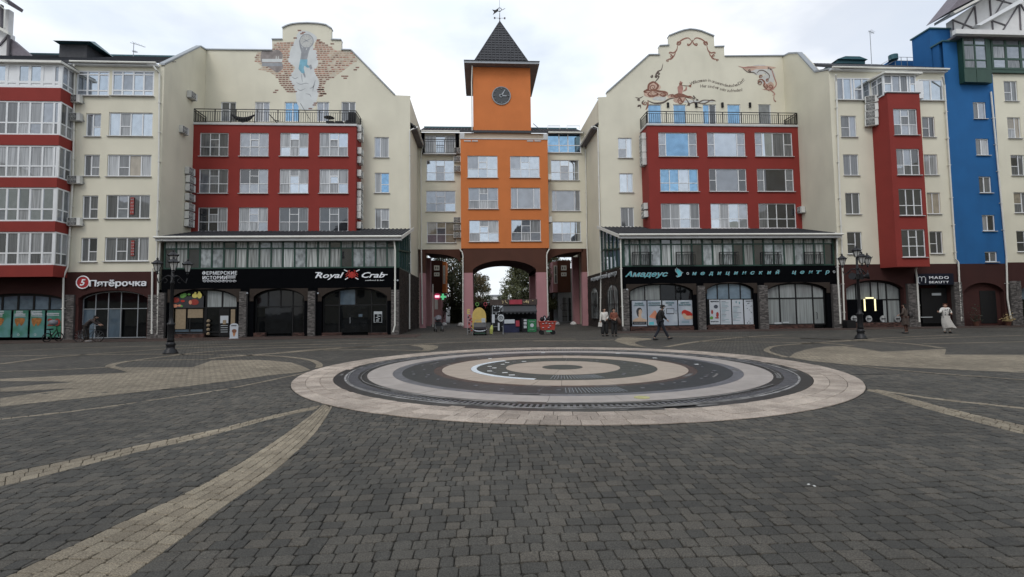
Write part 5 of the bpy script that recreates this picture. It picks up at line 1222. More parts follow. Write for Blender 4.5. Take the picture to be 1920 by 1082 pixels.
# side arches (brown, each rising towards the outer column)
def side_arch(x_out, x_in, yo, yi, ox):
    pts = [P(x_out, yo, YC), *[P(x_out + (x_in - x_out) * t, yo + (yi - yo) * (1 - sqrt(1 - t * t)), YC) for t in [k / 10 for k in range(1, 11)]], (P(x_in, 467, YC)[0], Zc0), (P(x_out, 467, YC)[0], Zc0)]
    if ox > 0: pts = pts[::-1]
    MB().prism_y(pts, YC, YC + .5).build('side_arch', M['brown2'], gb_)
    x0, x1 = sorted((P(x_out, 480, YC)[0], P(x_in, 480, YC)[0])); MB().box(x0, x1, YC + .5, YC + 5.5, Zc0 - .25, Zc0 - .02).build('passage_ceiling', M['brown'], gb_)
side_arch(797, 863, 475, 492, -1); side_arch(1093, 1027, 472, 493, 1)
zk = P(945, 511, YC)[1]
for xa, xb in ((786.5, 798), (1092.5, 1105)):
    x0, x1 = P(xa, 560, YC)[0], P(xb, 560, YC)[0]; MB().box(x0, x1, YC, YC + .7, zk, Zc0 - .01).build('pillar_head', M['brown2'], gb_); MB().box(x0 + .01, x1 - .01, YC + .01, YC + .69, 0, zk).build('pillar', M['pink'], gb_)
    x0b, x1b = (x0, x1); MB().box(x0b, x1b, YC + 4.6, YC + 5.3, 0, Zc0 - .3).build('pillar', M['pink'], gb_)

# ---------------------------------------------------------------- clock tower
OX0, OX1 = P(864, 360, YO)[0], P(1028, 360, YO)[0]
tw = place('clock_tower', 'orange clock tower with dark pyramid roof standing over the main gateway arch', 'tower', ((OX0 + OX1) / 2, YO + 4, 0))
Zo0, Zo1 = P(945, 465.5, YO)[1], P(945, 261.5, YO)[1]
f = Facade(tw, YO, 'orange')
go = [('gsky', 'gmid', 'gsky'), ('gmid', 'gmid', 'gcurt'), ('gsky', 'gcurt', 'gblue')]
for k, r in enumerate(((876.6, 292, 933, 333), (878.5, 352, 934, 391.5), (879.8, 413, 935, 453))): f.win(*r, cols=(.36, .29, .35), rows=R3, gl=go[k], w=.05, sash={(1, 1)} if k != 1 else None)
gp = [('gsky', 'gmid', 'gsky'), ('gmid', 'gmid'), ('gmid', 'gcurt', 'gsky')]
for k, r in enumerate(((956.5, 292.8, 1011.7, 333), (958, 352, 1013, 391), (958.6, 412, 1014, 452))): f.win(*r, cols=[(.36, .29, .35), (.22, .56, .22), (.35, .3, .35)][k], rows=[R3, [[], [], []], R3][k], gl=gp[k], w=.05)
b = MB()
for X in (OX0, OX1): b.add([(X, YO, Zo0), (X, YC + 1, Zo0), (X, YC + 1, Zo1), (X, YO, Zo1)], [(0, 1, 2, 3)])
b.add([(OX0, YO, Zo1), (OX1, YO, Zo1), (OX1, YC + 4, Zo1), (OX0, YC + 4, Zo1)], [(0, 1, 2, 3)])
f.build(OX0, OX1, Zo0, Zo1, mb=b)
MB().box(OX0 + .02, OX1 - .02, YO + .3, YC + 5, Zo0 + .01, Zo1 - .02).build('tower_body', M['orange'], tw)
b = MB(); b.box(OX0 - .04, OX1 + .04, YO - .05, YO + .25, Zo1, Zo1 + .09); b.box(OX0 - .05, OX0 + .35, YO - .04, YO + .35, Zo1 + .09, Zo1 + .55); b.box(OX1 - .35, OX1 + .05, YO - .04, YO + .35, Zo1 + .09, Zo1 + .55); b.build('parapet_cap', M['sill'], tw)
b = MB()
for xa, xb in ((870, 883), (885, 896), (988, 1000), (1002, 1014)): r = R(xa, 263.5, xb, 265.5, YO); b.box(r[0], r[1], YO - .05, YO - .001, r[2], r[3])
b.build('scupper', M['sill'], tw)
YT = 46.0; TX0, TX1 = P(887, 190, YT)[0], P(995, 190, YT)[0]; Zt = P(940, 126, YT)[1]; TD = YT + 5.8
TC = (TX0 + TX1) / 2
MB().box(TX0, TX1, YT, TD, Zo1 - .2, Zt).build('tower_shaft', M['orange'], tw)
ov = .75; Z2 = P(940, 120.5, YT - ov)[1]
b = MB(); b.box(TX0 - ov, TX1 + ov, YT - ov, TD + ov, Zt - .02, Zt + .07); b.build('eave_soffit', M['wood'], tw)
b = MB(); b.box(TX0 - ov - .03, TX1 + ov + .03, YT - ov - .03, YT - ov, Zt - .02, Zt + .24).box(TX0 - ov - .03, TX0 - ov, YT - ov, TD + ov, Zt - .02, Zt + .24).box(TX1 + ov, TX1 + ov + .03, YT - ov, TD + ov, Zt - .02, Zt + .24); b.build('eave_board', M['metalg'], tw)
ZA = P(938, 41, YT + 2.9)[1]; hx_, hy_ = (TX1 - TX0) / 2, (TD - YT) / 2; YM = (YT + TD) / 2
b = MB(); n = 17; zb = Zt + .24
prof = [(1 + ov / hx_, zb - .02), (.93, zb + .32)]
for k in range(1, n + 1):
    t = k / n; prof.append((.93 * (1 - t) + .008, zb + .32 + (ZA - zb - .32) * t))
for (s0, z0), (s1, z1) in zip(prof[:-1], prof[1:]):
    e = .022
    q0 = [(TC - hx_ * (s0 + e), YM - hy_ * (s0 + e), z0), (TC + hx_ * (s0 + e), YM - hy_ * (s0 + e), z0), (TC + hx_ * (s0 + e), YM + hy_ * (s0 + e), z0), (TC - hx_ * (s0 + e), YM + hy_ * (s0 + e), z0)]
    q1 = [(TC - hx_ * s1, YM - hy_ * s1, z1), (TC + hx_ * s1, YM - hy_ * s1, z1), (TC + hx_ * s1, YM + hy_ * s1, z1), (TC - hx_ * s1, YM + hy_ * s1, z1)]
    b.add(q0 + q1, [(3, 2, 1, 0), (0, 1, 5, 4), (1, 2, 6, 5), (2, 3, 7, 6), (3, 0, 4, 7)])
for k in range(1, 15):       # rolls of the tiles on the front and flanks
    x = -1 + 2 * k / 15; top = 1 - abs(x) / .93
    if top <= 0: continue
    zz = zb + .36 + (ZA - zb - .36) * top
    b.tube([(TC + hx_ * x, YM - hy_ * .95, zb + .36), (TC + hx_ * x, YM - hy_ * .95 * (1 - top) - .02, zz)], .05, 4); b.tube([(TC - hx_ * .95, YM + hy_ * x, zb + .36), (TC - hx_ * .95 * (1 - top), YM + hy_ * x, zz)], .05, 4); b.tube([(TC + hx_ * .95, YM + hy_ * x, zb + .36), (TC + hx_ * .95 * (1 - top), YM + hy_ * x, zz)], .05, 4)
b.build('pyramid_roof', M['tile'], tw)
b = MB()
for sx in (-1, 1): b.tube([(TC + sx * hx_ * .95, YM - hy_ * .95, zb + .36), (TC, YM, ZA + .03)], .06, 5)
b.build('hip_ridge', M['tile'], tw)
# clock
ck = place('tower_clock', 'round dark clock with pale hands near the top of the orange tower', 'clock', (P(940, 180, YT)[0], YT, P(940, 180, YT)[1]))
cxx, czz = P(940, 180, YT); rC = 17.2 * YT / 950
b = MB(); n = 40; pts = [(cxx + rC * cos(2 * pi * i / n), czz + rC * sin(2 * pi * i / n)) for i in range(n)]; b.prism_y(pts, YT - .06, YT); b.build('dial', mat('dial_grey', (.055, .06, .065), .6, var=.1), ck)
b = MB(); b.tube([(cxx + rC * cos(2 * pi * i / n), YT - .06, czz + rC * sin(2 * pi * i / n)) for i in range(n + 1)], .05, 6); b.build('rim', M['metalg'], ck)
b = MB()
for k in range(12):
    t = k * pi / 6; b.bar((cxx + rC * .72 * cos(t), YT - .075, czz + rC * .72 * sin(t)), (cxx + rC * .92 * cos(t), YT - .075, czz + rC * .92 * sin(t)), .05 if k % 3 else .09)
b.build('hour_mark', mat('mark_grey', (.13, .135, .14), .6), ck)
for l, ang, w, nm in ((.78, radians(57), .09, 'minute_hand'), (.60, radians(-4), .10, 'hour_hand')):
    b = MB(); c_, s_ = cos(ang), sin(ang); pts = [(cxx - .22 * rC * c_ - w * s_, czz - .22 * rC * s_ + w * c_), (cxx + l * rC * c_ - w * .3 * s_, czz + l * rC * s_ + w * .3 * c_), (cxx + l * rC * c_ + w * .3 * s_, czz + l * rC * s_ - w * .3 * c_), (cxx - .22 * rC * c_ + w * s_, czz - .22 * rC * s_ - w * c_)]
    b.prism_y(pts[::-1], YT - .12, YT - .095 if nm == 'hour_hand' else YT - .1); b.build(nm, M['metalg'], ck)
r = R(910, 252, 924, 262, YT); window(tw, r[0], r[1], r[2], r[3], YT - .03, cols=(1,), gl=('gmid',), w=.1, sill=False, name='vent_window')
# weather vane
wv = place('weather_vane', 'thin weather vane with pennant on the point of the dark pyramid roof', 'weather vane', (TC, YM, ZA))
zt_ = P(936, -14, YM)[1]; b = MB(); b.tube([(TC, YM, ZA - .1), (TC, YM, ZA + .9)], [.05, .03], 6); b.tube([(TC, YM, ZA + .9), (TC, YM, zt_)], .015, 5); b.lathe([(.02, 0), (.09, .08), (.02, .16)], c=(TC, YM, ZA + .25), n=10); b.build('rod', M['wood'], wv)
zz = P(936, 22, YM)[1]; b = MB(); b.prism_y([(TC - .7, zz - .35), (TC - .15, zz + .05), (TC - .1, zz + .35), (TC - .45, zz + .15), (TC - .75, zz + .2), (TC - .55, zz - .05)], YM - .01, YM + .01); b.tube([(TC - .1, YM, zz), (TC + .55, YM, zz + .35)], .025, 5); b.tube([(TC + .2 * cos(t), YM, zz + .2 + .2 * sin(t)) for t in [k * pi / 6 for k in range(11)]], .03, 5); b.build('pennant', M['iron'], wv)
b = MB(); z3 = P(936, 34, YM)[1]
for t in (0, pi / 2): b.bar((TC - .5 * cos(t), YM - .5 * sin(t), z3), (TC + .5 * cos(t), YM + .5 * sin(t), z3), .02)
for x in (-.5, .5): b.box(TC + x - .08, TC + x + .08, YM - .01, YM + .01, z3 - .1, z3 + .1)
b.build('compass_arms', M['wood'], wv)
MB().tube([(P(1000, 231, YC)[0], YC, P(1000, 232, YC)[1]), (P(1022, 241, YC)[0], YC + 1, P(1022, 242, YC)[1])], .03, 5).build('stay_wire', M['wood'], tw)
b = MB(); b.tube([(TX0 - .05, YT - .4, Zt - .1), (TX0 - .12, YT - .1, Zt - 1.5), (TX0 - .1, YT - .06, Zo1)], .05, 6); b.build('downpipe', M['pipe'], tw)
# main arch under the tower
zk2 = P(945, 511, YO)[1]; ax0, ax1 = P(887, 560, YO)[0], P(1006, 560, YO)[0]; px0, px1 = P(867.5, 560, YO)[0], P(1026.5, 560, YO)[0]
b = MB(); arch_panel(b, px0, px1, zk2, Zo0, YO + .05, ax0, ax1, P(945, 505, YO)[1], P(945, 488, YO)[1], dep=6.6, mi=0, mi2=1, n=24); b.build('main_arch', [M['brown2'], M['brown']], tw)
for x0, x1 in ((px0, ax0), (ax1, px1)):
    for y in (YO + .05, YO + 5.9): MB().box(x0 + .01, x1 - .01, y, y + .8, 0, zk2).build('pillar', M['pink'], tw)
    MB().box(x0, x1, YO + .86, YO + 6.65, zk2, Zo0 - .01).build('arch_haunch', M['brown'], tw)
pipe(tw, [(862, 467, YO - .05), (866.5, 473, YO - .1), (868, 480, YO - .1), (868, 612, YO - .1)], YO); pipe(tw, [(1030, 467, YO - .05), (1026, 474, YO - .1), (1025, 480, YO - .1), (1028, 612, YO - .1)], YO)

# ---------------------------------------------------------------- right wing
XR0 = XRR - .35; XR1 = P(1789, 420, YS)[0]
rw = place('apartment_building', 'cream apartment house right of the scrollwork gable with one red bay', 'building', (P(1670, 500, YS)[0], YS + 6, 0))
Zr0, Zrv = P(1700, 495, YS)[1], P(1600, 132, YS)[1]
f = Facade(rw, YS, 'cream')
tw2 = dict(cols=(.58, .42), rows=[[.45], []], w=.05)
for k, r in enumerate(((1577, 217, 1606, 256.7), (1581.6, 289.6, 1610, 328.7), (1585.5, 361.6, 1613, 401.5), (1589, 434.8, 1616.5, 476))): f.win(*r, gl=[('ggrey', 'gmid'), ('gtan', 'ggrey'), ('ggrey', 'gcurt'), ('ggrey', 'gdark')][k], **(tw2 if k in (0, 3) else dict(cols=(.5, .5), w=.05)))
for k, r in enumerate(((1729.5, 219, 1753, 257), (1733, 289.6, 1758.4, 328), (1738.6, 361, 1763.5, 401), (1743.6, 433.8, 1768, 475.4))): f.win(*r, gl=[('ggrey', 'gdark'), ('gcurt', 'gcurt'), ('ggrey', 'gtan'), ('gdark', 'ggrey')][k], **(tw2 if k in (0, 3) else dict(cols=(.45, .55), w=.05)))
r1 = R(1566, 146, 1632, 188, YS); r2 = R(1722, 149, 1768.5, 189, YS)
f.h += [r1, r2]; f.w.append((r1, .04, dict(cols=(1, 1, .35, 1, 1), rows=[[], [], [], [.5], []], gl=('gmid', 'gsky', 'gmid'), w=.09, name='loggia_glazing'))); f.w.append((r2, .04, dict(cols=(1, 1), gl=('gmid', 'gsky'), w=.09, name='loggia_glazing')))
f.build(XR0, XR1, Zr0, Zrv)
MB().box(XRR + .3, XR1, YS + .3, YS + 14, Zr0, Zrv - .05).build('building_body', M['cream2'], rw); MB().box(XRR + .3, XR1, YS + .8, YS + 14, 0, Zr0 - .01).build('ground_core', M['fascia'], rw)
tiled(rw, XRR + .3, XR1, (YS - .35, Zrv + .08), (YS + 6, P(1600, 121, YS + 6)[1]), name='roof')
MB().box(XR0, XR1, YS - .3, YS + .02, Zrv - .12, Zrv).build('eave_board', M['white'], rw)
MB().tube([(XR0, YS - .42, Zrv + .02), (XR1, YS - .42, Zrv + .02)], .075, 8).build('gutter', M['pipe'], rw)
Zq0 = P(1548, 132, YS)[1]; Zq1 = P(1478, 101, YG - 1)[1]
slant(MB().prism_x([(YS + .01, 3.2), (YG + .2, 3.2), (YG + .2, P(1470, 106, YG)[1]), (YG - 1, Zq1), (YG - 2.2, Zq1 - .6), (YS + 1.6, Zq0 + .6), (YS + .01, Zq0)], XRR, XRR + .55), SHR).build('side_wall', M['cream2'], rw)
slant(MB().prism_x([(YS - .1, Zq0), (YS + 1.6, Zq0 + .6), (YG - 2.2, Zq1 - .6), (YG - 1, Zq1), (YG - 1, Zq1 + .13), (YG - 2.2, Zq1 - .46), (YS + 1.6, Zq0 + .74), (YS - .1, Zq0 + .14)], XRR - .06, XRR + .36), SHR).build('coping', M['metalg'], rw); slant(MB().prism_x([(YG - 1, Zq1), (YG + .3, P(1470, 106, YG)[1]), (YG + .3, P(1470, 106, YG)[1] + .12), (YG - 1, Zq1 + .13)], XRR - .06, XRR + .36), SHR).build('coping', M['metalg'], rw)
pipe(rw, [(1567, 140, YS - .35), (1568, 152, YS - .12), (1573, 320, YS - .12), (1579, 480, YS - .12), (1583, 600, YS - .12)], YS)
pipe(rw, [(1767, 143, YS - .4), (1771, 160, YS - .12), (1781, 320, YS - .12), (1792, 486, YS - .12), (1797, 492, YS - .14), (1802, 602, YS - .14)], YS)
# red bay (canted left side)
Y2 = 33.3
bx1, bx2 = P(1673, 340, Y2)[0], P(1734, 340, Y2)[0]; bx0 = P(1641, 340, YS)[0]; bz0, bz1 = P(1712, 500, Y2)[1], P(1693, 175, Y2)[1]
bpoly = [(bx1, Y2), (bx2, Y2), (bx2, YS), (bx0, YS)]
f = Facade(rw, Y2, 'red')
for k, r in enumerate(((1676, 204, 1720.6, 253), (1681.6, 279, 1725, 328), (1685.7, 354, 1730, 404), (1691, 430, 1735.6, 482))): f.win(*r, cols=(.33, .33, .34), rows=[R3, [[.38]] * 3, [[.38]] * 3, R3][k], gl=[('gmid', 'ggrey', 'gcurt'), ('ggrey', 'gdark', 'gmid'), ('gdark', 'gdark', 'ggrey'), ('gdark', 'ggrey', 'gdark')][k], w=.055)
b = MB()
for (xa, ya), (xb, yb) in (((bx1, Y2), (bx0, YS)), ((bx2, Y2), (bx2, YS))): b.add([(xa, ya, bz0), (xb, yb, bz0), (xb, yb, bz1), (xa, ya, bz1)], [(0, 1, 2, 3)])
b.add([(x, y, bz0) for x, y in bpoly], [(0, 1, 2, 3)]); f.build(bx1, bx2, bz0, bz1, name='red_bay', mb=b)
MB().prism_z([(bx1 + .02, Y2 + .3), (bx2 - .02, Y2 + .3), (bx2 - .02, YS), (bx0 + .3, YS)], bz0 + .01, bz1 - .01).build('bay_core', M['dark'], rw)
MB().prism_z([(bx1 - .05, Y2 - .06), (bx2 + .06, Y2 - .06), (bx2 + .06, YS), (bx0 - .1, YS)], bz1, bz1 + .07).build('bay_cap', M['wood'], rw)
# glazed loggia above the bay
lz0, lz1 = P(1693, 172.5, Y2)[1], P(1693, 139, Y2)[1]; lx1, lx2 = P(1657, 158, Y2 + .1)[0], P(1718, 158, Y2 + .1)[0]; lx0 = P(1634, 165, YS)[0]
window(rw, lx1, lx2, lz0, lz1, Y2 + .15, cols=(.27, .27, .24, .08, .2), rows=[[.5], [], [], [], [.5]], gl=('gmid', 'gsky', 'ggrey'), w=.09, sill=False, name='loggia_glazing')
L = sqrt((lx1 - lx0) ** 2 + (YS - Y2 - .15) ** 2)
fl = window(rw, 0, L, lz0 - .2, lz1 - .05, 0, cols=(1, 1), rows=[[.7], [.7]], gl=('gcurt', 'ggrey'), w=.08, sill=False, name='loggia_flank'); fl.location = (lx0, YS, 0); fl.rotation_euler = (0, 0, atan2(Y2 + .15 - YS, lx1 - lx0))
MB().prism_z([(lx1, Y2 + .3), (lx2, Y2 + .3), (lx2, YS), (lx0 + .2, YS)], lz0, lz1).build('loggia_core', M['ggrey'], rw)
MB().box(lx2, P(1724, 160, YS)[0], YS - .3, YS, lz0, lz1).build('loggia_side', M['white'], rw)
MB().prism_z([(lx1 - .1, Y2 - .15), (lx2 + .3, Y2 - .15), (lx2 + .3, YS), (lx0 - .3, YS)], lz1, lz1 + .12).build('loggia_roof', M['pipe'], rw)
b = MB()
for xa, xb, y in ((1563, 1580, 135), (1582, 1600, 137), (1602, 1640, 134), (1650, 1690, 134), (1714, 1748, 137)): b.tube([(P(xa, y, YS)[0], YS, P(xa, y - 3, YS)[1]), (P(xb, y, YS)[0], YS, P(xb, y - 3, YS)[1])], .035, 5)
b.build('snow_guard', M['wood'], rw)
b = MB(); r = R(1570, 113, 1622, 119, YS + 5); b.box(r[0], r[1], YS + 5, YS + 7, r[2], r[3]); b.prism_y([(r[0] - .1, r[3]), (r[1] + .1, r[3]), (r[1] - .6, r[3] + .25), (r[0] + .6, r[3] + .25)], YS + 4.8, YS + 7.2); b.build('roof_hatch', M['metalbl'], rw)
aerial(1635, 130, 58, YS + 3, 'tall thin aerial mast on the roof above the red bay house', [(1, .35, .2)])
r = R(1650, 114, 1716, 133, YS + 4); MB().prism_y([(r[0], r[2]), (r[1], r[2]), (r[1], r[3]), (r[0] + .9, r[3]), (r[0], r[2] + .2)], YS + 4, YS + 6).build('blue_penthouse', M['blue'], rw)
x0, z0 = P(1650, 122, YS + 3.5); x1, z1 = P(1678, 107, YS + 3.5); x2, _ = P(1712, 107, YS + 3.5)
b = MB()
for o in (0, -.3): b.tube([(x0, YS + 3.5, z0 + o), (x1, YS + 3.5, z1 + o), (x2, YS + 3.5, z1 + o)], .02, 5)
for t in range(4): b.bar((x1 + (x2 - x1) * t / 3, YS + 3.5, z1), (x1 + (x2 - x1) * t / 3, YS + 3.5, z1 - .7), .03)
b.build('roof_railing', M['metalg'], rw)
MB().lathe([(.02, 0), (.34, .1), (.34, .5), (.02, .6)], c=(P(1675, 113, YS + 3.6)[0], YS + 3.6, P(1675, 115, YS + 3.6)[1]), n=12).build('roof_vent', M['metalbl'], rw)
# ground floor of the right wing
b = MB(); g0, g1 = P(1588, 570, YS)[0], P(1696, 570, YS)[0]; sp, cr = P(1640, 541, YS)[1], P(1640, 525, YS)[1]; xs_ = P(1700, 570, YS)[0]; d0, d1 = P(1721, 570, YS)[0], P(1788, 570, YS)[0]
arch_panel(b, XR0, xs_, 0, Zr0, YS, g0, g1, sp, cr, dep=.5)
wall_grid(b, xs_, XR1, 0, Zr0, YS, [(d0, d1, 0, P(1750, 534, YS)[1])], dep=.6); b.build('ground_floor_wall', M['brown'], rw)
arch_window(rw, g0 + .02, g1 - .02, .25, sp, cr - .02, YS + .35, 5, P(1640, 562, YS)[1], 'gshopw', lambda i: 'gshop' if i < 3 else 'gshopw', w=.09, cols=(1, 1.2, .6, .65, 1.1))
card(rw, 'dark_panel', (1589, 562, 1656, 601), YS + .32, 'fascia')
for k, x in enumerate((1602.2, 1629.8, 1656.7, 1684)):
    xx, zz = P(x, 597.8, YS + .2); b = MB(); b.lathe([(.24, 0), (.24, .02)], n=20); b.xf(Matrix.Translation((xx, YS + .24, zz)) @ Matrix.Rotation(pi / 2, 4, 'X')); b.build('round_sticker', M['gcurt'], rw); text_obj('MADO', xx, zz - .03, YS + .2, .07, 'fascia', rw, 'sticker_print')
M['tube'] = mat('lit_tube', (1, .90, .50), .5, var=0, emit=.9)
b = MB(); r = R(1620, 557.5, 1642, 583, YS + .2); b.box(r[0] + .15, r[1] - .15, YS + .18, YS + .22, r[3] - .09, r[3]); b.box(r[0], r[0] + .09, YS + .18, YS + .22, r[2], r[3] - .12); b.box(r[1] - .09, r[1], YS + .18, YS + .22, r[2], r[3] - .12)
lt = b.build('lit_tubes', M['tube'], rw)
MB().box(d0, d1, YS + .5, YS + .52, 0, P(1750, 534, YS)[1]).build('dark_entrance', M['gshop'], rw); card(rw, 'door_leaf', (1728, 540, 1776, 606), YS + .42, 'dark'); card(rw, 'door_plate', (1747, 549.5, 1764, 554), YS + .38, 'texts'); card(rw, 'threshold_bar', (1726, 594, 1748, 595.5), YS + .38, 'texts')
for xa, xb, yt in ((1701, 1722, 532), (1788, 1803, 529)): pilaster(rw, xa, xb, yt)
plinth(rw, 1588, 1700, 605)
pipe(rw, [(1719, 501, Y2 + .5), (1717, 506, YS - .2), (1719, 520, YS - .22), (1724, 604, YS - .22)], YS)
b = MB(); x, z = P(1583, 607, YS - .3); b.box(x - .1, x + .55, YS - .7, YS - .25, 0, .55); b.build('utility_box', M['dark'], rw)

# ---------------------------------------------------------------- blue house
XB1 = P(1883, 450, YS)[0]
bh = place('apartment_building', 'tall bright blue house at the right edge with a stepped roofline', 'building', ((XR1 + XB1) / 2, YS + 6, 0))
f = Facade(bh, YS, 'blue')
for k, r in enumerate(((1825, 191.5, 1849, 222.6), (1830, 260, 1854.5, 291), (1836, 331, 1859, 361.6), (1842, 403, 1866, 433), (1847, 472, 1870, 491))): f.win(*r, cols=(.45, .55), gl=[('ggrey', 'gmid'), ('ggrey', 'gcurt'), ('ggrey', 'gdark'), ('gdark', 'gcurt'), ('ggrey', 'gdark')][k], w=.06)
zb0, zb1 = P(1840, 494.5, YS)[1], P(1783, 79, YS)[1]
f.build(XR1 + .01, XB1, zb0, zb1)
b = MB(); b.box(XR1 + .01, XB1, YS + .3, YS + .85, zb0, zb1); b.build('building_body', M['blue'], bh)
YQ = YS + .9; x0, x1, zt_ = P(1745, 90, YQ)[0], XB1 - 2.0, P(1770, 55.5, YQ)[1]
MB().box(x0, x1, YQ, YQ * 1.045, 4, zt_).build('rear_block', M['blue'], bh); MB().box(x0 - .08, x1, YQ - .1, YQ * 1.045 + .1, zt_, zt_ + .1).build('rear_coping', M['metalbl'], bh)
MB().box(XR1 - .08, XB1 - 1.2, YS - .1, YS + .95, zb1, zb1 + .1).build('coping', M['metalbl'], bh)
pipe(bh, [(1858, 172, YS - .1), (1873, 330, YS - .12), (1887, 480, YS - .12), (1889, 560, YS - .12), (1896, 602, YS - .12)], YS)
b = MB(); arch_panel(b, XR1 + .01, XB1, 0, zb0, YS, P(1809, 570, YS)[0], P(1884, 570, YS)[0], P(1850, 546, YS)[1], P(1850, 530, YS)[1], dep=.3); b.build('ground_floor_wall', M['brown'], bh)
MB().box(XR1, XB1, YS + .31, YS + .4, 0, zb0).build('loggia_back', M['brown'], bh); card(bh, 'dark_door', (1838, 545, 1868, 606), YS + .3, 'dark')
# ---------------------------------------------------------------- half-timbered house, far right
XF1 = P(2300, 400, YS)[0]
ht = place('timbered_house', 'cream house with green glazing and white half-timbered gable at the far right edge', 'building', (P(1960, 400, YS)[0], YS + 6, 0))
f = Facade(ht, YS, 'cream')
for k, r in enumerate(((1883, 152, 1908, 189.6), (1889.5, 220, 1914, 259), (1896, 290.5, 1921, 328.7), (1901.6, 360.6, 1928, 399), (1906.6, 433, 1934, 472))): f.win(*r, cols=(.6, .4), rows=[[.45], []], gl=[('gtan', 'ggrey'), ('gtan', 'gcurt'), ('ggrey', 'gdark'), ('gtan', 'ggrey'), ('gdark', 'gdark')][k], w=.05)
zh0 = P(1900, 492, YS)[1]; zh1 = P(1890, 139, YS)[1]
f.build(XB1 + .01, XF1, zh0, zh1 + .05); MB().box(XB1 + .01, XF1, YS + .3, YS + 12, zh0, zh1).build('building_body', M['cream2'], ht); MB().box(XB1 + .01, XF1, YS + .8, YS + 12, 0, zh0 - .01).build('ground_core', M['fascia'], ht)
b = MB(); arch_panel(b, XB1 + .01, XF1, 0, zh0, YS, P(1914, 570, YS)[0], P(2010, 570, YS)[0], P(1900, 546, YS)[1], P(1900, 530, YS)[1], dep=.5); b.build('ground_floor_wall', M['brown'], ht)
arch_window(ht, P(1914, 570, YS)[0], P(2010, 570, YS)[0], .1, P(1900, 546, YS)[1], P(1900, 530, YS)[1], YS + .4, 4, P(1900, 562, YS)[1], 'gshopb', 'gshop')
pilaster(ht, 1893, 1914, 527)
# green glazed storey: bay standing forward
Yg1, Yg2 = YS - .42, YS - .2
x0, x1 = P(1806, 110, Yg1)[0], P(1851, 110, Yg1)[0]; z0, z1 = P(1830, 129.5, Yg1)[1], P(1830, 68.5, Yg1)[1]; zz0 = P(1830, 154, Yg1)[1]
window(ht, x0, x1, z0, z1, Yg1, cols=(1, 1), rows=[[.27, .73]] * 2, gl=('gmid', 'ggrey'), fm='greenp', w=.1, sill=False, name='green_glazing')
b = MB(); b.box(x0, (x0 + x1) / 2 - .02, Yg1 - .02, Yg1 + .05, zz0, z0); b.box((x0 + x1) / 2 + .02, x1, Yg1 - .02, Yg1 + .05, zz0, z0); b.build('green_panel', M['greenp'], ht)
MB().box(x0, x1 + .35, Yg1 + .06, YS - .01, zz0, z1 + .1).build('bay_core', M['greenp'], ht)
x2, x3 = P(1858, 100, Yg2)[0], XF1 - 2; w0, w1 = P(1890, 131, Yg2)[1], P(1890, 68.5, Yg2)[1]
window(ht, x2, x3, w0, w1, Yg2, cols=[1] * 14, rows=[[.32, .72]] * 14, gl=('gcurt', 'gmid', 'ggrey'), fm='greenp', w=.16, sill=False, name='green_glazing')
MB().box(x1 + .02, x2, Yg2 - .01, Yg2 + .1, zh1, w1 + .1).box(x2, x3, Yg2 - .01, Yg2 + .1, zh1, w0).build('green_panel', M['greenp'], ht); MB().box(x2, x3, Yg2 + .12, YS - .01, zh1, w1).build('glazing_core', M['dark'], ht)
b = MB(); a = P(1790, 60, Yg1 - .4)[0]; ez0, ez1 = P(1850, 64, Yg1 - .5)[1], P(1850, 55.5, Yg1 - .5)[1]; b.box(a, XF1 - 1.5, Yg1 - .5, Yg1 - .2, ez0, ez1); b.build('balcony_beam', M['whitep'], ht)
MB().box(a + .3, XF1 - 1.5, Yg1 - .2, YS + .3, ez0 - .05, ez0 + .1).build('balcony_soffit', M['wood'], ht)
# timbered gable
Yh = YS + .6; gx0 = P(1787, 40, Yh)[0]; gz0 = ez1 - .1
pk = (P(2010, -110, Yh)[0], P(2010, -110, Yh)[1]); lft = P(1787, 36, Yh)
MB().prism_y([(gx0, gz0), (XF1 - 2, gz0), (XF1 - 2, pk[1]), pk, lft], Yh, Yh + .6).build('gable_wall', M['whitep'], ht)
def tl(x, y): return P(1700 + x / 6.764, y / 6.764, Yh - .04)
b = MB()
for p, q, w in (((575, 250), (850, 355), .13), ((865, 80), (705, 365), .13), ((865, 80), (888, 330), .13), ((1055, 0), (1072, 225), .14), ((1235, 0), (1120, 190), .13), ((1140, -5), (1370, 55), .12), ((1085, 265), (1095, 375), .14), ((1085, 262), (1260, 320), .12), ((1430, 50), (1225, 378), .13), ((1430, 60), (1448, 395), .14), ((1450, 55), (1500, 140), .13), ((590, 270), (600, 450), .10)):
    (xa, za), (xb, zb_) = tl(*p), tl(*q); MB().tube([(xa, Yh - .03, za), (xb, Yh - .03, zb_)], w * .45, 4).build('timber', M['wood'], ht)
b = MB(); (xa, za), (xb, zb_) = tl(870, 362), tl(1440, 45); b.prism_y([(xa, za), (xb, zb_), (xb, zb_ + .35), (xa - .4, za + .02)], Yh - .5, Yh - .1); b.build('white_rake_board', M['white'], ht)
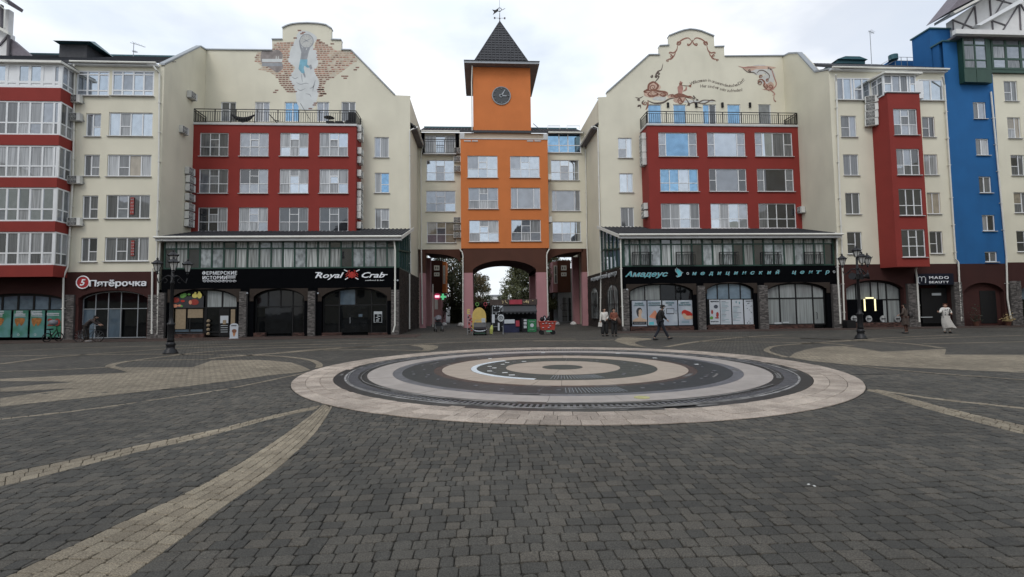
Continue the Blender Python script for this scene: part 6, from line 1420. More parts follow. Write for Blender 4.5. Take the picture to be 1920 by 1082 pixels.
# roof over the gable: barge board and underside
(xa, za), (xb, zb_) = tl(430, 280), tl(1000, -20); k_ = (zb_ - za) / (xb - xa); xe = XF1 - 6
b = MB(); b.prism_y([(xa, za), (xe, za + k_ * (xe - xa)), (xe, za + k_ * (xe - xa) + .30), (xa - .1, za + .12)], Yh - 1.2, Yh - .9); b.build('barge_board', M['pipe'], ht)
b = MB(); b.prism_y([(xa, za), (xe, za + k_ * (xe - xa)), (xe, za + k_ * (xe - xa) + .2), (xa, za + .2)], Yh - .9, Yh + .5); b.build('roof_soffit', M['metalg'], ht)
b = MB(); b.prism_y([(xa - .3, za + .2), (xe, za + k_ * (xe - xa) + .35), (xe, za + k_ * (xe - xa) + 3.5), (xa + 2.2, za + k_ * 2.6 + 1.7)], Yh - 1.0, Yh + .9); b.build('roof', M['tilep'], ht)

# ---------------------------------------------------------------- timbered house, far left (behind the bay)
hl = place('timbered_house', 'white half-timbered house with purple roof behind the bay at the far left edge', 'building', (P(-40, 60, YS + 5)[0], YS + 8, 0))
Yl = YS + 4
def q_(x, y): return P(x, y, Yl)
MB().prism_y([(q_(-300, 60)[0], 0), (q_(17, 60)[0], 0), q_(17, 62), q_(-60, 20), q_(-300, 20)][::1], Yl, Yl + .5).build('gable_wall', M['whitep'], hl)
MB().box(q_(-300, 60)[0], q_(3, 60)[0], Yl + .5, Yl + .9, q_(0, 60)[1] - 1, q_(0, 10)[1]).build('upper_wall', M['whitep'], hl)
b = MB(); p, q = q_(27, 71), q_(-60, 26); b.prism_y([p, (p[0], p[1] + .2), (q[0], q[1] + .35), q], Yl - .5, Yl - .2); p, q = q_(31, 19), q_(-60, -33); b.prism_y([p, (p[0], p[1] + .15), (q[0], q[1] + .3), q], Yl - .9, Yl - .7); b.build('barge_board', M['pipe'], hl)
b = MB(); p, q = q_(30, 17), q_(-60, -36); b.prism_y([(p[0], p[1] + .02), (p[0] + .1, p[1] + .25), (q[0], q[1] + .7), q], Yl - .8, Yl + .5); b.build('roof', M['tilep'], hl)
b = MB(); b.prism_y([q_(18, 71), q_(66, 112), q_(18, 112)][::-1], Yl + .1, Yl + .6); b.build('side_roof', M['tilep'], hl)
(xa, za), (xb, zb_) = q_(17, 66), q_(0, 86); MB().tube([(xa, Yl - .03, za), (xb, Yl - .03, zb_)], .08, 4).build('timber', M['wood'], hl); MB().bar((q_(17, 70)[0], Yl - .03, q_(17, 66)[1]), (q_(16, 112)[0], Yl - .03, q_(16, 112)[1]), .14).build('timber', M['wood'], hl); MB().bar((q_(3, 12)[0], Yl - .03, q_(3, 10)[1]), (q_(2, 52)[0], Yl - .03, q_(2, 52)[1]), .2).build('timber', M['wood'], hl)
b = MB(); b.tube([(q_(16, 20)[0], Yl - .7, q_(16, 20)[1]), (q_(21, 26)[0], Yl - .5, q_(21, 26)[1]), (q_(20, 60)[0], Yl - .5, q_(20, 60)[1])], .05, 6); b.build('downpipe', M['pipe'], hl)

# ---------------------------------------------------------------- houses and trees beyond the gateway
def rear(label, sgn, xf0, xf1, xs):
    r_ = place('rear_house', label, 'house', (P((xf0 + xf1) / 2, 580, 57)[0], 58, 0))
    a, b_, c, d = R(xf0, 488, xf1, 548, 55); MB().box(a, b_, 55, 58.5, c, d).build('hanging_bay', M['brown'] if sgn < 0 else M['brown2'], r_)
    for y0, y1 in ((498, 507), (511, 518)):
        q = R(xf0 + 6, y0, xf0 + 16, y1, 55); window(r_, q[0], q[1], q[2], q[3], 54.96, cols=(1, 1), gl=('gdark',), w=.12, sill=False)
    e = R(xs[0], 490, xs[1], 548, 55); MB().box(e[0], e[1], 55.3, 58.4, e[2] - .0, e[3]).build('orange_cheek', M['orange'] if sgn < 0 else M['pink'], r_)
    q = R(xs[0] + 1.5, 498, xs[1] - 1, 532, 55.3); window(r_, q[0], q[1], q[2], q[3], 55.27, cols=(1,), rows=[.5], gl=('gmid',), w=.1, sill=False)
    return r_
ra = rear('brown and orange house with overhanging bay seen through the left arch', -1, 808, 829, (829, 836))
a, b_, c, d = R(800, 548, 827, 606, 56); MB().box(a, b_, 56, 64, 0, d + 3).build('lower_wall', M['pink'], ra); q = R(815, 560, 821, 580, 56); window(ra, q[0], q[1], q[2], q[3], 55.97, cols=(1, 1), gl=('gcurt', 'gmid'), w=.12, sill=False)
rc = rear('brown and pink house with arched grille window seen through the right arch', 1, 1046, 1070, (1037, 1046))
a, b_, c, d = R(1047, 545, 1102, 606, 56); MB().box(a, b_, 56, 64, 0, d + 2.5).build('lower_wall', M['metalg'], rc)
for xa, xb in ((1054, 1063.5), (1066, 1071)):
    a, b_, c, d = R(xa, 556, xb, 602, 55.8); fl = MB(); pts = [(a, c), (b_, c)] + [((a + b_) / 2 + (b_ - a) / 2 * cos(t), d - .6 + .6 * sin(t)) for t in [pi * k / 8 for k in range(9)]]; fr = fl.prism_y(pts, 55.8, 55.9).build('grille_window', M['gcurt'], rc)
    g2 = MB()
    for k in range(1, 4): g2.bar((a + (b_ - a) * k / 4, 55.77, c), (a + (b_ - a) * k / 4, 55.77, d - .15), .06)
    for z in (c + .5, c + 1.2, c + 1.9): g2.bar((a, 55.77, z), (b_, 55.77, z), .06)
    g2.build('bars', M['dark'], fr)
# tree kit
M['bark'] = mat('bark', (.045, .032, .022), .95, var=.3, bump=.5, bscale=12)
def leafmat(n, c):
    m = mat(n, c, .75, var=.35, scale=2.2, rnd=.12); return m
M['leafA'] = leafmat('leaf_dark', (.042, .054, .018)); M['leafB'] = leafmat('leaf_rust', (.10, .072, .024)); M['leafC'] = leafmat('leaf_olive', (.085, .092, .030))
def tree(x, y, h, w, mk, label, seed, group, dense=1.0, conical=False):
    rt = random.Random(seed); o = thing('street_tree', label, 'tree', (x, y, 0), 0, group)
    tb = MB(); tb.tube([(0, 0, 0), (.05, 0, h * .2), (-.05, .05, h * .5), (0, 0, h * .9)], [w * .05, w * .04, w * .028, .02], 8)
    for k in range(9):
        a = rt.uniform(0, 2 * pi); z = h * rt.uniform(.25, .7); l = w * rt.uniform(.25, .45); tb.tube([(0, 0, z), (l * .5 * cos(a), l * .5 * sin(a), z + l * .4), (l * cos(a), l * sin(a), z + l * .9)], [w * .018, w * .012, .01], 5)
    tb.build('trunk', M['bark'], o)
    cl = []
    for k in range(int(46 * dense)):
        z = rt.uniform(.14, 1); rr_ = (1 - z) * .55 + .08 if conical else sqrt(max(.03, 1 - ((z - .55) / .48) ** 2)) * .5
        a = rt.uniform(0, 2 * pi); q = rt.uniform(.35, 1) * rr_ * w; cl.append((q * cos(a), q * sin(a), h * z, w * rt.uniform(.07, .15)))
    lb = MB()
    for cx_, cy_, cz_, cr_ in cl:
        for i in range(95):
            v = Vector((rt.gauss(0, 1), rt.gauss(0, 1), rt.gauss(0, .8))).normalized() * cr_ * rt.uniform(.5, 1.15); p = Vector((cx_, cy_, cz_)) + v; s = w * rt.uniform(.012, .026)
            a1 = Vector((rt.gauss(0, 1), rt.gauss(0, 1), rt.gauss(0, 1))).normalized(); a2 = a1.orthogonal().normalized()
            lb.add([p - a1 * s, p + a2 * s * .6, p + a1 * s, p - a2 * s * .6], [(0, 1, 2, 3)])
    c = lb.build('crown', M[mk], o); return o
def at_px(px, Y): return P(px, 600, Y)[0]
tree(at_px(868, 66), 66, 8.2, 6.8, 'leafB', 'russet leaved tree filling the left side of the main arch', 1, 'trees beyond the gateway', 1.5)
tree(at_px(890, 78), 78, 6.4, 5.5, 'leafA', 'dark green tree just behind the russet one in the arch', 2, 'trees beyond the gateway', 1.3)
tree(at_px(905, 95), 95, 5.2, 4.5, 'leafA', 'small distant dark tree at the vanishing end of the left row', 3, 'trees beyond the gateway')
tree(at_px(1004, 62), 62, 7.8, 7.5, 'leafC', 'large olive green tree on the right of the main arch', 4, 'trees beyond the gateway', 1.8)
tree(at_px(980, 76), 76, 7.6, 6.5, 'leafC', 'olive tree behind the large one, right half of the arch', 5, 'trees beyond the gateway', 1.5)
tree(at_px(962, 92), 92, 6.6, 5.5, 'leafA', 'darker tree stepping down towards the gap of sky', 6, 'trees beyond the gateway', 1.2)
tree(at_px(942, 118), 118, 4.2, 4, 'leafA', 'lowest far tree beside the patch of sky in the arch', 7, 'trees beyond the gateway')
tree(at_px(848, 60), 60, 8.2, 6, 'leafA', 'shady dark tree filling the left side arch', 8, 'trees beyond the gateway', 1.8)
tree(at_px(1034, 58), 58, 8.2, 5, 'leafC', 'olive tree half hidden in the right side arch', 9, 'trees beyond the gateway', 1.6)
M['hedge'] = leafmat('hedge_dark', (.02, .025, .01))
def hedge(x0, x1, y, h, label):
    rt = random.Random(int(x0 * 10)); b = MB(); b.box(x0, x1, y + .2, y + 1.4, 0, h * .85)
    for i in range(2600):
        p = Vector((rt.uniform(x0, x1), y + rt.uniform(0, .5), rt.uniform(.05, h) * (1 if rt.random() < .8 else 1.06))); s = rt.uniform(.05, .12); a1 = Vector((rt.gauss(0, 1), rt.gauss(0, 1), rt.gauss(0, 1))).normalized(); a2 = a1.orthogonal().normalized(); b.add([p - a1 * s, p + a2 * s * .6, p + a1 * s, p - a2 * s * .6], [(0, 1, 2, 3)])
    o = b.build('hedge', M['hedge']); tag(o, label, 'hedge')
hedge(P(884, 600, 60)[0], P(927, 600, 60)[0], 60, 2.3, 'low dark hedge at the foot of the trees in the main arch')
hedge(P(838, 600, 52)[0], P(868, 600, 52)[0], 58, 2.6, 'dark clipped hedge at the back of the left arch')
# a pale block at the far end of the street
fb = place('distant_house', 'tiny pale flat-roofed house at the end of the street in the arch', 'house', (P(928, 590, 170)[0], 172, 0)); a, b_, c, d = R(916, 555, 944, 600, 170); MB().box(a, b_, 170, 178, 0, d).build('wall', M['whitep'], fb); MB().box(a - .3, b_ + .3, 169.6, 178, d, d + .4).build('roof', M['metalg'], fb)
for k in range(4):
    q = (a + (b_ - a) * (k + .3) / 4, a + (b_ - a) * (k + .7) / 4); window(fb, q[0], q[1], d - 3, d - 1.4, 169.95, cols=(1,), gl=('gdark',), w=.15, sill=False)

# ---------------------------------------------------------------- the side of the square behind the viewer (mirrored in the panes)
bk = place('opposite_building', 'timber-gabled row across the square, seen only mirrored in the window panes', 'building', (0, -30, 0))
b = MB()
for x0, x1, h_, mk in ((-34, -14, 15, 0), (-14, -4, 19, 1), (-4, 8, 12, 0), (8, 18, 20, 2), (18, 36, 15, 0)):
    b.box(x0, x1, -40, -30, 0, h_, mk)
    b.prism_y([(x0 - .4, h_), (x1 + .4, h_), ((x0 + x1) / 2, h_ + (x1 - x0) * .45)], -40, -29.6, 3)
b.build('wall', [M['cream'], M['red'], M['whitep'], M['tile']], bk)
b = MB()
for x in range(-32, 35, 4):
    for z in (4, 7, 10): b.box(x, x + 1.7, -30.02, -29.95, z, z + 1.6)
b.build('window', M['gdark'], bk)
for sx, nm in ((-1, 'left'), (1, 'right')):
    o = place('flanking_building', 'red and cream row closing the %s side of the square beyond the frame' % nm, 'building', (sx * 44, 0, 0)); b = MB(); b.box(sx * 42, sx * 52, -30, 26, 0, 15, 0); b.box(sx * 41.9, sx * 42, -30, 26, 3, 4, 1); b.build('wall', [M['cream'], M['red']], o)
# ================================================================ SIGNS
def sign(name, label, px, Y): return place(name, label, 'sign', (P(*px, Y)[0], Y, P(*px, Y)[1]))
def tx(root, s, px, h, wpx, Y, mk, **kw):
    """lettering centred on a pixel, cap height and width in pixels of the photograph"""
    x, z = P(px[0], px[1], Y); k = Y / 950
    return text_obj(s, x, z - h * k / 2, Y, h * k, mk, root, w=wpx * k if wpx else None, **kw)
M['sred'] = mat('sign_red', (.35, .015, .02), .5, var=.05); M['steal'] = mat('sign_teal', (.10, .42, .48), .5, var=.05)
M['crab'] = mat('crab_red', (.40, .02, .012), .5, var=.3, scale=9)
s1 = sign('supermarket_sign', 'white supermarket lettering beside a round red number five on the brown fascia', (207, 530), YS)
x, z = P(156, 529.5, YS - .1); b = MB(); pts = [(x + .40 * cos(t), z + .40 * sin(t)) for t in [2 * pi * k / 28 for k in range(28)]]; b.prism_y(pts, YS - .12, YS - .02); b.build('round_panel', M['sred'], s1)
MB().tube([(x + .40 * cos(t), YS - .13, z + .40 * sin(t)) for t in [2 * pi * k / 28 for k in range(29)]], .035, 6).build('rim', M['text'], s1)
text_obj('5', x, z - .20, YS - .14, .40, 'text', s1, shear=.25, bold=.03)
tx(s1, 'Пятёрочка', (221.5, 531), 10.5, 97, YS - .1, 'text', bold=.02, ext=.04)
MB().box(x - .7, P(272, 530, YS)[0], YS - .03, YS - .005, z - .06, z + .02).build('mounting_rail', M['brown'], s1)
s2 = sign('shop_sign', 'white two-line farm shop lettering on the black fascia, left shop row', (412, 518), YS)
tx(s2, 'ФЕРМЕРСКИЕ', (412, 512), 6, 61, YS - .04, 'text', bold=.008, spacing=1.1); tx(s2, 'ИСТОРИИ', (402.5, 520.7), 5.8, 42, YS - .04, 'text', bold=.008, spacing=1.1)
b = MB()
for y0, y1 in ((518.8, 519.8), (521, 521.8)): r = R(425, y0, 442, y1, YS); b.box(r[0], r[1], YS - .05, YS - .01, r[2], r[3])
b.build('sign_line', M['text'], s2)
tx(s2, 'магазин', (434, 516.8), 1.6, 16, YS - .04, 'text')
for k in range(9):
    x, z = P(384 + k * 7, 527, YS); b = MB(); n = 3 + k % 4 * 2; b.tube([(x + .09 * cos(t) * (1 + .4 * sin(3 * t + k)), YS - .04, z + .07 * sin(t)) for t in [2 * pi * i / 12 for i in range(13)]], .013, 4); b.bar((x - .03, YS - .04, z), (x + .05, YS - .04, z + .02 * (k % 3)), .02); b.build('food_icon', M['text'], s2)
s3 = sign('restaurant_sign', 'white script restaurant sign with a red crab between its two words', (660, 517), YS)
tx(s3, 'Royal', (618, 516), 10, 52, YS - .05, 'text', shear=.35, bold=.02, ext=.035); tx(s3, 'Crab', (700, 515.5), 10, 42, YS - .05, 'text', shear=.35, bold=.02, ext=.035)
r = R(716, 514.4, 727, 515.8, YS); MB().box(r[0], r[1], YS - .08, YS - .03, r[2], r[3]).build('flourish', M['text'], s3); r = R(592, 510.5, 602, 512, YS); MB().box(r[0], r[1], YS - .08, YS - .03, r[2], r[3]).build('flourish', M['text'], s3)
tx(s3, 'seafood & bar', (702.5, 525.5), 2.2, 35, YS - .04, 'text', shear=.2)
x, z = P(660, 515.5, YS - .05); b = MB(); k = YS / 950
b.prism_y([(x + 6.5 * k * cos(t) * (1 + .12 * cos(8 * t)), z + 5.5 * k * sin(t) * (1 + .12 * cos(8 * t))) for t in [2 * pi * i / 40 for i in range(40)]], YS - .10, YS - .03)
for sx in (-1, 1):
    for j in range(4): a = radians(-50 + j * 32); b.tube([(x + sx * 5.5 * k * cos(a), YS - .07, z + 5 * k * sin(a)), (x + sx * 9.5 * k * cos(a), YS - .07, z + 7.5 * k * sin(a) + .03), (x + sx * 11.5 * k * cos(a), YS - .07, z + 7 * k * sin(a) - .06)], .03, 4)
    b.tube([(x + sx * 4 * k, YS - .09, z + 4 * k), (x + sx * 6 * k, YS - .09, z + 7.5 * k), (x + sx * 3.2 * k, YS - .09, z + 8.5 * k)], [.045, .06, .02], 5)
b.build('crab_emblem', M['crab'], s3)
b = MB()
for sx in (-1, 1): b.bar((x + sx * 8 * k, YS - .11, z + 6.5 * k), (x + sx * 14 * k, YS - .11, z + 9.5 * k), .055); b.bar((x + sx * 7 * k, YS - .11, z - 5.5 * k), (x + sx * 12 * k, YS - .11, z - 8.5 * k), .055)
b.build('crossed_bars', M['text'], s3)
s4 = sign('medical_sign', 'pale italic clinic name with a teal bird and spaced teal letters on black fascia', (1365, 512), YS)
tx(s4, 'Амадеус', (1212, 514), 9.5, 84, YS - .06, 'texts', shear=.35, bold=.045, ext=.02); tx(s4, 'Амадеус', (1212, 514), 9.5, 83, YS - .09, 'steal', shear=.35, bold=.005, ext=.01)
x, z = P(1273, 512, YS - .06); k = YS / 950
bird = [(-7, 8), (-3, 4), (-5, 10), (1, 6), (5, 2), (8, 1), (5, -1), (4, -5), (0, -7), (-4, -8), (-6, -6), (-2, -4), (-4, 0), (-7, 3)]
MB().prism_y([(x + a * k, z + c * k) for a, c in bird][::-1], YS - .08, YS - .04).build('bird_emblem', M['steal'], s4); MB().tube([(x + a * k, YS - .09, z + c * k) for a, c in bird + bird[:1]], .018, 4).build('emblem_outline', M['texts'], s4)
word = 'медицинский центр'
for i, ch in enumerate(word):
    if ch == ' ': continue
    px = 1302 + i * 15.5 * (1551 - 1302) / (15.5 * 16) - (0 if i < 11 else 0)
    tx(s4, ch, (px, 512.3 - (px - 1302) * .012), 7.2, 9 if ch not in 'т' else 11.5, YS - .06, 'texts', shear=.3, bold=.04, name='letter', ext=.015); tx(s4, ch, (px, 512.3 - (px - 1302) * .012), 7.2, 8.6 if ch not in 'т' else 11.1, YS - .08, 'steal', shear=.3, bold=.0, name='letter_face', ext=.008)
for px in (1289.5, 1564): x, z = P(px, 513 - (px - 1290) * .012, YS - .06); MB().tube([(x + .07 * cos(t), YS - .06, z + .07 * sin(t)) for t in [2 * pi * i / 10 for i in range(11)]], .025, 5).build('dot', M['texts'], s4)
# same words on the flank wall facing the passage
yy = YS + 5.4; o = text_obj('медицинский центр', 0, 0, 0, .36, 'texts', None, name='flank_sign', w=8.4, shear=.3, bold=0, axis=-pi / 2, xyz=(XC - .14, yy - .5, P(1140, 515, YS + 4)[1] - .25)); tag(o, 'white italic clinic words on the dark side wall beside the passage', 'sign')
s5 = sign('beauty_sign', 'white salon letters and curled m mark on a dark navy board', (1753, 523), YS)
M['navy'] = mat('navy_board', (.006, .008, .018), .6, var=.1, spec=.2); r = R(1718.5, 513, 1787, 534, YS - .2); MB().box(r[0], r[1], YS - .25, YS - .05, r[2], r[3]).build('board', M['navy'], s5)
YB = YS - .27; tx(s5, 'MADO', (1760.5, 520.5), 5.6, 41, YB, 'text', spacing=1.2); tx(s5, 'BEAUTY', (1760.5, 529), 4.6, 41, YB, 'text', spacing=1.15)
def pb(x, y): a, c = P(1700 + x / 6.01, 480 + y / 6.01, YB); return (a, YB, c)
MB().tube([pb(*p) for p in ((148, 305), (130, 305), (128, 245), (140, 235), (158, 235), (168, 248), (168, 285))], .028, 5).tube([pb(*p) for p in ((168, 248), (180, 235), (200, 235), (212, 248), (212, 305))], .028, 5).build('m_mark', M['text'], s5)
# pharmacy lights in the left arch
M['gcross'] = mat('lit_green', (.15, .8, .35), .5, var=0, emit=.35); M['pklit'] = mat('lit_pink', (.6, .04, .12), .5, var=0, emit=.25)
Yp = 47.5; x, z = P(830.5, 556.5, Yp); o = MB().box(x - .09, x + .09, Yp - .1, Yp, z - .28, z + .28).box(x - .28, x - .09, Yp - .1, Yp, z - .09, z + .09).box(x + .09, x + .28, Yp - .1, Yp, z - .09, z + .09).box(x - .5, x - .28, Yp - .05, Yp - .02, z - .02, z + .02).build('pharmacy_cross', M['gcross']); tag(o, 'lit green pharmacy cross hanging in the left side arch', 'sign')
x, z = P(820, 556, Yp); ps = place('lit_shop_sign', 'small round lit pink sign beside the green cross', 'sign', (x, Yp, z)); MB().xf(Matrix()).tube([(x, Yp - .12, z), (x, Yp, z)], .30, 20).build('disc', M['pklit'], ps); MB().box(x - .2, x + .2, Yp - .15, Yp - .13, z - .1, z + .1).build('bar', mat('lit_pale', (1, .7, .8), .5, var=0, emit=.9), ps)
MB().box(x - .05, x + .05, Yp, Yp + .6, z - .05, z + .05).build('bracket', M['iron'], ps)
cx_, cz_ = P(818, 600, 47.5); MB().box(P(811, 600, 47.6)[0], P(812.5, 600, 47.6)[0], 47.6, 47.75, 0, 4).build('post', M['pipe'], ps)

# ================================================================ POSTERS
def sheet_mat(n, c1, c2, sc=1.2):
    m = bpy.data.materials.new(n); m.use_nodes = True; t = m.node_tree; b_ = t.nodes['Principled BSDF']; b_.inputs['Roughness'].default_value = .35
    tc_ = N(t, 'ShaderNodeTexCoord'); nn = N(t, 'ShaderNodeTexNoise'); nn.inputs['Scale'].default_value = sc; nn.inputs['Detail'].default_value = 3; t.links.new(tc_.outputs['Object'], nn.inputs['Vector'])
    r_ = N(t, 'ShaderNodeValToRGB'); r_.color_ramp.elements[0].position = .38; r_.color_ramp.elements[1].position = .62; r_.color_ramp.elements[0].color = (*c1, 1); r_.color_ramp.elements[1].color = (*c2, 1); t.links.new(nn.outputs[0], r_.inputs[0]); t.links.new(r_.outputs[0], b_.inputs['Base Color']); return m
M['pgreen'] = sheet_mat('poster_green', (.03, .16, .09), (.10, .24, .24)); M['porange'] = mat('poster_food', (.30, .12, .03), .5, var=.4, scale=7); M['pred'] = mat('poster_red', (.28, .03, .02), .5, var=.2)
M['pbl'] = sheet_mat('poster_blue_grey', (.30, .34, .40), (.42, .46, .50)); M['pskin'] = mat('poster_skin', (.50, .36, .26), .5, var=.1); M['pdark'] = mat('poster_dark', (.03, .03, .035), .5); M['pteal'] = mat('poster_text_teal', (.10, .22, .25), .5); M['peach'] = mat('poster_peach', (.55, .22, .13), .5, var=.2); M['pgr'] = mat('poster_leaf', (.12, .30, .06), .5, var=.3); M['pyel'] = mat('poster_yellow', (.55, .48, .12), .5, var=.2); M['pcaption'] = mat('poster_caption', (.05, .06, .08), .5)
def poster(label, px, Y, mk, group=None):
    r = R(*px, Y); o = place('window_poster', label, 'poster', ((r[0] + r[1]) / 2, Y, r[2]), group); MB().box(r[0], r[1], Y - .015, Y, r[2], r[3]).build('sheet', M[mk], o); return o
def blob(o, pts, Y, mk, name='picture', dy=.025, closed=True, sm=4): 
    q = [P(x, y, Y) for x, y in pts]
    if sm: q = spline(q, sm, True)
    a = sum(q[i][0] * q[(i + 1) % len(q)][1] - q[(i + 1) % len(q)][0] * q[i][1] for i in range(len(q)))
    if a < 0: q = q[::-1]
    return MB().sheet_y(q, Y - dy).build(name, M[mk], o)
def ell(cx, cy, rx, ry, n=10): return [(cx + rx * cos(2 * pi * i / n), cy + ry * sin(2 * pi * i / n)) for i in range(n)]
YP = YS + .24; G5 = 'supermarket window posters'
for k, (xa, xb, t1, t2, lab) in enumerate(((-22, 20.5, 'Готовим', 'сами', 'green supermarket poster cut by the left edge of the picture'), (25, 52.5, 'Кофе', 'с собой', 'green poster offering coffee to go in the supermarket window'), (57, 83.5, 'Горячая', 'выпечка', 'green poster for hot pastry in the supermarket window'), (88, 115, 'Доставка', None, 'green delivery poster nearest the white downpipe'))):
    o = poster(lab, (xa, 582, xb, 632.5), YP, 'pgreen', G5); w = min(26, xb - xa - 4); cx = (xa + xb) / 2
    for j, s_ in enumerate([t for t in (t1, t2) if t]):
        y = 585.5 + j * 5.3 + (4 if not t2 else 0); wd = len(s_) * 2.5; cx2 = cx - 1.5 + j * 1; blob(o, [(cx2 - wd / 2 - 1.5, y - 2.6), (cx2 + wd / 2 + 1.5, y - 2.6), (cx2 + wd / 2 + 1.5, y + 2.6), (cx2 - wd / 2 - 1.5, y + 2.6)], YP, 'paper', 'caption_plate', .02, sm=0); tx(o, s_, (cx2, y), 2.6, wd, YP - .03, 'pgreen', ext=.002)
    if k < 3: blob(o, [(cx - 9, 597), (cx + 8, 597), (cx + 6, 606), (cx + 1, 611), (cx - 2, 606), (cx - 6, 612), (cx - 10, 604)], YP, 'porange')
    else: tx(o, '20', (cx - .5, 604), 12, 22, YP - .03, 'pred', bold=.04, ext=.002)
    blob(o, ell(cx - 4, 627.5, 2.2, 2.2), YP, 'paper', 'ring', .02); blob(o, ell(cx - 4, 627.5, 1.4, 1.4), YP, 'pgreen', 'ring', .026)
YP = YS + .20
o = poster('poster of a bare-shouldered woman in the clinic window, leftmost of four', (1185, 564, 1212.5, 611.5), YP, 'pbl', 'clinic window posters')
tx(o, 'ЛАЗЕРНОЕ', (1198, 568.5), 2.4, 16, YP - .03, 'pteal'); tx(o, 'УДАЛЕНИЕ', (1198, 572), 2.4, 20, YP - .03, 'pteal')
blob(o, [(1194, 590), (1193, 582), (1197, 577), (1202, 578), (1204, 584), (1202, 589), (1197, 594)], YP, 'pdark', 'hair', .02); blob(o, ell(1200.3, 585, 3.2, 5), YP, 'pskin', 'face', .03); blob(o, [(1197, 588), (1202, 589), (1203, 596), (1211, 599), (1211.5, 603), (1187, 603), (1190, 598), (1197, 595)], YP, 'pskin', 'shoulders', .028); blob(o, [(1186, 603), (1212, 603), (1212, 608.5), (1186, 608.5)], YP, 'pdark', 'band', .032, sm=0); tx(o, 'без боли и раздражения', (1199, 605.8), 1.2, 20, YP - .04, 'paper')
o = poster('poster with a peach coloured figure half hidden by the walking man', (1214.5, 563.5, 1240, 610), YP, 'pbl', 'clinic window posters'); tx(o, 'ГАСТРОСКОПИЯ', (1227, 568), 2.2, 22, YP - .03, 'pteal'); tx(o, 'КОЛОНОСКОПИЯ', (1227, 572), 2.2, 22, YP - .03, 'pteal'); blob(o, [(1217, 594), (1222, 588), (1228, 582), (1232, 590), (1230, 597), (1222, 596)], YP, 'peach'); blob(o, [(1217, 604), (1226, 603), (1226, 609), (1217, 609)], YP, 'steal', 'label', sm=0)
o = poster('poster with a grey ultrasound screen in the clinic window', (1242.5, 563.5, 1270, 610), YP, 'pbl', 'clinic window posters'); tx(o, 'ВСЕ ВИДЫ', (1256, 567.5), 2.4, 16, YP - .03, 'pteal'); tx(o, 'УЗИ', (1256, 571.5), 2.4, 8, YP - .03, 'pteal'); blob(o, [(1249, 578), (1264, 578), (1264, 589), (1249, 589)], YP, 'pdark', 'screen', .02, sm=0); blob(o, [(1250, 579), (1263, 579), (1263, 587.5), (1250, 587.5)], YP, 'pbl', 'screen_face', .027, sm=0)
for a in (582, 585, 588): blob(o, ell(1245.5, a, .9, .7, 6), YP, 'pdark', 'spot'); blob(o, ell(1267.3, a, .9, .7, 6), YP, 'pdark', 'spot')
o = poster('poster of hands holding a red heart, right end of the first clinic window', (1272, 563, 1299.3, 609.5), YP, 'pbl', 'clinic window posters'); tx(o, 'БЕРЕГИТЕ', (1284, 567.5), 2.2, 17, YP - .03, 'pteal'); tx(o, 'ВАШЕ СЕРДЦЕ!', (1284, 571.3), 2.2, 23, YP - .03, 'pteal'); blob(o, [(1278, 585), (1283, 581), (1290, 583), (1297, 587), (1297, 593), (1288, 595), (1280, 592)], YP, 'crab', 'heart', .022); blob(o, [(1279, 589), (1284, 588), (1288, 592), (1297, 592), (1298, 597), (1288, 599), (1282, 596)], YP, 'pskin', 'hands', .03)
for y in (602, 604.5): blob(o, [(1278, y), (1292, y), (1292, y + .9), (1278, y + .9)], YP, 'pteal', 'print_line', .022, sm=0)
labs = ('poster of red and green painted figures in the middle clinic window', 'white poster densely printed with price lines in the middle clinic window', 'white poster with two small drawings above a printed list', 'white poster scattered with small dark sketches, right end')
for k, (xa, xb) in enumerate(((1330.5, 1349.8), (1351, 1370.8), (1373, 1393.3), (1395.5, 1414))):
    o = poster(labs[k], (xa, 562, xb, 608), YP, 'paper', 'clinic price posters')
    if k == 0:
        for c in ((1342, 575, 4, 3.5, 'pcaption'), (1335, 585, 2, 4, 'pred'), (1345, 590, 2.5, 5, 'pred'), (1334, 596, 3, 3, 'pgr'), (1344, 596, 4, 1.2, 'pred')): blob(o, ell(*c[:4]), YP, c[4])
        tx(o, 'МЕДОСМОТРЫ', (1340, 565), 1.6, 16, YP - .03, 'pcaption'); tx(o, 'для всей семьи', (1340, 602.5), 1.4, 15, YP - .03, 'pcaption')
    elif k in (1, 2):
        for j in range(17 if k == 1 else 12):
            y = (565 if k == 1 else 574) + j * 2.4; l = random.uniform(5, 16); blob(o, [(xa + 1.5, y), (xa + 1.5 + l, y), (xa + 1.5 + l, y + .75), (xa + 1.5, y + .75)], YP, 'pteal' if j % 5 else 'pcaption', 'print_line', .02, sm=0)
        if k == 2: blob(o, ell(1380, 566.5, 1.2, 2.4, 7), YP, 'pteal'); blob(o, ell(1386, 568, 1.2, 2.4, 7), YP, 'pteal')
    else:
        for j in range(13): blob(o, ell(random.uniform(1398, 1412), random.uniform(568, 606), random.uniform(.5, 1.6), random.uniform(.4, 1.0), 6), YP, 'pcaption', 'sketch', .02)
        tx(o, 'УЗИ ЭКГ МРТ', (1405, 564.5), 1.4, 14, YP - .03, 'pcaption')
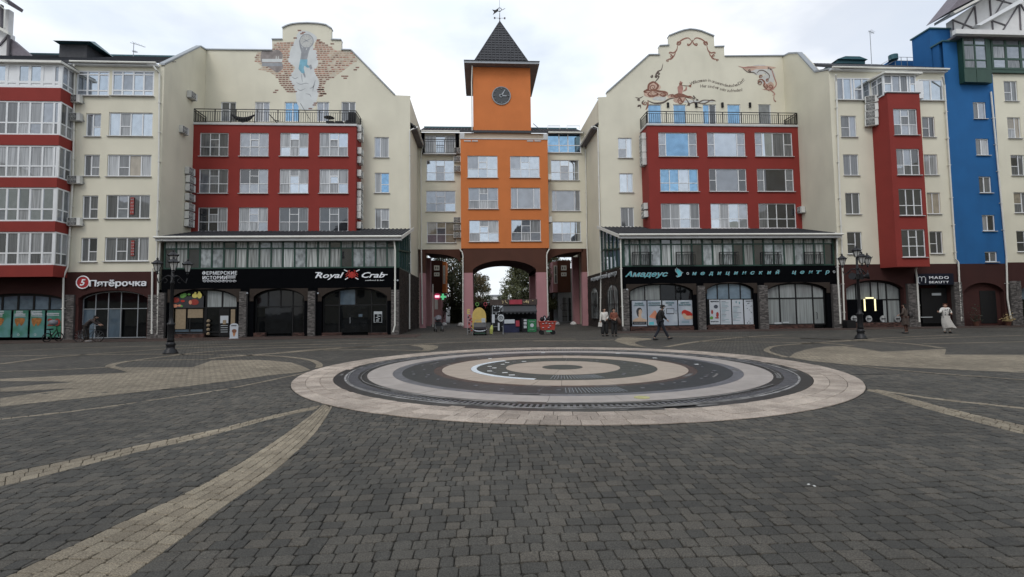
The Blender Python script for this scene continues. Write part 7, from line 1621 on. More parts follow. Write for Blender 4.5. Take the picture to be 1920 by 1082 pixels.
# vegetable picture over the farm shop door
vp = place('vegetable_poster', 'dark poster of tomatoes peppers and yellow pears over the farm shop window', 'poster', (P(350, 560, YS)[0], YS + .2, P(350, 577, YS)[1])); YV = YS + .2
r = R(322, 547, 382, 577.5, YV); MB().box(r[0] + .1, r[1], YV - .012, YV, r[2], r[3] - .3).build('sheet', M['pdark'], vp)
for c in ((330, 562.5, 7, 5, 'pred'), (328, 573.5, 5.5, 3.2, 'peach'), (337, 573, 4, 2, 'peach'), (343, 555, 5, 4, 'pgr'), (347, 553, 3.5, 4, 'pgr'), (355, 552, 3, 2, 'pgr'), (365.5, 554.5, 5, 4.4, 'pyel'), (374.5, 554, 4.4, 5.6, 'pyel'), (374, 548.5, 2.2, 2.2, 'pyel'), (367, 549.5, 2, 2.2, 'pyel'), (365, 566.5, 8, 5.5, 'pred'), (357.5, 567, 3, 4, 'peach'), (343, 564.5, 4, 2, 'crab'), (341, 574, 2.4, 1.6, 'pgr')): blob(vp, ell(*c[:4], 9), YV, c[4], 'vegetable', random.uniform(.02, .045))
# red vertical notices in the flat windows
for (x, y, w, h), t, lab in (((247.8, 386, 7, 32), 'ПРОДАЮ', 'red vertical notice in the third-row wide window of the left house'), ((248.6, 465.5, 6, 29), 'ТЕЛ', 'red vertical notice in the lowest wide window of the left house')):
    o = poster(lab, (x - w / 2, y - h / 2, x + w / 2, y + h / 2), YS + .05, 'pred')
    for j in range(5): tx(o, '918 37 52 03 15'.split()[j], (x, y - h / 2 + 4 + j * h / 5.4), 2.6, 5, YS + .03, 'paper', ext=.002)
# camouflage-like foil in the right cream window
# ================================================================ AIR CONDITIONERS
def acs(X, Y, face, px, ys, where, group):
    for k, y in enumerate(ys): ac_unit(X, Y, PX(px, y, X)[1] if face != '-y' else P(px, y, Y)[1], face, '%s air conditioner %s' % (ORD[k] if k < len(ys) - 1 else 'lowest', where), group)
acs(XW + .40, PX(354, 370, XW + .3)[0], '+x', 354, [342, 358, 376, 394, 410, 425], 'stacked on cream wall left of the left red block', 'stack left of the left red block')
ac_unit(XW + .40, PX(358, 180, XW + .3)[0], PX(358, 186, XW + .3)[1], '+x', 'upper lone air conditioner on the cream wall left of the mural gable', 'lone units on the side wall'); ac_unit(XW + .40, PX(342, 240, XW + .3)[0], PX(342, 251, XW + .3)[1], '+x', 'lower lone air conditioner on the cream wall left of the terrace railing', 'lone units on the side wall')
ac_unit(XW + .40, PX(354, 315, XW + .3)[0], PX(354, 328, XW + .3)[1], '+x', 'air conditioner just above the tall stack beside the left red block', 'lone units on the side wall')
acs(rX1 + .17, YR + .75, '+x', 676, [249, 264, 291, 308, 333, 356, 371.6, 385, 398, 411, 430], 'on the right flank of the left red block', 'column right of the left red block')
acs(sX0 - .17, YR + .75, '-x', 1210, [258, 271, 283, 296, 308], 'in upper column left of the right red block', 'column left of the right red block')
acs(sX0 - .17, YR + .75, '-x', 1213, [391, 406], 'of low pair left of the right red block', 'low pair on the right red block')
ac_unit(XRR - .33, PX(1508, 392, XRR)[0], PX(1508, 400, XRR)[1], '-x', 'single air conditioner on the cream wall right of the right red block')
for k, y in enumerate((195, 229, 346, 424)): ac_unit(P(145, y, YS)[0], YS - .2, P(145, y, YS)[1], '-y', '%s air conditioner beside the red-banded bay of the left house' % ORD[k if k < 3 else -1], 'units beside the red banded bay')
acs(P(859, 300, YC)[0], YC - .2, '-y', 859, [288, 304, 322], 'of upper trio left of the orange tower', 'upper trio by the tower'); acs(P(859, 430, YC)[0], YC - .2, '-y', 859, [418, 432, 446], 'of lower trio left of the orange tower', 'lower trio by the tower')
ac_unit(OX1 + .17, YO + .5, P(1031, 336, YO)[1], '+x', 'upper air conditioner on the right flank of the orange tower block'); ac_unit(OX1 + .17, YO + .5, P(1033, 416, YO)[1], '+x', 'lower air conditioner on the right flank of the orange tower block')
def flat_ac(px, ys, where, grp):
    fd = Vector((bx0 - bx1, YS - Y2, 0)).normalized(); nr = Vector((-fd.y, fd.x, 0))
    if nr.y > 0: nr = -nr
    for k, y in enumerate(ys):
        yy = YS - .6
        for _ in range(6): x = P(px, y, yy)[0]; t = (x - bx1) / (bx0 - bx1); yy = Y2 + (YS - Y2) * t
        o = ac_unit(x + nr.x * .18, yy + nr.y * .18, P(px, y, yy)[1], '-y', ('%s air conditioner %s' % (ORD[k] if k < len(ys) - 1 else 'lowest', where)) if len(ys) > 1 else 'air conditioner ' + where, grp); o.rotation_euler.z = atan2(nr.x, -nr.y)
for k, y in enumerate((193, 208, 222, 236)): ac_unit(P(1634, y, YS - .3)[0], YS - .3, P(1634, y, YS - .3)[1], '-y', '%s air conditioner in upper stack left of the right red bay' % ORD[k if k < 3 else -1], 'upper stack on the right red bay').rotation_euler.z = -.5
flat_ac(1652, [369, 384, 399], 'of middle trio on the right red bay', 'middle trio on the right red bay')
flat_ac(1657, [449], 'alone low on the cheek of the right red bay', None)
# ================================================================ STREET LAMPS
M['lampgl'] = mat('lantern_glass', (.50, .50, .48), .25, var=.05)
def lamp(x, y, H, rot, label):
    o = thing('street_lamp', label, 'street lamp', (x, y, 0), rot, 'five lantern cast iron lamps')
    k = H / 4.4
    MB().lathe([(.28, 0), (.28, .05), (.24, .09), (.24, .14), (.17, .20), (.15, .32), (.19, .38), (.15, .44), (.13, .50)], n=16).build('base', M['iron'], o, smooth=True)
    MB().lathe([(.14, .50), (.125, .58), (.125, 1.15), (.15, 1.19), (.15, 1.24), (.09, 1.30), (.075, 1.5), (.062, 2.9 * k), (.085, 2.93 * k), (.085, 3.0 * k), (.055, 3.05 * k), (.05, 3.75 * k)], n=14).build('pole', M['iron'], o, smooth=True)
    def lantern(cx, cy, z, nm='lantern'):
        l = MB(); l.lathe([(.02, -.12), (.05, -.06), (.03, 0), (.085, .02)], c=(cx, cy, z), n=8)
        for a in range(6): t = a * pi / 3; l.bar((cx + .085 * cos(t), cy + .085 * sin(t), z + .02), (cx + .17 * cos(t), cy + .17 * sin(t), z + .32), .016)
        l.lathe([(.205, .32), (.215, .345), (.16, .40), (.085, .47), (.05, .49), (.03, .50), (.045, .54), (.012, .60)], c=(cx, cy, z), n=12)
        for a in range(6): t = a * pi / 3; l.tube([(cx + .19 * cos(t), cy + .19 * sin(t), z + .34), (cx + .235 * cos(t), cy + .235 * sin(t), z + .39)], .012, 4)
        ln = l.build(nm, M['iron'], o)
        MB().lathe([(.078, .03), (.16, .31)], c=(cx, cy, z), n=6).build('glass', M['lampgl'], ln)
    lantern(0, 0, 3.78 * k)
    for a in (radians(180), radians(62), radians(-58)):
        r_ = .62; p = [(r_ * t * cos(a), r_ * t * sin(a), 3.18 * k + .12 * sin(t * pi * 1.6) - .10 * t + (.22 if t > .98 else 0)) for t in (0, .15, .3, .45, .6, .75, .9, 1)]
        ar = MB(); ar.tube(p, [.035, .03, .028, .026, .025, .024, .022, .02], 6)
        ar.tube([((.30 + .09 * cos(u)) * cos(a), (.30 + .09 * cos(u)) * sin(a), 3.06 * k + .09 * sin(u)) for u in [q * pi / 5 for q in range(9)]], .014, 5); ar.build('arm', M['iron'], o)
        lantern(r_ * cos(a), r_ * sin(a), 3.44 * k)
    return o
lxa, lya = G(319.4, 663.5); lamp(lxa, lya, 4.35, 0, 'black cast iron lamp post with clustered lanterns in front of the farm shop')
lxb, lyb = G(1614.5, 635.5); lamp(lxb, lyb, 4.65, pi + .15, 'black cast iron lamp post with clustered lanterns right of the clinic')
for s_, lab in ((-1, 'left'), (1, 'right')):
    o = thing('loudspeaker', 'dark horn loudspeaker on the %s side of the right lamp post' % lab, 'loudspeaker', (lxb + s_ * .17, lyb - .05, 3.05), 0, 'loudspeakers on the right lamp post')
    b = MB(); b.tube([(0, 0, 0), (s_ * .12, -.05, 0), (s_ * .26, -.14, .02)], [.07, .09, .17], 12); b.build('horn', M['iron'], o); b = MB(); b.box(-.10 - (.06 * s_), .10 - (.06 * s_), -.08, .12, -.14, .12); b.build('driver_box', M['iron'], o)

# ================================================================ PEOPLE
skinc = {}
def bodymat(n, c, r=.85): 
    if n not in skinc: skinc[n] = mat(n, c, r, var=.12, scale=9)
    return skinc[n]
def skin_obj(name, V, E, rad, m, parent, root=0, sub=1):
    me = bpy.data.meshes.new(name); me.from_pydata(V, E, []); o = bpy.data.objects.new(name, me); link(o, parent)
    md = o.modifiers.new('skin', 'SKIN'); md.use_smooth_shade = True
    for i, r in enumerate(rad):
        d = me.skin_vertices[0].data[i]; d.radius = r if isinstance(r, tuple) else (r, r); d.use_root = (i == root)
    s = o.modifiers.new('sub', 'SUBSURF'); s.levels = sub; s.render_levels = sub
    dg = bpy.context.evaluated_depsgraph_get(); dg.update(); me2 = bpy.data.meshes.new_from_object(o.evaluated_get(dg)); o.modifiers.clear(); o.data = me2; bpy.data.meshes.remove(me)
    me2.name = name; me2.materials.clear(); me2.materials.append(m); me2.polygons.foreach_set('use_smooth', [True] * len(me2.polygons)); return o
def skinned(name, chains, m, parent, sub=1):
    V, E, Rr, idx = [], [], [], {}
    for ch in chains:
        prev = None
        for p, r in ch:
            k = tuple(round(c, 4) for c in p)
            if k not in idx: idx[k] = len(V); V.append(p); Rr.append(r)
            if prev is not None and prev != idx[k]: E.append((prev, idx[k]))
            prev = idx[k]
    return skin_obj(name, V, E, Rr, m, parent, 0, sub)
def person(label, x, y, rz, H, J, cl, group=None):
    """J: joints in metres for a 1.75 m body facing -Y; cl: clothing spec"""
    o = thing('person', label, 'person', (x, y, 0), rz, group); k = H / 1.75; S = lambda p: tuple(c * k for c in p)
    j = dict(pel=(0, 0, .93), sp=(0, 0, 1.10), ch=(0, 0, 1.30), ne=(0, 0, 1.47), nk=(0, -.01, 1.53), hd=(0, -.02, 1.62), tp=(0, -.015, 1.70),
             sl=(.17, 0, 1.42), el=(.21, .02, 1.14), wl=(.22, -.04, .90), sr=(-.17, 0, 1.42), er=(-.21, .02, 1.14), wr=(-.22, -.04, .90),
             hl=(.09, 0, .90), kl=(.10, -.01, .50), al=(.10, .03, .09), tl=(.11, -.13, .035), hr=(-.09, 0, .90), kr=(-.10, -.01, .50), ar=(-.10, .03, .09), tr=(-.11, -.13, .035)); j.update(J)
    j = {a: S(b_) for a, b_ in j.items()}; q = lambda a, r: (j[a], r * k)
    mid = lambda a, b_, t: tuple(j[a][i] + (j[b_][i] - j[a][i]) * t for i in range(3))
    skm = bodymat('skin', (.42, .25, .18), .6)
    skinned('body', [[q('pel', .12), q('sp', .11), q('ch', .13), q('ne', .06), q('nk', .055), (j['hd'], (.078 * k, .095 * k)), q('tp', .06)],
             [q('ch', .13), q('sl', .055), q('el', .042), q('wl', .028)], [q('ch', .13), q('sr', .055), q('er', .042), q('wr', .028)],
             [q('pel', .12), q('hl', .085), q('kl', .055), q('al', .034), q('tl', .02)], [q('pel', .12), q('hr', .085), q('kr', .055), q('ar', .034), q('tr', .02)]], skm, o)
    # hands: palm with five unequal fingers, lightly curled
    for w, e, s_ in (('wl', 'el', 1), ('wr', 'er', -1)):
        d = (Vector(j[w]) - Vector(j[e])).normalized(); a = d.cross(Vector((0, 1, 0))); a = a.normalized() if a.length > .1 else Vector((1, 0, 0)); c = d.cross(a); hb_ = MB(); W_ = Vector(j[w])
        hb_.tube([W_, W_ + d * .045 * k, W_ + d * .09 * k], [.026 * k, .036 * k, .034 * k], 8)
        for f_, ln in enumerate((.062, .072, .068, .052)):
            r_ = W_ + d * .085 * k + a * (f_ - 1.5) * .019 * k; hb_.tube([r_, r_ + d * ln * .5 * k, r_ + (d * ln * .85 + c * s_ * .02) * k], [.010 * k, .009 * k, .007 * k], 6)
        r_ = W_ + d * .03 * k - a * s_ * .03 * k; hb_.tube([r_, r_ + (d * .04 - a * s_ * .025) * k, r_ + (d * .07 - a * s_ * .02) * k], [.012 * k, .011 * k, .008 * k], 6); hb_.build('hand', skm, o, smooth=True)
    # face
    hd = Vector(j['hd']); fb_ = MB(); fd = Vector(cl.get('face', (0, -1, 0))).normalized(); sd_ = Vector((-fd.y, fd.x, 0)).normalized()
    fb_.tube([hd + fd * .085 * k + Vector((0, 0, .02 * k)), hd + fd * .115 * k + Vector((0, 0, -.015 * k)), hd + fd * .09 * k + Vector((0, 0, -.022 * k))], [.008 * k, .014 * k, .008 * k], 6)
    for s_ in (-1, 1): fb_.lathe([(.001, -.03 * k), (.02 * k, 0), (.001, .03 * k)], c=tuple(hd + sd_ * s_ * .085 * k), n=6)
    fb_.build('nose_and_ears', skm, o); ey = MB()
    for s_ in (-1, 1): ey.lathe([(.001, -.008 * k), (.012 * k, 0), (.001, .008 * k)], c=tuple(hd + fd * .083 * k + sd_ * s_ * .033 * k + Vector((0, 0, .012 * k))), n=6)
    ey.tube([hd + fd * .086 * k + sd_ * .022 * k + Vector((0, 0, -.048 * k)), hd + fd * .086 * k - sd_ * .022 * k + Vector((0, 0, -.048 * k))], .006 * k, 5); ey.build('eyes_and_mouth', bodymat('eye_dark', (.05, .02, .02), .5), o)
    # hair
    hm = bodymat('hair_' + cl['hair'][0], cl['hair'][1]); hc = [[(tuple(hd - fd * .02 * k + Vector((0, 0, .03 * k))), .088 * k), (tuple(hd - fd * .02 * k + Vector((0, 0, .075 * k))), .078 * k)]]
    if cl.get('long'): hc.append([(tuple(hd - fd * .02 * k + Vector((0, 0, .03 * k))), .088 * k), (tuple(hd - fd * .07 * k + Vector((0, 0, -.06 * k))), .075 * k), (tuple(hd - fd * .09 * k + Vector((0, 0, -.2 * k))), .07 * k), (tuple(hd - fd * .09 * k + Vector((0, 0, -.34 * k))), .04 * k)])
    else: hc.append([(tuple(hd - fd * .02 * k + Vector((0, 0, .03 * k))), .088 * k), (tuple(hd - fd * .05 * k + Vector((0, 0, -.03 * k))), .075 * k)])
    skinned('hair', hc, hm, o)
    if cl.get('cap'):
        c_ = MB(); c_.lathe([(.105 * k, 0), (.115 * k, .03 * k), (.10 * k, .07 * k), (.05 * k, .09 * k), (.005, .095 * k)], c=tuple(hd + Vector((0, 0, .045 * k))), n=14); c_.tube([hd + fd * .08 * k + Vector((0, 0, .05 * k)), hd + fd * .17 * k + Vector((0, 0, .04 * k))], [.08 * k, .05 * k], 8); c_.v[-16:] = [(v[0], v[1], hd.z + .05 * k + (v[2] - hd.z - .05 * k) * .2) for v in c_.v[-16:]]; c_.build('flat_cap', bodymat('cap_black', (.008, .008, .009)), o)
    # trousers / legs
    leg = cl.get('legs'); 
    if leg:
        wd = leg[2] if len(leg) > 2 else 1.0; tm = bodymat(leg[0], leg[1]); end = cl.get('leg_end', .98)
        kl = lambda s_: [q('pel', .135), (j['h' + s_], .105 * k), (mid('h' + s_, 'k' + s_, .5), .09 * k * (1 + (wd - 1) * .4)), (j['k' + s_], .075 * k * wd), (mid('k' + s_, 'a' + s_, end), .062 * k * wd)]
        skinned('trousers', [kl('l'), kl('r')], tm, o)
    if cl.get('skirt'):
        n_, c_, z1, z0, r1, r0_, sw = cl['skirt']; b = MB(); px_, py_ = j['pel'][0], j['pel'][1]
        b.v = []; seg = 22; L = 8
        for i in range(L + 1):
            t = i / L; 
            for s_ in range(seg): u = 2 * pi * s_ / seg; r_ = (r1 + (r0_ - r1) * t ** .8) * k * (1 + .10 * t * sin(6 * u)); b.v.append((px_ + r_ * cos(u) + sw * t * t * k, py_ + r_ * .75 * sin(u), (z1 + (z0 - z1) * t) * k + .03 * t * sin(3 * u)))
        for i in range(L):
            for s_ in range(seg): b.f.append((i * seg + s_, i * seg + (s_ + 1) % seg, (i + 1) * seg + (s_ + 1) % seg, (i + 1) * seg + s_)); b.m.append(0)
        b.build('skirt', bodymat(n_, c_), o, smooth=True)
    top = cl.get('top')
    if top:
        m_ = bodymat(top[0], top[1]); lo = cl.get('hem', .0); sl_ = cl.get('sleeve', .93); f_ = cl.get('bulk', 1.0)
        ph = (j['pel'][0], j['pel'][1], j['pel'][2] - lo * k)
        ch_ = [[(j['ch'], (.175 * k * f_, .125 * k * f_)), (j['sp'], (.155 * k * f_, .125 * k * f_)), (j['pel'], (.17 * k * f_, .135 * k * f_)), (ph, (.175 * k * f_, .14 * k * f_))], [(j['ch'], (.175 * k * f_, .125 * k * f_)), (mid('ch', 'ne', .7), .095 * k)]]
        for s_ in 'lr': ch_.append([(j['ch'], (.175 * k * f_, .125 * k * f_)), (j['s' + s_], .085 * k * f_), (mid('s' + s_, 'e' + s_, .5), .068 * k * f_), (j['e' + s_], .062 * k * f_), (mid('e' + s_, 'w' + s_, sl_), .048 * k * f_)])
        skinned(top[2] if len(top) > 2 else 'jacket', ch_, m_, o)
    sm_ = bodymat(cl.get('shoe', ('shoe_black', (.01, .01, .01)))[0], cl.get('shoe', ('shoe_black', (.01, .01, .01)))[1], .5)
    for s_ in 'lr':
        a = Vector(j['a' + s_]); t = Vector(j['t' + s_]); hl_ = a - (t - a).normalized() * .03 * k
        b = MB(); d = (t - a); d.z = 0; d = d.normalized(); base = Vector((a.x, a.y, min(a.z, t.z + .03))); zt = max(t.z - .035 * k, 0)
        pts = [(a - d * .05 * k), (a + d * .02 * k), (a + d * .12 * k), (a + d * .20 * k)]; slope = (t.z - a.z)
        b.tube([(p_.x, p_.y, max(.045 * k, (a.z - .05 * k) + (t.z - a.z + .045 * k) * min(1, max(0, i_ / 3)))) for i_, p_ in enumerate(pts)], [.045 * k, .056 * k, .052 * k, .034 * k], 8); b.build('shoe', sm_, o, smooth=True)
    return o, j, k
wx, wy = G(1239, 638)
# man striding to the right (his facing is +X: local -Y turned by 90 deg)
person('man in black coat and flat cap walking right past the clinic posters', wx, wy, pi / 2, 1.80,
    dict(sp=(0, -.02, 1.10), ch=(0, -.05, 1.30), ne=(0, -.09, 1.46), nk=(0, -.12, 1.52), hd=(0, -.15, 1.60), tp=(0, -.14, 1.68), sl=(.17, -.05, 1.41), sr=(-.17, -.05, 1.41), el=(.20, .10, 1.17), wl=(.19, .10, .95), er=(-.20, -.10, 1.16), wr=(-.18, -.27, 1.00),
         hl=(.09, 0, .89), kl=(.09, .06, .48), al=(.09, .30, .12), tl=(.09, .17, .03), hr=(-.09, 0, .89), kr=(-.09, -.17, .50), ar=(-.09, -.36, .13), tr=(-.09, -.52, .12)),
    dict(hair=('dark', (.015, .012, .01)), cap=1, legs=('dark_jeans', (.012, .014, .022)), top=('black_coat', (.008, .008, .009), 'coat'), hem=.16, bulk=1.1))
wx, wy = G(1134, 630.5)
o, j, k = person('woman in white blazer and wide black trousers, left of the standing pair', wx, wy, .15, 1.66,
    dict(el=(.24, .03, 1.16), wl=(.10, -.16, 1.05), er=(-.24, .02, 1.14), wr=(-.27, -.02, .90), kl=(.12, -.01, .50), al=(.14, .02, .09), tl=(.16, -.11, .035), kr=(-.12, -.01, .50), ar=(-.13, .02, .09), tr=(-.15, -.11, .035)),
    dict(hair=('dark', (.015, .012, .01)), legs=('black_wide_trousers', (.012, .012, .013), 1.9), top=('white_blazer', (.60, .58, .54), 'blazer'), hem=.02, bulk=1.05, leg_end=.97), 'pair of women at the passage corner')
b = MB(); b.prism_y([(-.12, -.26), (.12, -.26), (.09, -.02), (-.09, -.02)], -.05, .05); b.tube([(-.07, 0, -.03), (-.05, 0, .10), (.05, 0, .10), (.07, 0, -.03)], .009, 5); hb2 = b.build('handbag', bodymat('white_leather', (.55, .53, .50), .5)); hb2.location = (wx - .27, wy - .05, .82); tag(hb2, 'small white handbag hanging from the hand of the woman in white', 'handbag')
wx, wy = G(1152, 630.8)
person('woman in rust brown sweater and black trousers, right of the standing pair', wx, wy, -.05, 1.62,
    dict(el=(.23, .0, 1.16), wl=(.06, -.18, 1.10), er=(-.23, .0, 1.15), wr=(-.04, -.19, 1.06)), dict(hair=('brown', (.05, .03, .02)), long=1, legs=('black_trousers', (.012, .012, .013), 1.35), top=('rust_sweater', (.16, .05, .03), 'sweater'), bulk=1.1), 'pair of women at the passage corner')
b = MB(); b.tube([(0, 0, 0), (.05, -.02, -.15), (.12, 0, -.32), (.17, .02, -.5)], [.06, .10, .11, .05], 8); cj = b.build('folded_coat', bodymat('brown_coat', (.07, .035, .025)), None, smooth=True); cj.location = (wx + .17, wy - .15, 1.12); tag(cj, 'brown coat folded over the arm of the woman in rust sweater', 'coat')
wx, wy = G(1699, 625.3)
o, j, k = person('woman seen from behind in brown dress and boots with long dark hair', wx, wy, pi + .5, 1.70, dict(el=(.23, -.03, 1.16), wl=(.16, -.22, 1.08)), dict(hair=('dark', (.015, .012, .01)), long=1, skirt=('brown_skirt', (.05, .035, .028), 1.0, .50, .17, .25, 0), legs=('brown_boots', (.07, .03, .02), .85), top=('brown_jacket', (.075, .055, .045), 'jacket'), hem=.05), None)
b = MB(); b.lathe([(.06, -.15), (.13, -.13), (.14, .0), (.12, .1), (.05, .12)], n=10); b.tube([(-.08, 0, .1), (-.05, 0, .28), (.05, 0, .28), (.08, 0, .1)], .012, 5); hb3 = b.build('shoulder_bag', bodymat('black_leather', (.015, .013, .013), .5)); hb3.location = (wx + .36, wy + .05, 1.02); tag(hb3, 'black bag carried on the right of the woman in brown', 'handbag')
wx, wy = G(1775, 624.8)
person('woman in spotted white cardigan and flowing pale skirt striding left', wx, wy, -.35, 1.68, dict(er=(-.30, -.10, 1.22), wr=(-.42, -.22, 1.26), el=(.30, .08, 1.24), wl=(.24, -.10, 1.16), kl=(.12, -.03, .50), al=(.16, .0, .09), tl=(.16, -.14, .035), kr=(-.10, -.05, .50), ar=(-.10, -.02, .09), tr=(-.11, -.16, .035)),
    dict(hair=('auburn', (.14, .05, .03)), skirt=('pale_skirt', (.42, .40, .37), 1.02, .32, .17, .34, .16), legs=('white_trousers', (.45, .43, .40), 1.1), top=('white_cardigan', (.55, .53, .50), 'cardigan'), bulk=1.15, face=(-.5, -1, 0)))
b = MB(); rs = random.Random(5)
for i in range(14):
    u = rs.uniform(-.9, .9); z_ = rs.uniform(1.0, 1.42); b.lathe([(.001, -.03), (.032, 0), (.001, .03)], c=(wx + .19 * sin(u) + .05, wy - .17 * cos(u), z_ * .96), n=7)
o2 = [c for c in bpy.data.objects if c.name.startswith('person') and 'spotted' in c.get('label', '')][0]
sp_ = b.build('dark_spots', bodymat('spot_dark', (.02, .02, .025))); mw = Matrix.Translation(o2.location) @ Matrix.Rotation(o2.rotation_euler.z, 4, 'Z'); sp_.parent = o2; sp_.matrix_parent_inverse = mw.inverted()

# bicycles and riders at the supermarket
def bicycle(x, y, rz, label, fc=(.02, .02, .022), s=1.0):
    o = thing('bicycle', label, 'bicycle', (x, y, 0), rz); R_ = .33 * s
    for cx_ in (-.52 * s, .52 * s):
        w_ = MB().tube([(cx_ + R_ * cos(t), 0, R_ + R_ * sin(t)) for t in [2 * pi * i / 24 for i in range(25)]], .022, 6).build('wheel', M['dark'], o)
        sp = MB()
        for i in range(10): t = i * pi / 5; sp.bar((cx_, 0, R_), (cx_ + R_ * cos(t), 0, R_ + R_ * sin(t)), .006)
        sp.build('spokes', M['metalg'], w_)
    f_ = MB(); A_, B_, C_, D_, E_ = (-.52 * s, 0, R_), (-.12 * s, 0, .30 * s), (-.22 * s, 0, .78 * s), (.36 * s, 0, .74 * s), (.52 * s, 0, R_)
    for a_, b__ in ((A_, B_), (B_, C_), (C_, D_), (B_, D_), (A_, C_), (D_, E_)): f_.tube([a_, b__], .018, 6)
    f_.build('frame', bodymat('bike_frame', fc, .4), o); MB().box(-.34 * s, -.10 * s, -.06, .06, .80 * s, .86 * s).build('saddle', M['dark'], o); MB().tube([(.36 * s, 0, .74 * s), (.32 * s, 0, .95 * s)], .015, 6).tube([(.36 * s, -.26, .98 * s), (.30 * s, -.1, .96 * s), (.30 * s, .1, .96 * s), (.36 * s, .26, .98 * s)], .014, 6).build('handlebar', M['metalg'], o)
    return o
bxx, byy = G(166, 641.5); bicycle(bxx, byy, 0, 'dark bicycle held by the bending person at the supermarket door')
o, j, k = person('person in dark hooded clothes bending over a bicycle at the supermarket door', bxx - .28, byy + .30, pi / 2 + .2, 1.74, dict(pel=(0, .12, .92), sp=(0, .02, 1.08), ch=(0, -.16, 1.24), ne=(0, -.30, 1.34), nk=(0, -.34, 1.38), hd=(0, -.40, 1.44), tp=(0, -.44, 1.50), sl=(.17, -.24, 1.32), sr=(-.17, -.24, 1.32), el=(.20, -.42, 1.12), wl=(.14, -.60, 1.02), er=(-.20, -.42, 1.12), wr=(-.14, -.60, 1.02), hl=(.09, .12, .90), hr=(-.09, .12, .90), kl=(.10, .06, .49), kr=(-.10, .14, .48)), dict(hair=('dark', (.015, .012, .01)), legs=('brown_trousers', (.035, .026, .022), 1.3), top=('dark_hoodie', (.035, .026, .024), 'hooded_jacket'), bulk=1.15, shoe=('shoe_pale', (.30, .29, .28))))
sx_, sy_ = G(99, 641); o = thing('bicycle', 'small dark bicycle with pale tyre parked end-on before the delivery poster', 'bicycle', (sx_, sy_, 0), radians(78))
for cx_ in (-.35, .35): w_ = MB().tube([(cx_ + .25 * cos(t), 0, .27 + .25 * sin(t)) for t in [2 * pi * i / 20 for i in range(21)]], .03, 6).build('wheel', M['dark'], o); MB().lathe([(.03, -.05), (.03, .05)], c=(cx_, 0, .27), n=8).build('hub', M['metalg'], w_)
MB().tube([(-.35, 0, .27), (-.1, 0, .35), (.2, 0, .75), (.35, 0, .27)], .03, 6).tube([(-.1, 0, .35), (-.2, 0, .72)], .025, 6).build('frame', M['dark'], o); MB().box(-.32, -.06, -.09, .09, .72, .80).build('saddle', M['dark'], o); MB().tube([(.2, -.3, 1.0), (.2, 0, .92), (.2, .3, 1.0)], .02, 6).tube([(.2, 0, .75), (.2, 0, .92)], .02, 6).build('handlebar', M['dark'], o)
M['bagc'] = mat('grey_cloth', (.16, .16, .18), .9, var=.2, scale=6)
o = MB().lathe([(.05, 0), (.20, .03), (.23, .16), (.18, .28), (.05, .32)], n=12).build('cloth_bag', M['bagc'], None, smooth=True); o.location = (sx_, sy_ - .02, 1.0); tag(o, 'pale grey cloth bundle slung over the small parked bicycle', 'bag')

# ice-cream board
bx_, by_ = G(438.5, 635); o = thing('ice_cream_board', 'white rounded pavement board with an ice cream picture at the farm shop door', 'board', (bx_, by_, 0), .12)
b = MB(); pts = [(-.24, .02), (.24, .02), (.24, .80)] + [(.24 * cos(t), .80 + .16 * sin(t)) for t in [pi * i / 8 for i in range(1, 8)]] + [(-.24, .80)]; b.prism_y(pts, -.02, .02); b.build('front_panel', M['paper'], o); b = MB().box(-.2, .2, .02, .04, 0, .8); b.xf(Matrix.Rotation(-.2, 4, 'X')); b.build('rear_leg', M['paper'], o)
M['cone'] = mat('cone_brown', (.36, .17, .08), .7, var=.3, scale=12); M['choc'] = mat('ice_brown', (.20, .08, .04), .6, var=.3)
b = MB(); b.sheet_y([(-.02, .14), (.05, .14), (.12, .42), (-.09, .42)], -.024); b.build('cone', M['cone'], o); b = MB(); b.sheet_y([(.02 + .14 * cos(t), .48 + .12 * sin(t)) for t in [2 * pi * i / 14 for i in range(14)]], -.026); b.build('scoop', M['choc'], o)
text_obj('мороженое', 0, .80, -.03, .05, 'pdark', o, w=.3); MB().box(-.27, .27, -.06, .10, 0, .03).build('foot', M['paper'], o)

# ================================================================ UNDER THE GATEWAY
YK = 35.0
def KX(px, Y=YK): return P(px, 600, Y)[0]
def KZ(py, px=960, Y=YK): return P(px, py, Y)[1]
kk = place('ticket_kiosk', 'dark low kiosk with brown roof board standing in the middle of the gateway', 'kiosk', (KX(964), 37, 0))
Yk = 36.6
M['kbr'] = mat('kiosk_brown', (.055, .040, .034), .8, var=.2); M['kdk'] = mat('kiosk_dark', (.012, .013, .016), .7, var=.2, spec=.25); M['kaw'] = mat('awning_grey', (.035, .038, .042), .8, var=.15); M['knv'] = mat('navy_counter', (.010, .014, .05), .6, var=.2); M['krd'] = mat('kiosk_red', (.30, .03, .05), .7, var=.15)
x0, x1 = P(921, 590, Yk)[0], P(1006, 590, Yk)[0]
zt = P(960, 572, Yk)[1]; MB().box(x0, x1, Yk, Yk + 2.2, 0, zt).build('booth', M['kdk'], kk)
MB().box(x0 - .05, x1 + .05, Yk - .15, Yk + 2.3, zt, P(960, 561.5, Yk)[1]).build('roof_board', M['kbr'], kk)
r = R(955, 562, 979, 570.5, Yk - .2); MB().box(r[0], r[1], Yk - .2, Yk - .16, r[2], r[3]).build('red_panel', M['krd'], kk)
M['ktx'] = mat('kiosk_letters', (.45, .36, .20), .6, var=.1)
b = MB(); 
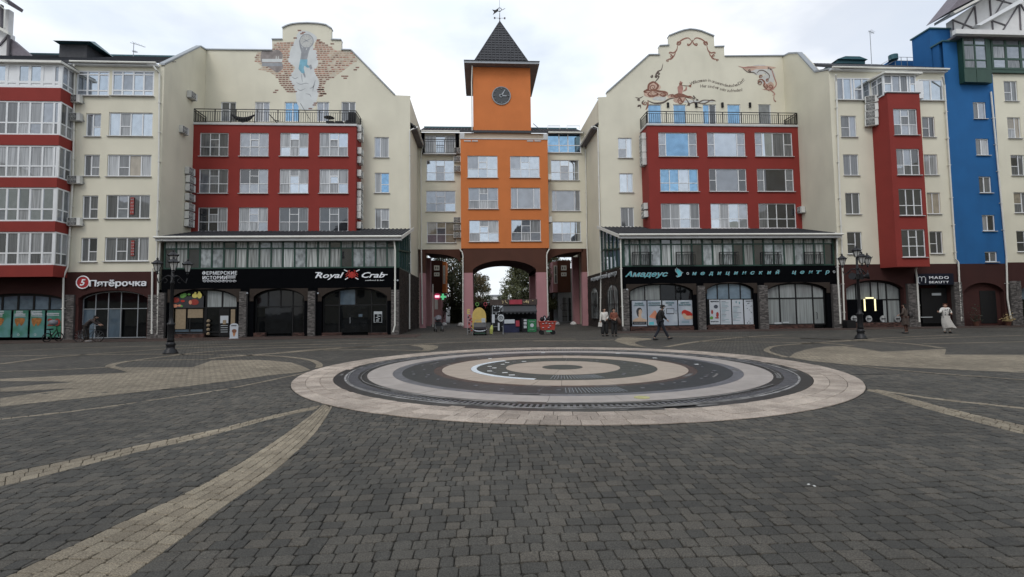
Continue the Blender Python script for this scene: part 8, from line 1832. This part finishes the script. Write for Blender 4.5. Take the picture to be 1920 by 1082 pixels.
for (xa, ya), (xb, yb) in (((941, 564), (944, 566)), ((944, 566), (942, 569)), ((947, 563), (949, 568)), ((949, 567), (952, 569)), ((981, 566), (984, 567)), ((984, 567), (988, 563)), ((988, 563), (987, 568)), ((989, 565), (991, 569)), ((991, 564), (991, 569)), ((998, 563.5), (1000, 564))): p, q = P(xa, ya, Yk - .2), P(xb, yb, Yk - .2); b.bar((p[0], Yk - .2, p[1]), (q[0], Yk - .2, q[1]), .05)
b.build('roof_lettering', M['ktx'], kk)
b = MB(); aw0, aw1 = P(938, 572, Yk)[0], P(1004, 572, Yk)[0]; b.prism_x([(Yk - .02, zt - .02), (Yk - 1.0, P(960, 584, Yk - 1)[1]), (Yk - 1.0, P(960, 586, Yk - 1)[1]), (Yk - .02, zt - .12)], aw0, aw1); n = 9
for i in range(n): a_, b__ = aw0 + (aw1 - aw0) * i / n, aw0 + (aw1 - aw0) * (i + 1) / n; b.prism_y([(a_, P(960, 585.5, Yk - 1)[1]), ((a_ + b__) / 2, P(960, 589.5, Yk - 1)[1]), (b__, P(960, 585.5, Yk - 1)[1])][::1], Yk - 1.0, Yk - .99)
b.build('awning', M['kaw'], kk)
MB().box(P(945, 600, YK)[0], P(974, 600, YK)[0], YK + .2, YK + 1.0, 0, KZ(602)).build('counter', M['knv'], kk); r = R(945.5, 599, 965, 606.5, YK + .15); MB().box(r[0], r[1], YK + .12, YK + .15, r[2], r[3]).build('white_banner', M['paper'], kk); r = R(967, 601, 974, 612, YK + .15); MB().box(r[0], r[1], YK + .12, YK + .15, r[2], r[3]).build('red_bag_panel', M['krd'], kk)
r = R(933.5, 571.5, 938, 575, Yk - .05); MB().box(r[0], r[1], Yk - .05, Yk - .01, r[2], r[3]).build('price_tag', M['paper'], kk)
gp_ = place('green_board', 'green standing notice board with a round white badge by the right pillar', 'notice board', (KX(998), YK, 0)); r = R(989, 599, 1005.5, 622, YK); MB().box(r[0], r[1], YK - .05, YK, r[2], r[3]).build('panel', mat('board_green', (.02, .16, .06), .6, var=.1), gp_)
MB().box(r[0] + .02, r[0] + .08, YK, YK + .5, 0, r[3]).box(r[1] - .08, r[1] - .02, YK, YK + .5, 0, r[3]).build('stand', M['iron'], gp_); x, z = P(997.5, 610, YK - .06); MB().tube([(x, YK - .07, z), (x, YK - .05, z)], .13, 16).build('badge', M['paper'], gp_)
for y, s_, w in ((603, 'КАТАНИЕ', 10), (618, 'ПРОКАТ', 9)): tx(gp_, s_, (997.5, y), 1.5, w, YK - .06, 'texts')
np2 = place('paper_board', 'dark rack with three small white papers left of the green board', 'notice board', (KX(984), YK, 0)); r = R(979, 597, 988.3, 625, YK); MB().box(r[0], r[1], YK - .04, YK + .3, 0, r[3]).build('rack', M['kdk'], np2)
for y0, y1 in ((599, 602), (603.5, 608.5), (610.5, 615.5)): r = R(982, y0, 987.5, y1, YK - .05); MB().box(r[0], r[1], YK - .06, YK - .041, r[2], r[3]).build('paper_sheet', M['texts'], np2)
# red ride-on cart
cx_, cy_ = G(1026, 627); ct = thing('red_handcart', 'red decorated wooden cart with lamp and parcels right of the kiosk', 'cart', (cx_, cy_, 0)); M['crt'] = mat('cart_red', (.33, .035, .02), .5, var=.25, scale=7)
b = MB(); b.prism_y([(-.42, .30), (.42, .30), (.52, .78), (-.52, .78)], -.35, .35); b.build('cart_body', M['crt'], ct); b = MB(); b.box(-.56, .56, -.39, .39, .78, .83); b.build('rim', M['crt'], ct)
for x_ in (-.36, .36):
    for y_ in (-.3, .3): MB().tube([(x_, y_ - .03, .13), (x_, y_ + .03, .13)], .13, 14).build('wheel', M['dark'], ct)
b = MB(); b.box(-.1, .25, -.41, -.36, .18, .26); b.build('green_plate', mat('plate_green', (.10, .35, .22), .5), ct)
b = MB()
for x_, z_ in ((-.3, .70), (-.1, .73), (.1, .70), (.3, .72), (.05, .45), (.15, .55), (-.3, .45)): b.box(x_ - .05, x_ + .05, -.42, -.36, z_ - .02, z_ + .02)
b.build('stickers', M['paper'], ct)
bx2_ = thing('toy_heap', 'heap of dark and white toys piled on the red cart', 'toys', (cx_ - .1, cy_, .83)); b = MB()
for x_, y_, z_, r_ in ((-.22, 0, .14, .15), (0, 0, .12, .13), (.18, .05, .16, .12), (-.05, .05, .28, .10), (.22, 0, .3, .07)): b.lathe([(.01, -r_), (r_ * .8, -r_ * .5), (r_, 0), (r_ * .7, r_ * .6), (.01, r_)], c=(x_, y_, z_), n=10)
b.build('dark_toy', M['kdk'], bx2_); MB().tube([(-.08, -.12, .18 + .1), (-.02, -.14, .12), (-.08, -.12, .02)], .03, 6).build('white_crescent', M['paper'], bx2_)
# pram / ride vehicle in the left arch
cx_, cy_ = G(822.5, 622); pr = thing('pushchair', 'dark pushchair with grey hood standing in the left side passage', 'pushchair', (cx_, cy_, 0), .3)
b = MB(); b.prism_x([(-.35, .45), (.2, .42), (.3, .75), (-.1, .62), (-.35, .6)], -.22, .22); b.build('seat_tub', M['kdk'], pr); b = MB(); b.tube([(0, .05, .85), (0, .12, 1.0), (0, .25, .95)], [.2, .27, .18], 10); b.build('hood', M['bagc'], pr)
fr_ = MB()
for s_ in (-.24, .24): fr_.tube([(s_, -.35, .12), (s_, .2, .6), (s_, .48, 1.05)], .015, 6); fr_.tube([(s_, .35, .12), (s_, -.1, .55)], .015, 6)
fr_.tube([(-.24, .48, 1.05), (.24, .48, 1.05)], .018, 6); fr_.build('frame', M['metalg'], pr)
for x_ in (-.25, .25):
    for y_ in (-.35, .35): MB().tube([(x_ - .02, y_, .12), (x_ + .02, y_, .12)], .12, 12).build('wheel', M['dark'], pr)
# display stand left of the kiosk: rental stand with plain yellow balloon, hanging white things (the cartoon cut-out is left out)
st = thing('toy_stand', 'rental stand hung with white and yellow goods left of the kiosk', 'stall', (G(933, 627)[0], G(933, 627)[1], 0)); b = MB()
for x_ in (-.32, .36): b.bar((x_, 0, 0), (x_, 0, 1.85), .035); b.bar((x_, -.3, .03), (x_, .3, .03), .035)
for z_ in (.5, 1.0, 1.45, 1.85): b.bar((-.32, 0, z_), (.36, 0, z_), .025)
b.build('rack_frame', M['metalg'], st); rs = random.Random(2)
def blob3(c, r, n=8): return MB().lathe([(.01, -r), (r * .75, -r * .65), (r, 0), (r * .75, r * .65), (.01, r)], c=c, n=n)
MB().box(-.36, -.18, -.1, .02, .75, 1.3).build('white_helmet_bag', M['paper'], st); MB().box(.02, .13, -.1, .02, .25, .75).build('white_helmet_bag', M['paper'], st)
b = MB(); b.tube([(.22 + .17 * cos(t), -.1, 1.05 + .19 * sin(t)) for t in [2 * pi * i / 18 for i in range(19)]], .05, 6); b.tube([(.22 + .07 * cos(t), -.1, 1.05 + .08 * sin(t)) for t in [2 * pi * i / 12 for i in range(13)]], .03, 6); b.build('white_hoop', M['texts'], st)
MB().tube([(-.42, -.08, .05), (-.40, -.08, .35), (-.36, -.08, .6)], [.10, .12, .05], 8).build('yellow_bag', mat('lime_bag', (.42, .45, .12), .6, var=.2), st)
b = MB()
for k_ in range(14): x_, z_ = rs.uniform(-.3, .35), rs.uniform(1.2, 1.85); b.tube([(x_, -.05, z_), (x_ + rs.uniform(-.15, .15), -.08, z_ + rs.uniform(-.12, .12))], rs.uniform(.015, .04), 5)
b.build('hanging_straps', M['texts'], st); b = MB()
for k_ in range(10): x_, z_ = rs.uniform(-.3, .35), rs.uniform(.4, 1.8); b.box(x_ - .08, x_ + .08, -.03, .05, z_ - .1, z_ + .1)
b.build('dark_goods', M['kdk'], st)
# ride-on black toy car and balloon where the cut-out stood
cx_, cy_ = G(900, 628); tc_ = thing('toy_car', 'black ride-on toy car with white bumper stripe left of the rental stand', 'toy car', (cx_, cy_, 0)); b = MB()
b.prism_x([(-.55, .18), (.55, .18), (.6, .45), (.3, .55), (.1, .8), (-.15, .8), (-.3, .52), (-.58, .42)], -.40, .40); b.build('body', mat('toy_black', (.012, .012, .015), .3), tc_)
MB().tube([(-.42, -.5, .36), (-.25, -.6, .28), (0, -.62, .26), (.25, -.6, .28), (.42, -.5, .36)], .035, 6).build('white_bumper', M['paper'], tc_); MB().box(-.36, .36, -.62, -.57, .10, .17).build('green_step', M['greenp'], tc_)
for x_ in (-.36, .36):
    for y_ in (-.38, .38): MB().tube([(x_ - .05, y_, .15), (x_ + .05, y_, .15)], .15, 14).build('wheel', M['dark'], tc_)
MB().tube([(-.3, -.28, .8), (-.26, -.2, .95), (.26, -.2, .95), (.3, -.28, .8)], .015, 5).build('windscreen_frame', M['metalg'], tc_)
yb_ = thing('display_board', 'plain rounded yellow display board standing behind the black toy car', 'board', (cx_ - .05, cy_ + .9, 0)); b = MB(); pts = [(-.46, .35), (.40, .35), (.46, .9)] + [(.46 * cos(t), 1.15 + .62 * sin(t)) for t in [pi * i / 12 for i in range(13)]] + [(-.46, .9)]; b.prism_y(pts, -.04, .04); b.build('panel', mat('board_yellow', (.50, .36, .10), .6, var=.12, scale=3), yb_); MB().box(-.4, .4, -.05, .3, 0, .06).bar((-.3, 0, 0), (-.3, 0, .4), .05).bar((.3, 0, 0), (.3, 0, .4), .05).build('foot', M['iron'], yb_)
MB().box(.16, .42, -.06, -.045, .55, 1.05).build('price_sheet', M['texts'], yb_); MB().box(-.30, .12, -.06, -.045, .5, .78).build('orange_label', M['porange'], yb_)
tl_ = tx(yb_, 'E', (882.5, 585.5), 8.5, 5, cy_ + .85, 'pyel', bold=.03, name='letter'); tl_.location = (-.68, -.03, 1.35)
for k_, (dx, mk_) in enumerate(((-.12, 'pgr'), (.42, 'krd'))): b = MB(); b.tube([(dx + .10 * cos(t), 0, 1.97 + .11 * sin(t)) for t in [2 * pi * i / 12 for i in range(13)]], .022, 5); b.tube([(dx, 0, 1.86), (dx, 0, 1.70)], .01, 4); b.build('balloon_ring', M[mk_], yb_)
rt_ = thing('toy_rack', 'narrow rack of small red and dark toys against the left pillar', 'rack', (*G(881, 628), 0)); b = MB()
for x_ in (-.15, .15): b.bar((x_, 0, 0), (x_, 0, 1.35), .025)
for z_ in (.3, .65, 1.0, 1.3): b.bar((-.15, 0, z_), (.15, 0, z_), .02)
b.build('frame', M['metalg'], rt_); 
for k_ in range(12): MB().box((x_ := rs.uniform(-.14, .1)), x_ + .10, -.08, .04, (z_ := .15 + k_ * .095), z_ + .09).build('toy', M['crt' if k_ % 2 else 'kdk'], rt_)
# bench, bins and planters in the blue house loggia
for k_, (px, lab) in enumerate(((1830, 'dark potted shrub in the shade left of the blue house door'), (1890, 'dry pale plant in a pot at the foot of the last pilaster'))):
    x_, y_ = G(px, 606.5); y_ = min(y_, YS - .3); o = thing('potted_plant', lab, 'plant', (P(px, 604, YS - .4)[0], YS - .4, 0), 0, None); MB().lathe([(.14, 0), (.2, .3), (.22, .32), (.18, .33)], n=12).build('pot', M['brown2'], o); b = MB(); r3 = random.Random(k_ + 4)
    for i in range(160):
        p = Vector((r3.gauss(0, .17), r3.gauss(0, .14), .33 + abs(r3.gauss(0, .22)) * (2.2 if k_ == 0 else 1))); a1 = Vector((r3.gauss(0, 1), r3.gauss(0, 1), r3.gauss(0, 1))).normalized(); a2 = a1.orthogonal(); b.add([p - a1 * .07, p + a2 * .03, p + a1 * .07, p - a2 * .03], [(0, 1, 2, 3)])
    b.build('foliage', M['hedge'] if k_ == 0 else M['leaf'], o)
# terrace things
tx0 = P(440, 220, YR + .6)
def terr(px, Y=YR + .7): return (P(px, 228, Y)[0], Y, rZ1 + .16)
hm = thing('hammock', 'dark hammock sagging between posts on the left terrace', 'hammock', terr(455)); b = MB(); b.tube([(-.9, 0, .95), (-.45, 0, .62), (0, 0, .5), (.45, 0, .6), (.9, 0, .92)], [.03, .16, .22, .17, .03], 8); b.build('cloth', M['kdk'], hm); MB().bar((-.9, 0, 0), (-.9, 0, 1.05), .05).bar((.9, 0, 0), (.9, 0, 1.0), .05).bar((-1, 0, .03), (1, 0, .03), .05).build('stand', M['dark'], hm)
gc = thing('grill', 'dark covered grill at the right corner of the left terrace', 'grill', terr(660)); MB().box(-.25, .25, -.2, .2, .35, 1.15).build('cabinet', M['kdk'], gc); MB().tube([(-.3, -.22, .3), (-.3, .22, .3)], .2, 12).build('wheel', M['dark'], gc)
MB().bar((-.2, 0, 0), (-.2, 0, .4), .04).bar((.2, 0, 0), (.2, 0, .4), .04).build('leg', M['dark'], gc)
ch = thing('deck_chair', 'folded dark deck chair leaning on the left terrace near its middle door', 'chair', terr(516)); MB().bar((-.5, 0, 1.0), (.4, 0, 0), .05).bar((-.5, .3, 1.0), (.4, .3, 0), .05).bar((-.1, 0, .5), (.3, 0, .45), .05).build('frame', M['dark'], ch); MB().add([(-.1, 0, .55), (.4, 0, .08), (.4, .3, .08), (-.1, .3, .55)], [(0, 1, 2, 3)]).build('seat', M['kdk'], ch)
for k_, px in enumerate((620, 637)): o = thing('terrace_table', 'low dark table on the left terrace, %s' % ('under the small parasol' if k_ == 0 else 'nearer the corner grill'), 'table', terr(px)); MB().box(-.3, .3, -.25, .25, .34, .40).build('tabletop', M['kdk'], o); MB().bar((-.25, -.2, 0), (-.25, -.2, .34), .04).bar((.25, -.2, 0), (.25, -.2, .34), .04).bar((-.25, .2, 0), (-.25, .2, .34), .04).bar((.25, .2, 0), (.25, .2, .34), .04).build('legs', M['dark'], o)
po = thing('small_parasol', 'small flat dark parasol over the tables on the left terrace', 'parasol', terr(617, YR + 1.1)); MB().bar((0, 0, 0), (0, 0, .95), .03).build('pole', M['iron'], po); MB().lathe([(.42, .9), (.3, .97), (.02, 1.04)], n=10).build('canopy', M['kdk'], po)
# bollard-like white domes in the passage, cameras, lights
for k_, (px, py) in enumerate(((833, 607.5), (864, 608), (1044, 606), (1075, 606))):
    x_, y_ = G(px, py + 3); o = MB().lathe([(.30, 0), (.30, .10), (.24, .22), (.12, .30), (.01, .32)], n=14).build('concrete_dome', M['whitep'], None, smooth=True); o.location = (x_, y_, 0); tag(o, ['pale concrete dome left of centre in the left side passage', 'pale concrete dome beside the left pillar of the main arch', 'pale concrete dome behind the red cart', 'pale concrete dome near the pink column in the right passage'][k_], 'bollard', 'concrete domes in the passages')
for k_, (px, py, lab) in enumerate(((597, 550, 'between the second and third dark arch of the left row'), (465, 550, 'beside the pilaster right of the farm shop'), (746, 526, 'at the right end of the restaurant fascia'), (1175, 543, 'on the first pilaster of the clinic'))):
    x_, z_ = P(px, py, YS - .1); o = thing('wall_light', 'small white wall light ' + lab, 'light', (x_, YS - .2, z_)); MB().lathe([(.03, -.05), (.06, 0), (.03, .05)], n=10).build('globe', M['paper'], o); MB().box(-.02, .02, 0, .15, -.02, .02).build('arm', M['dark'], o)
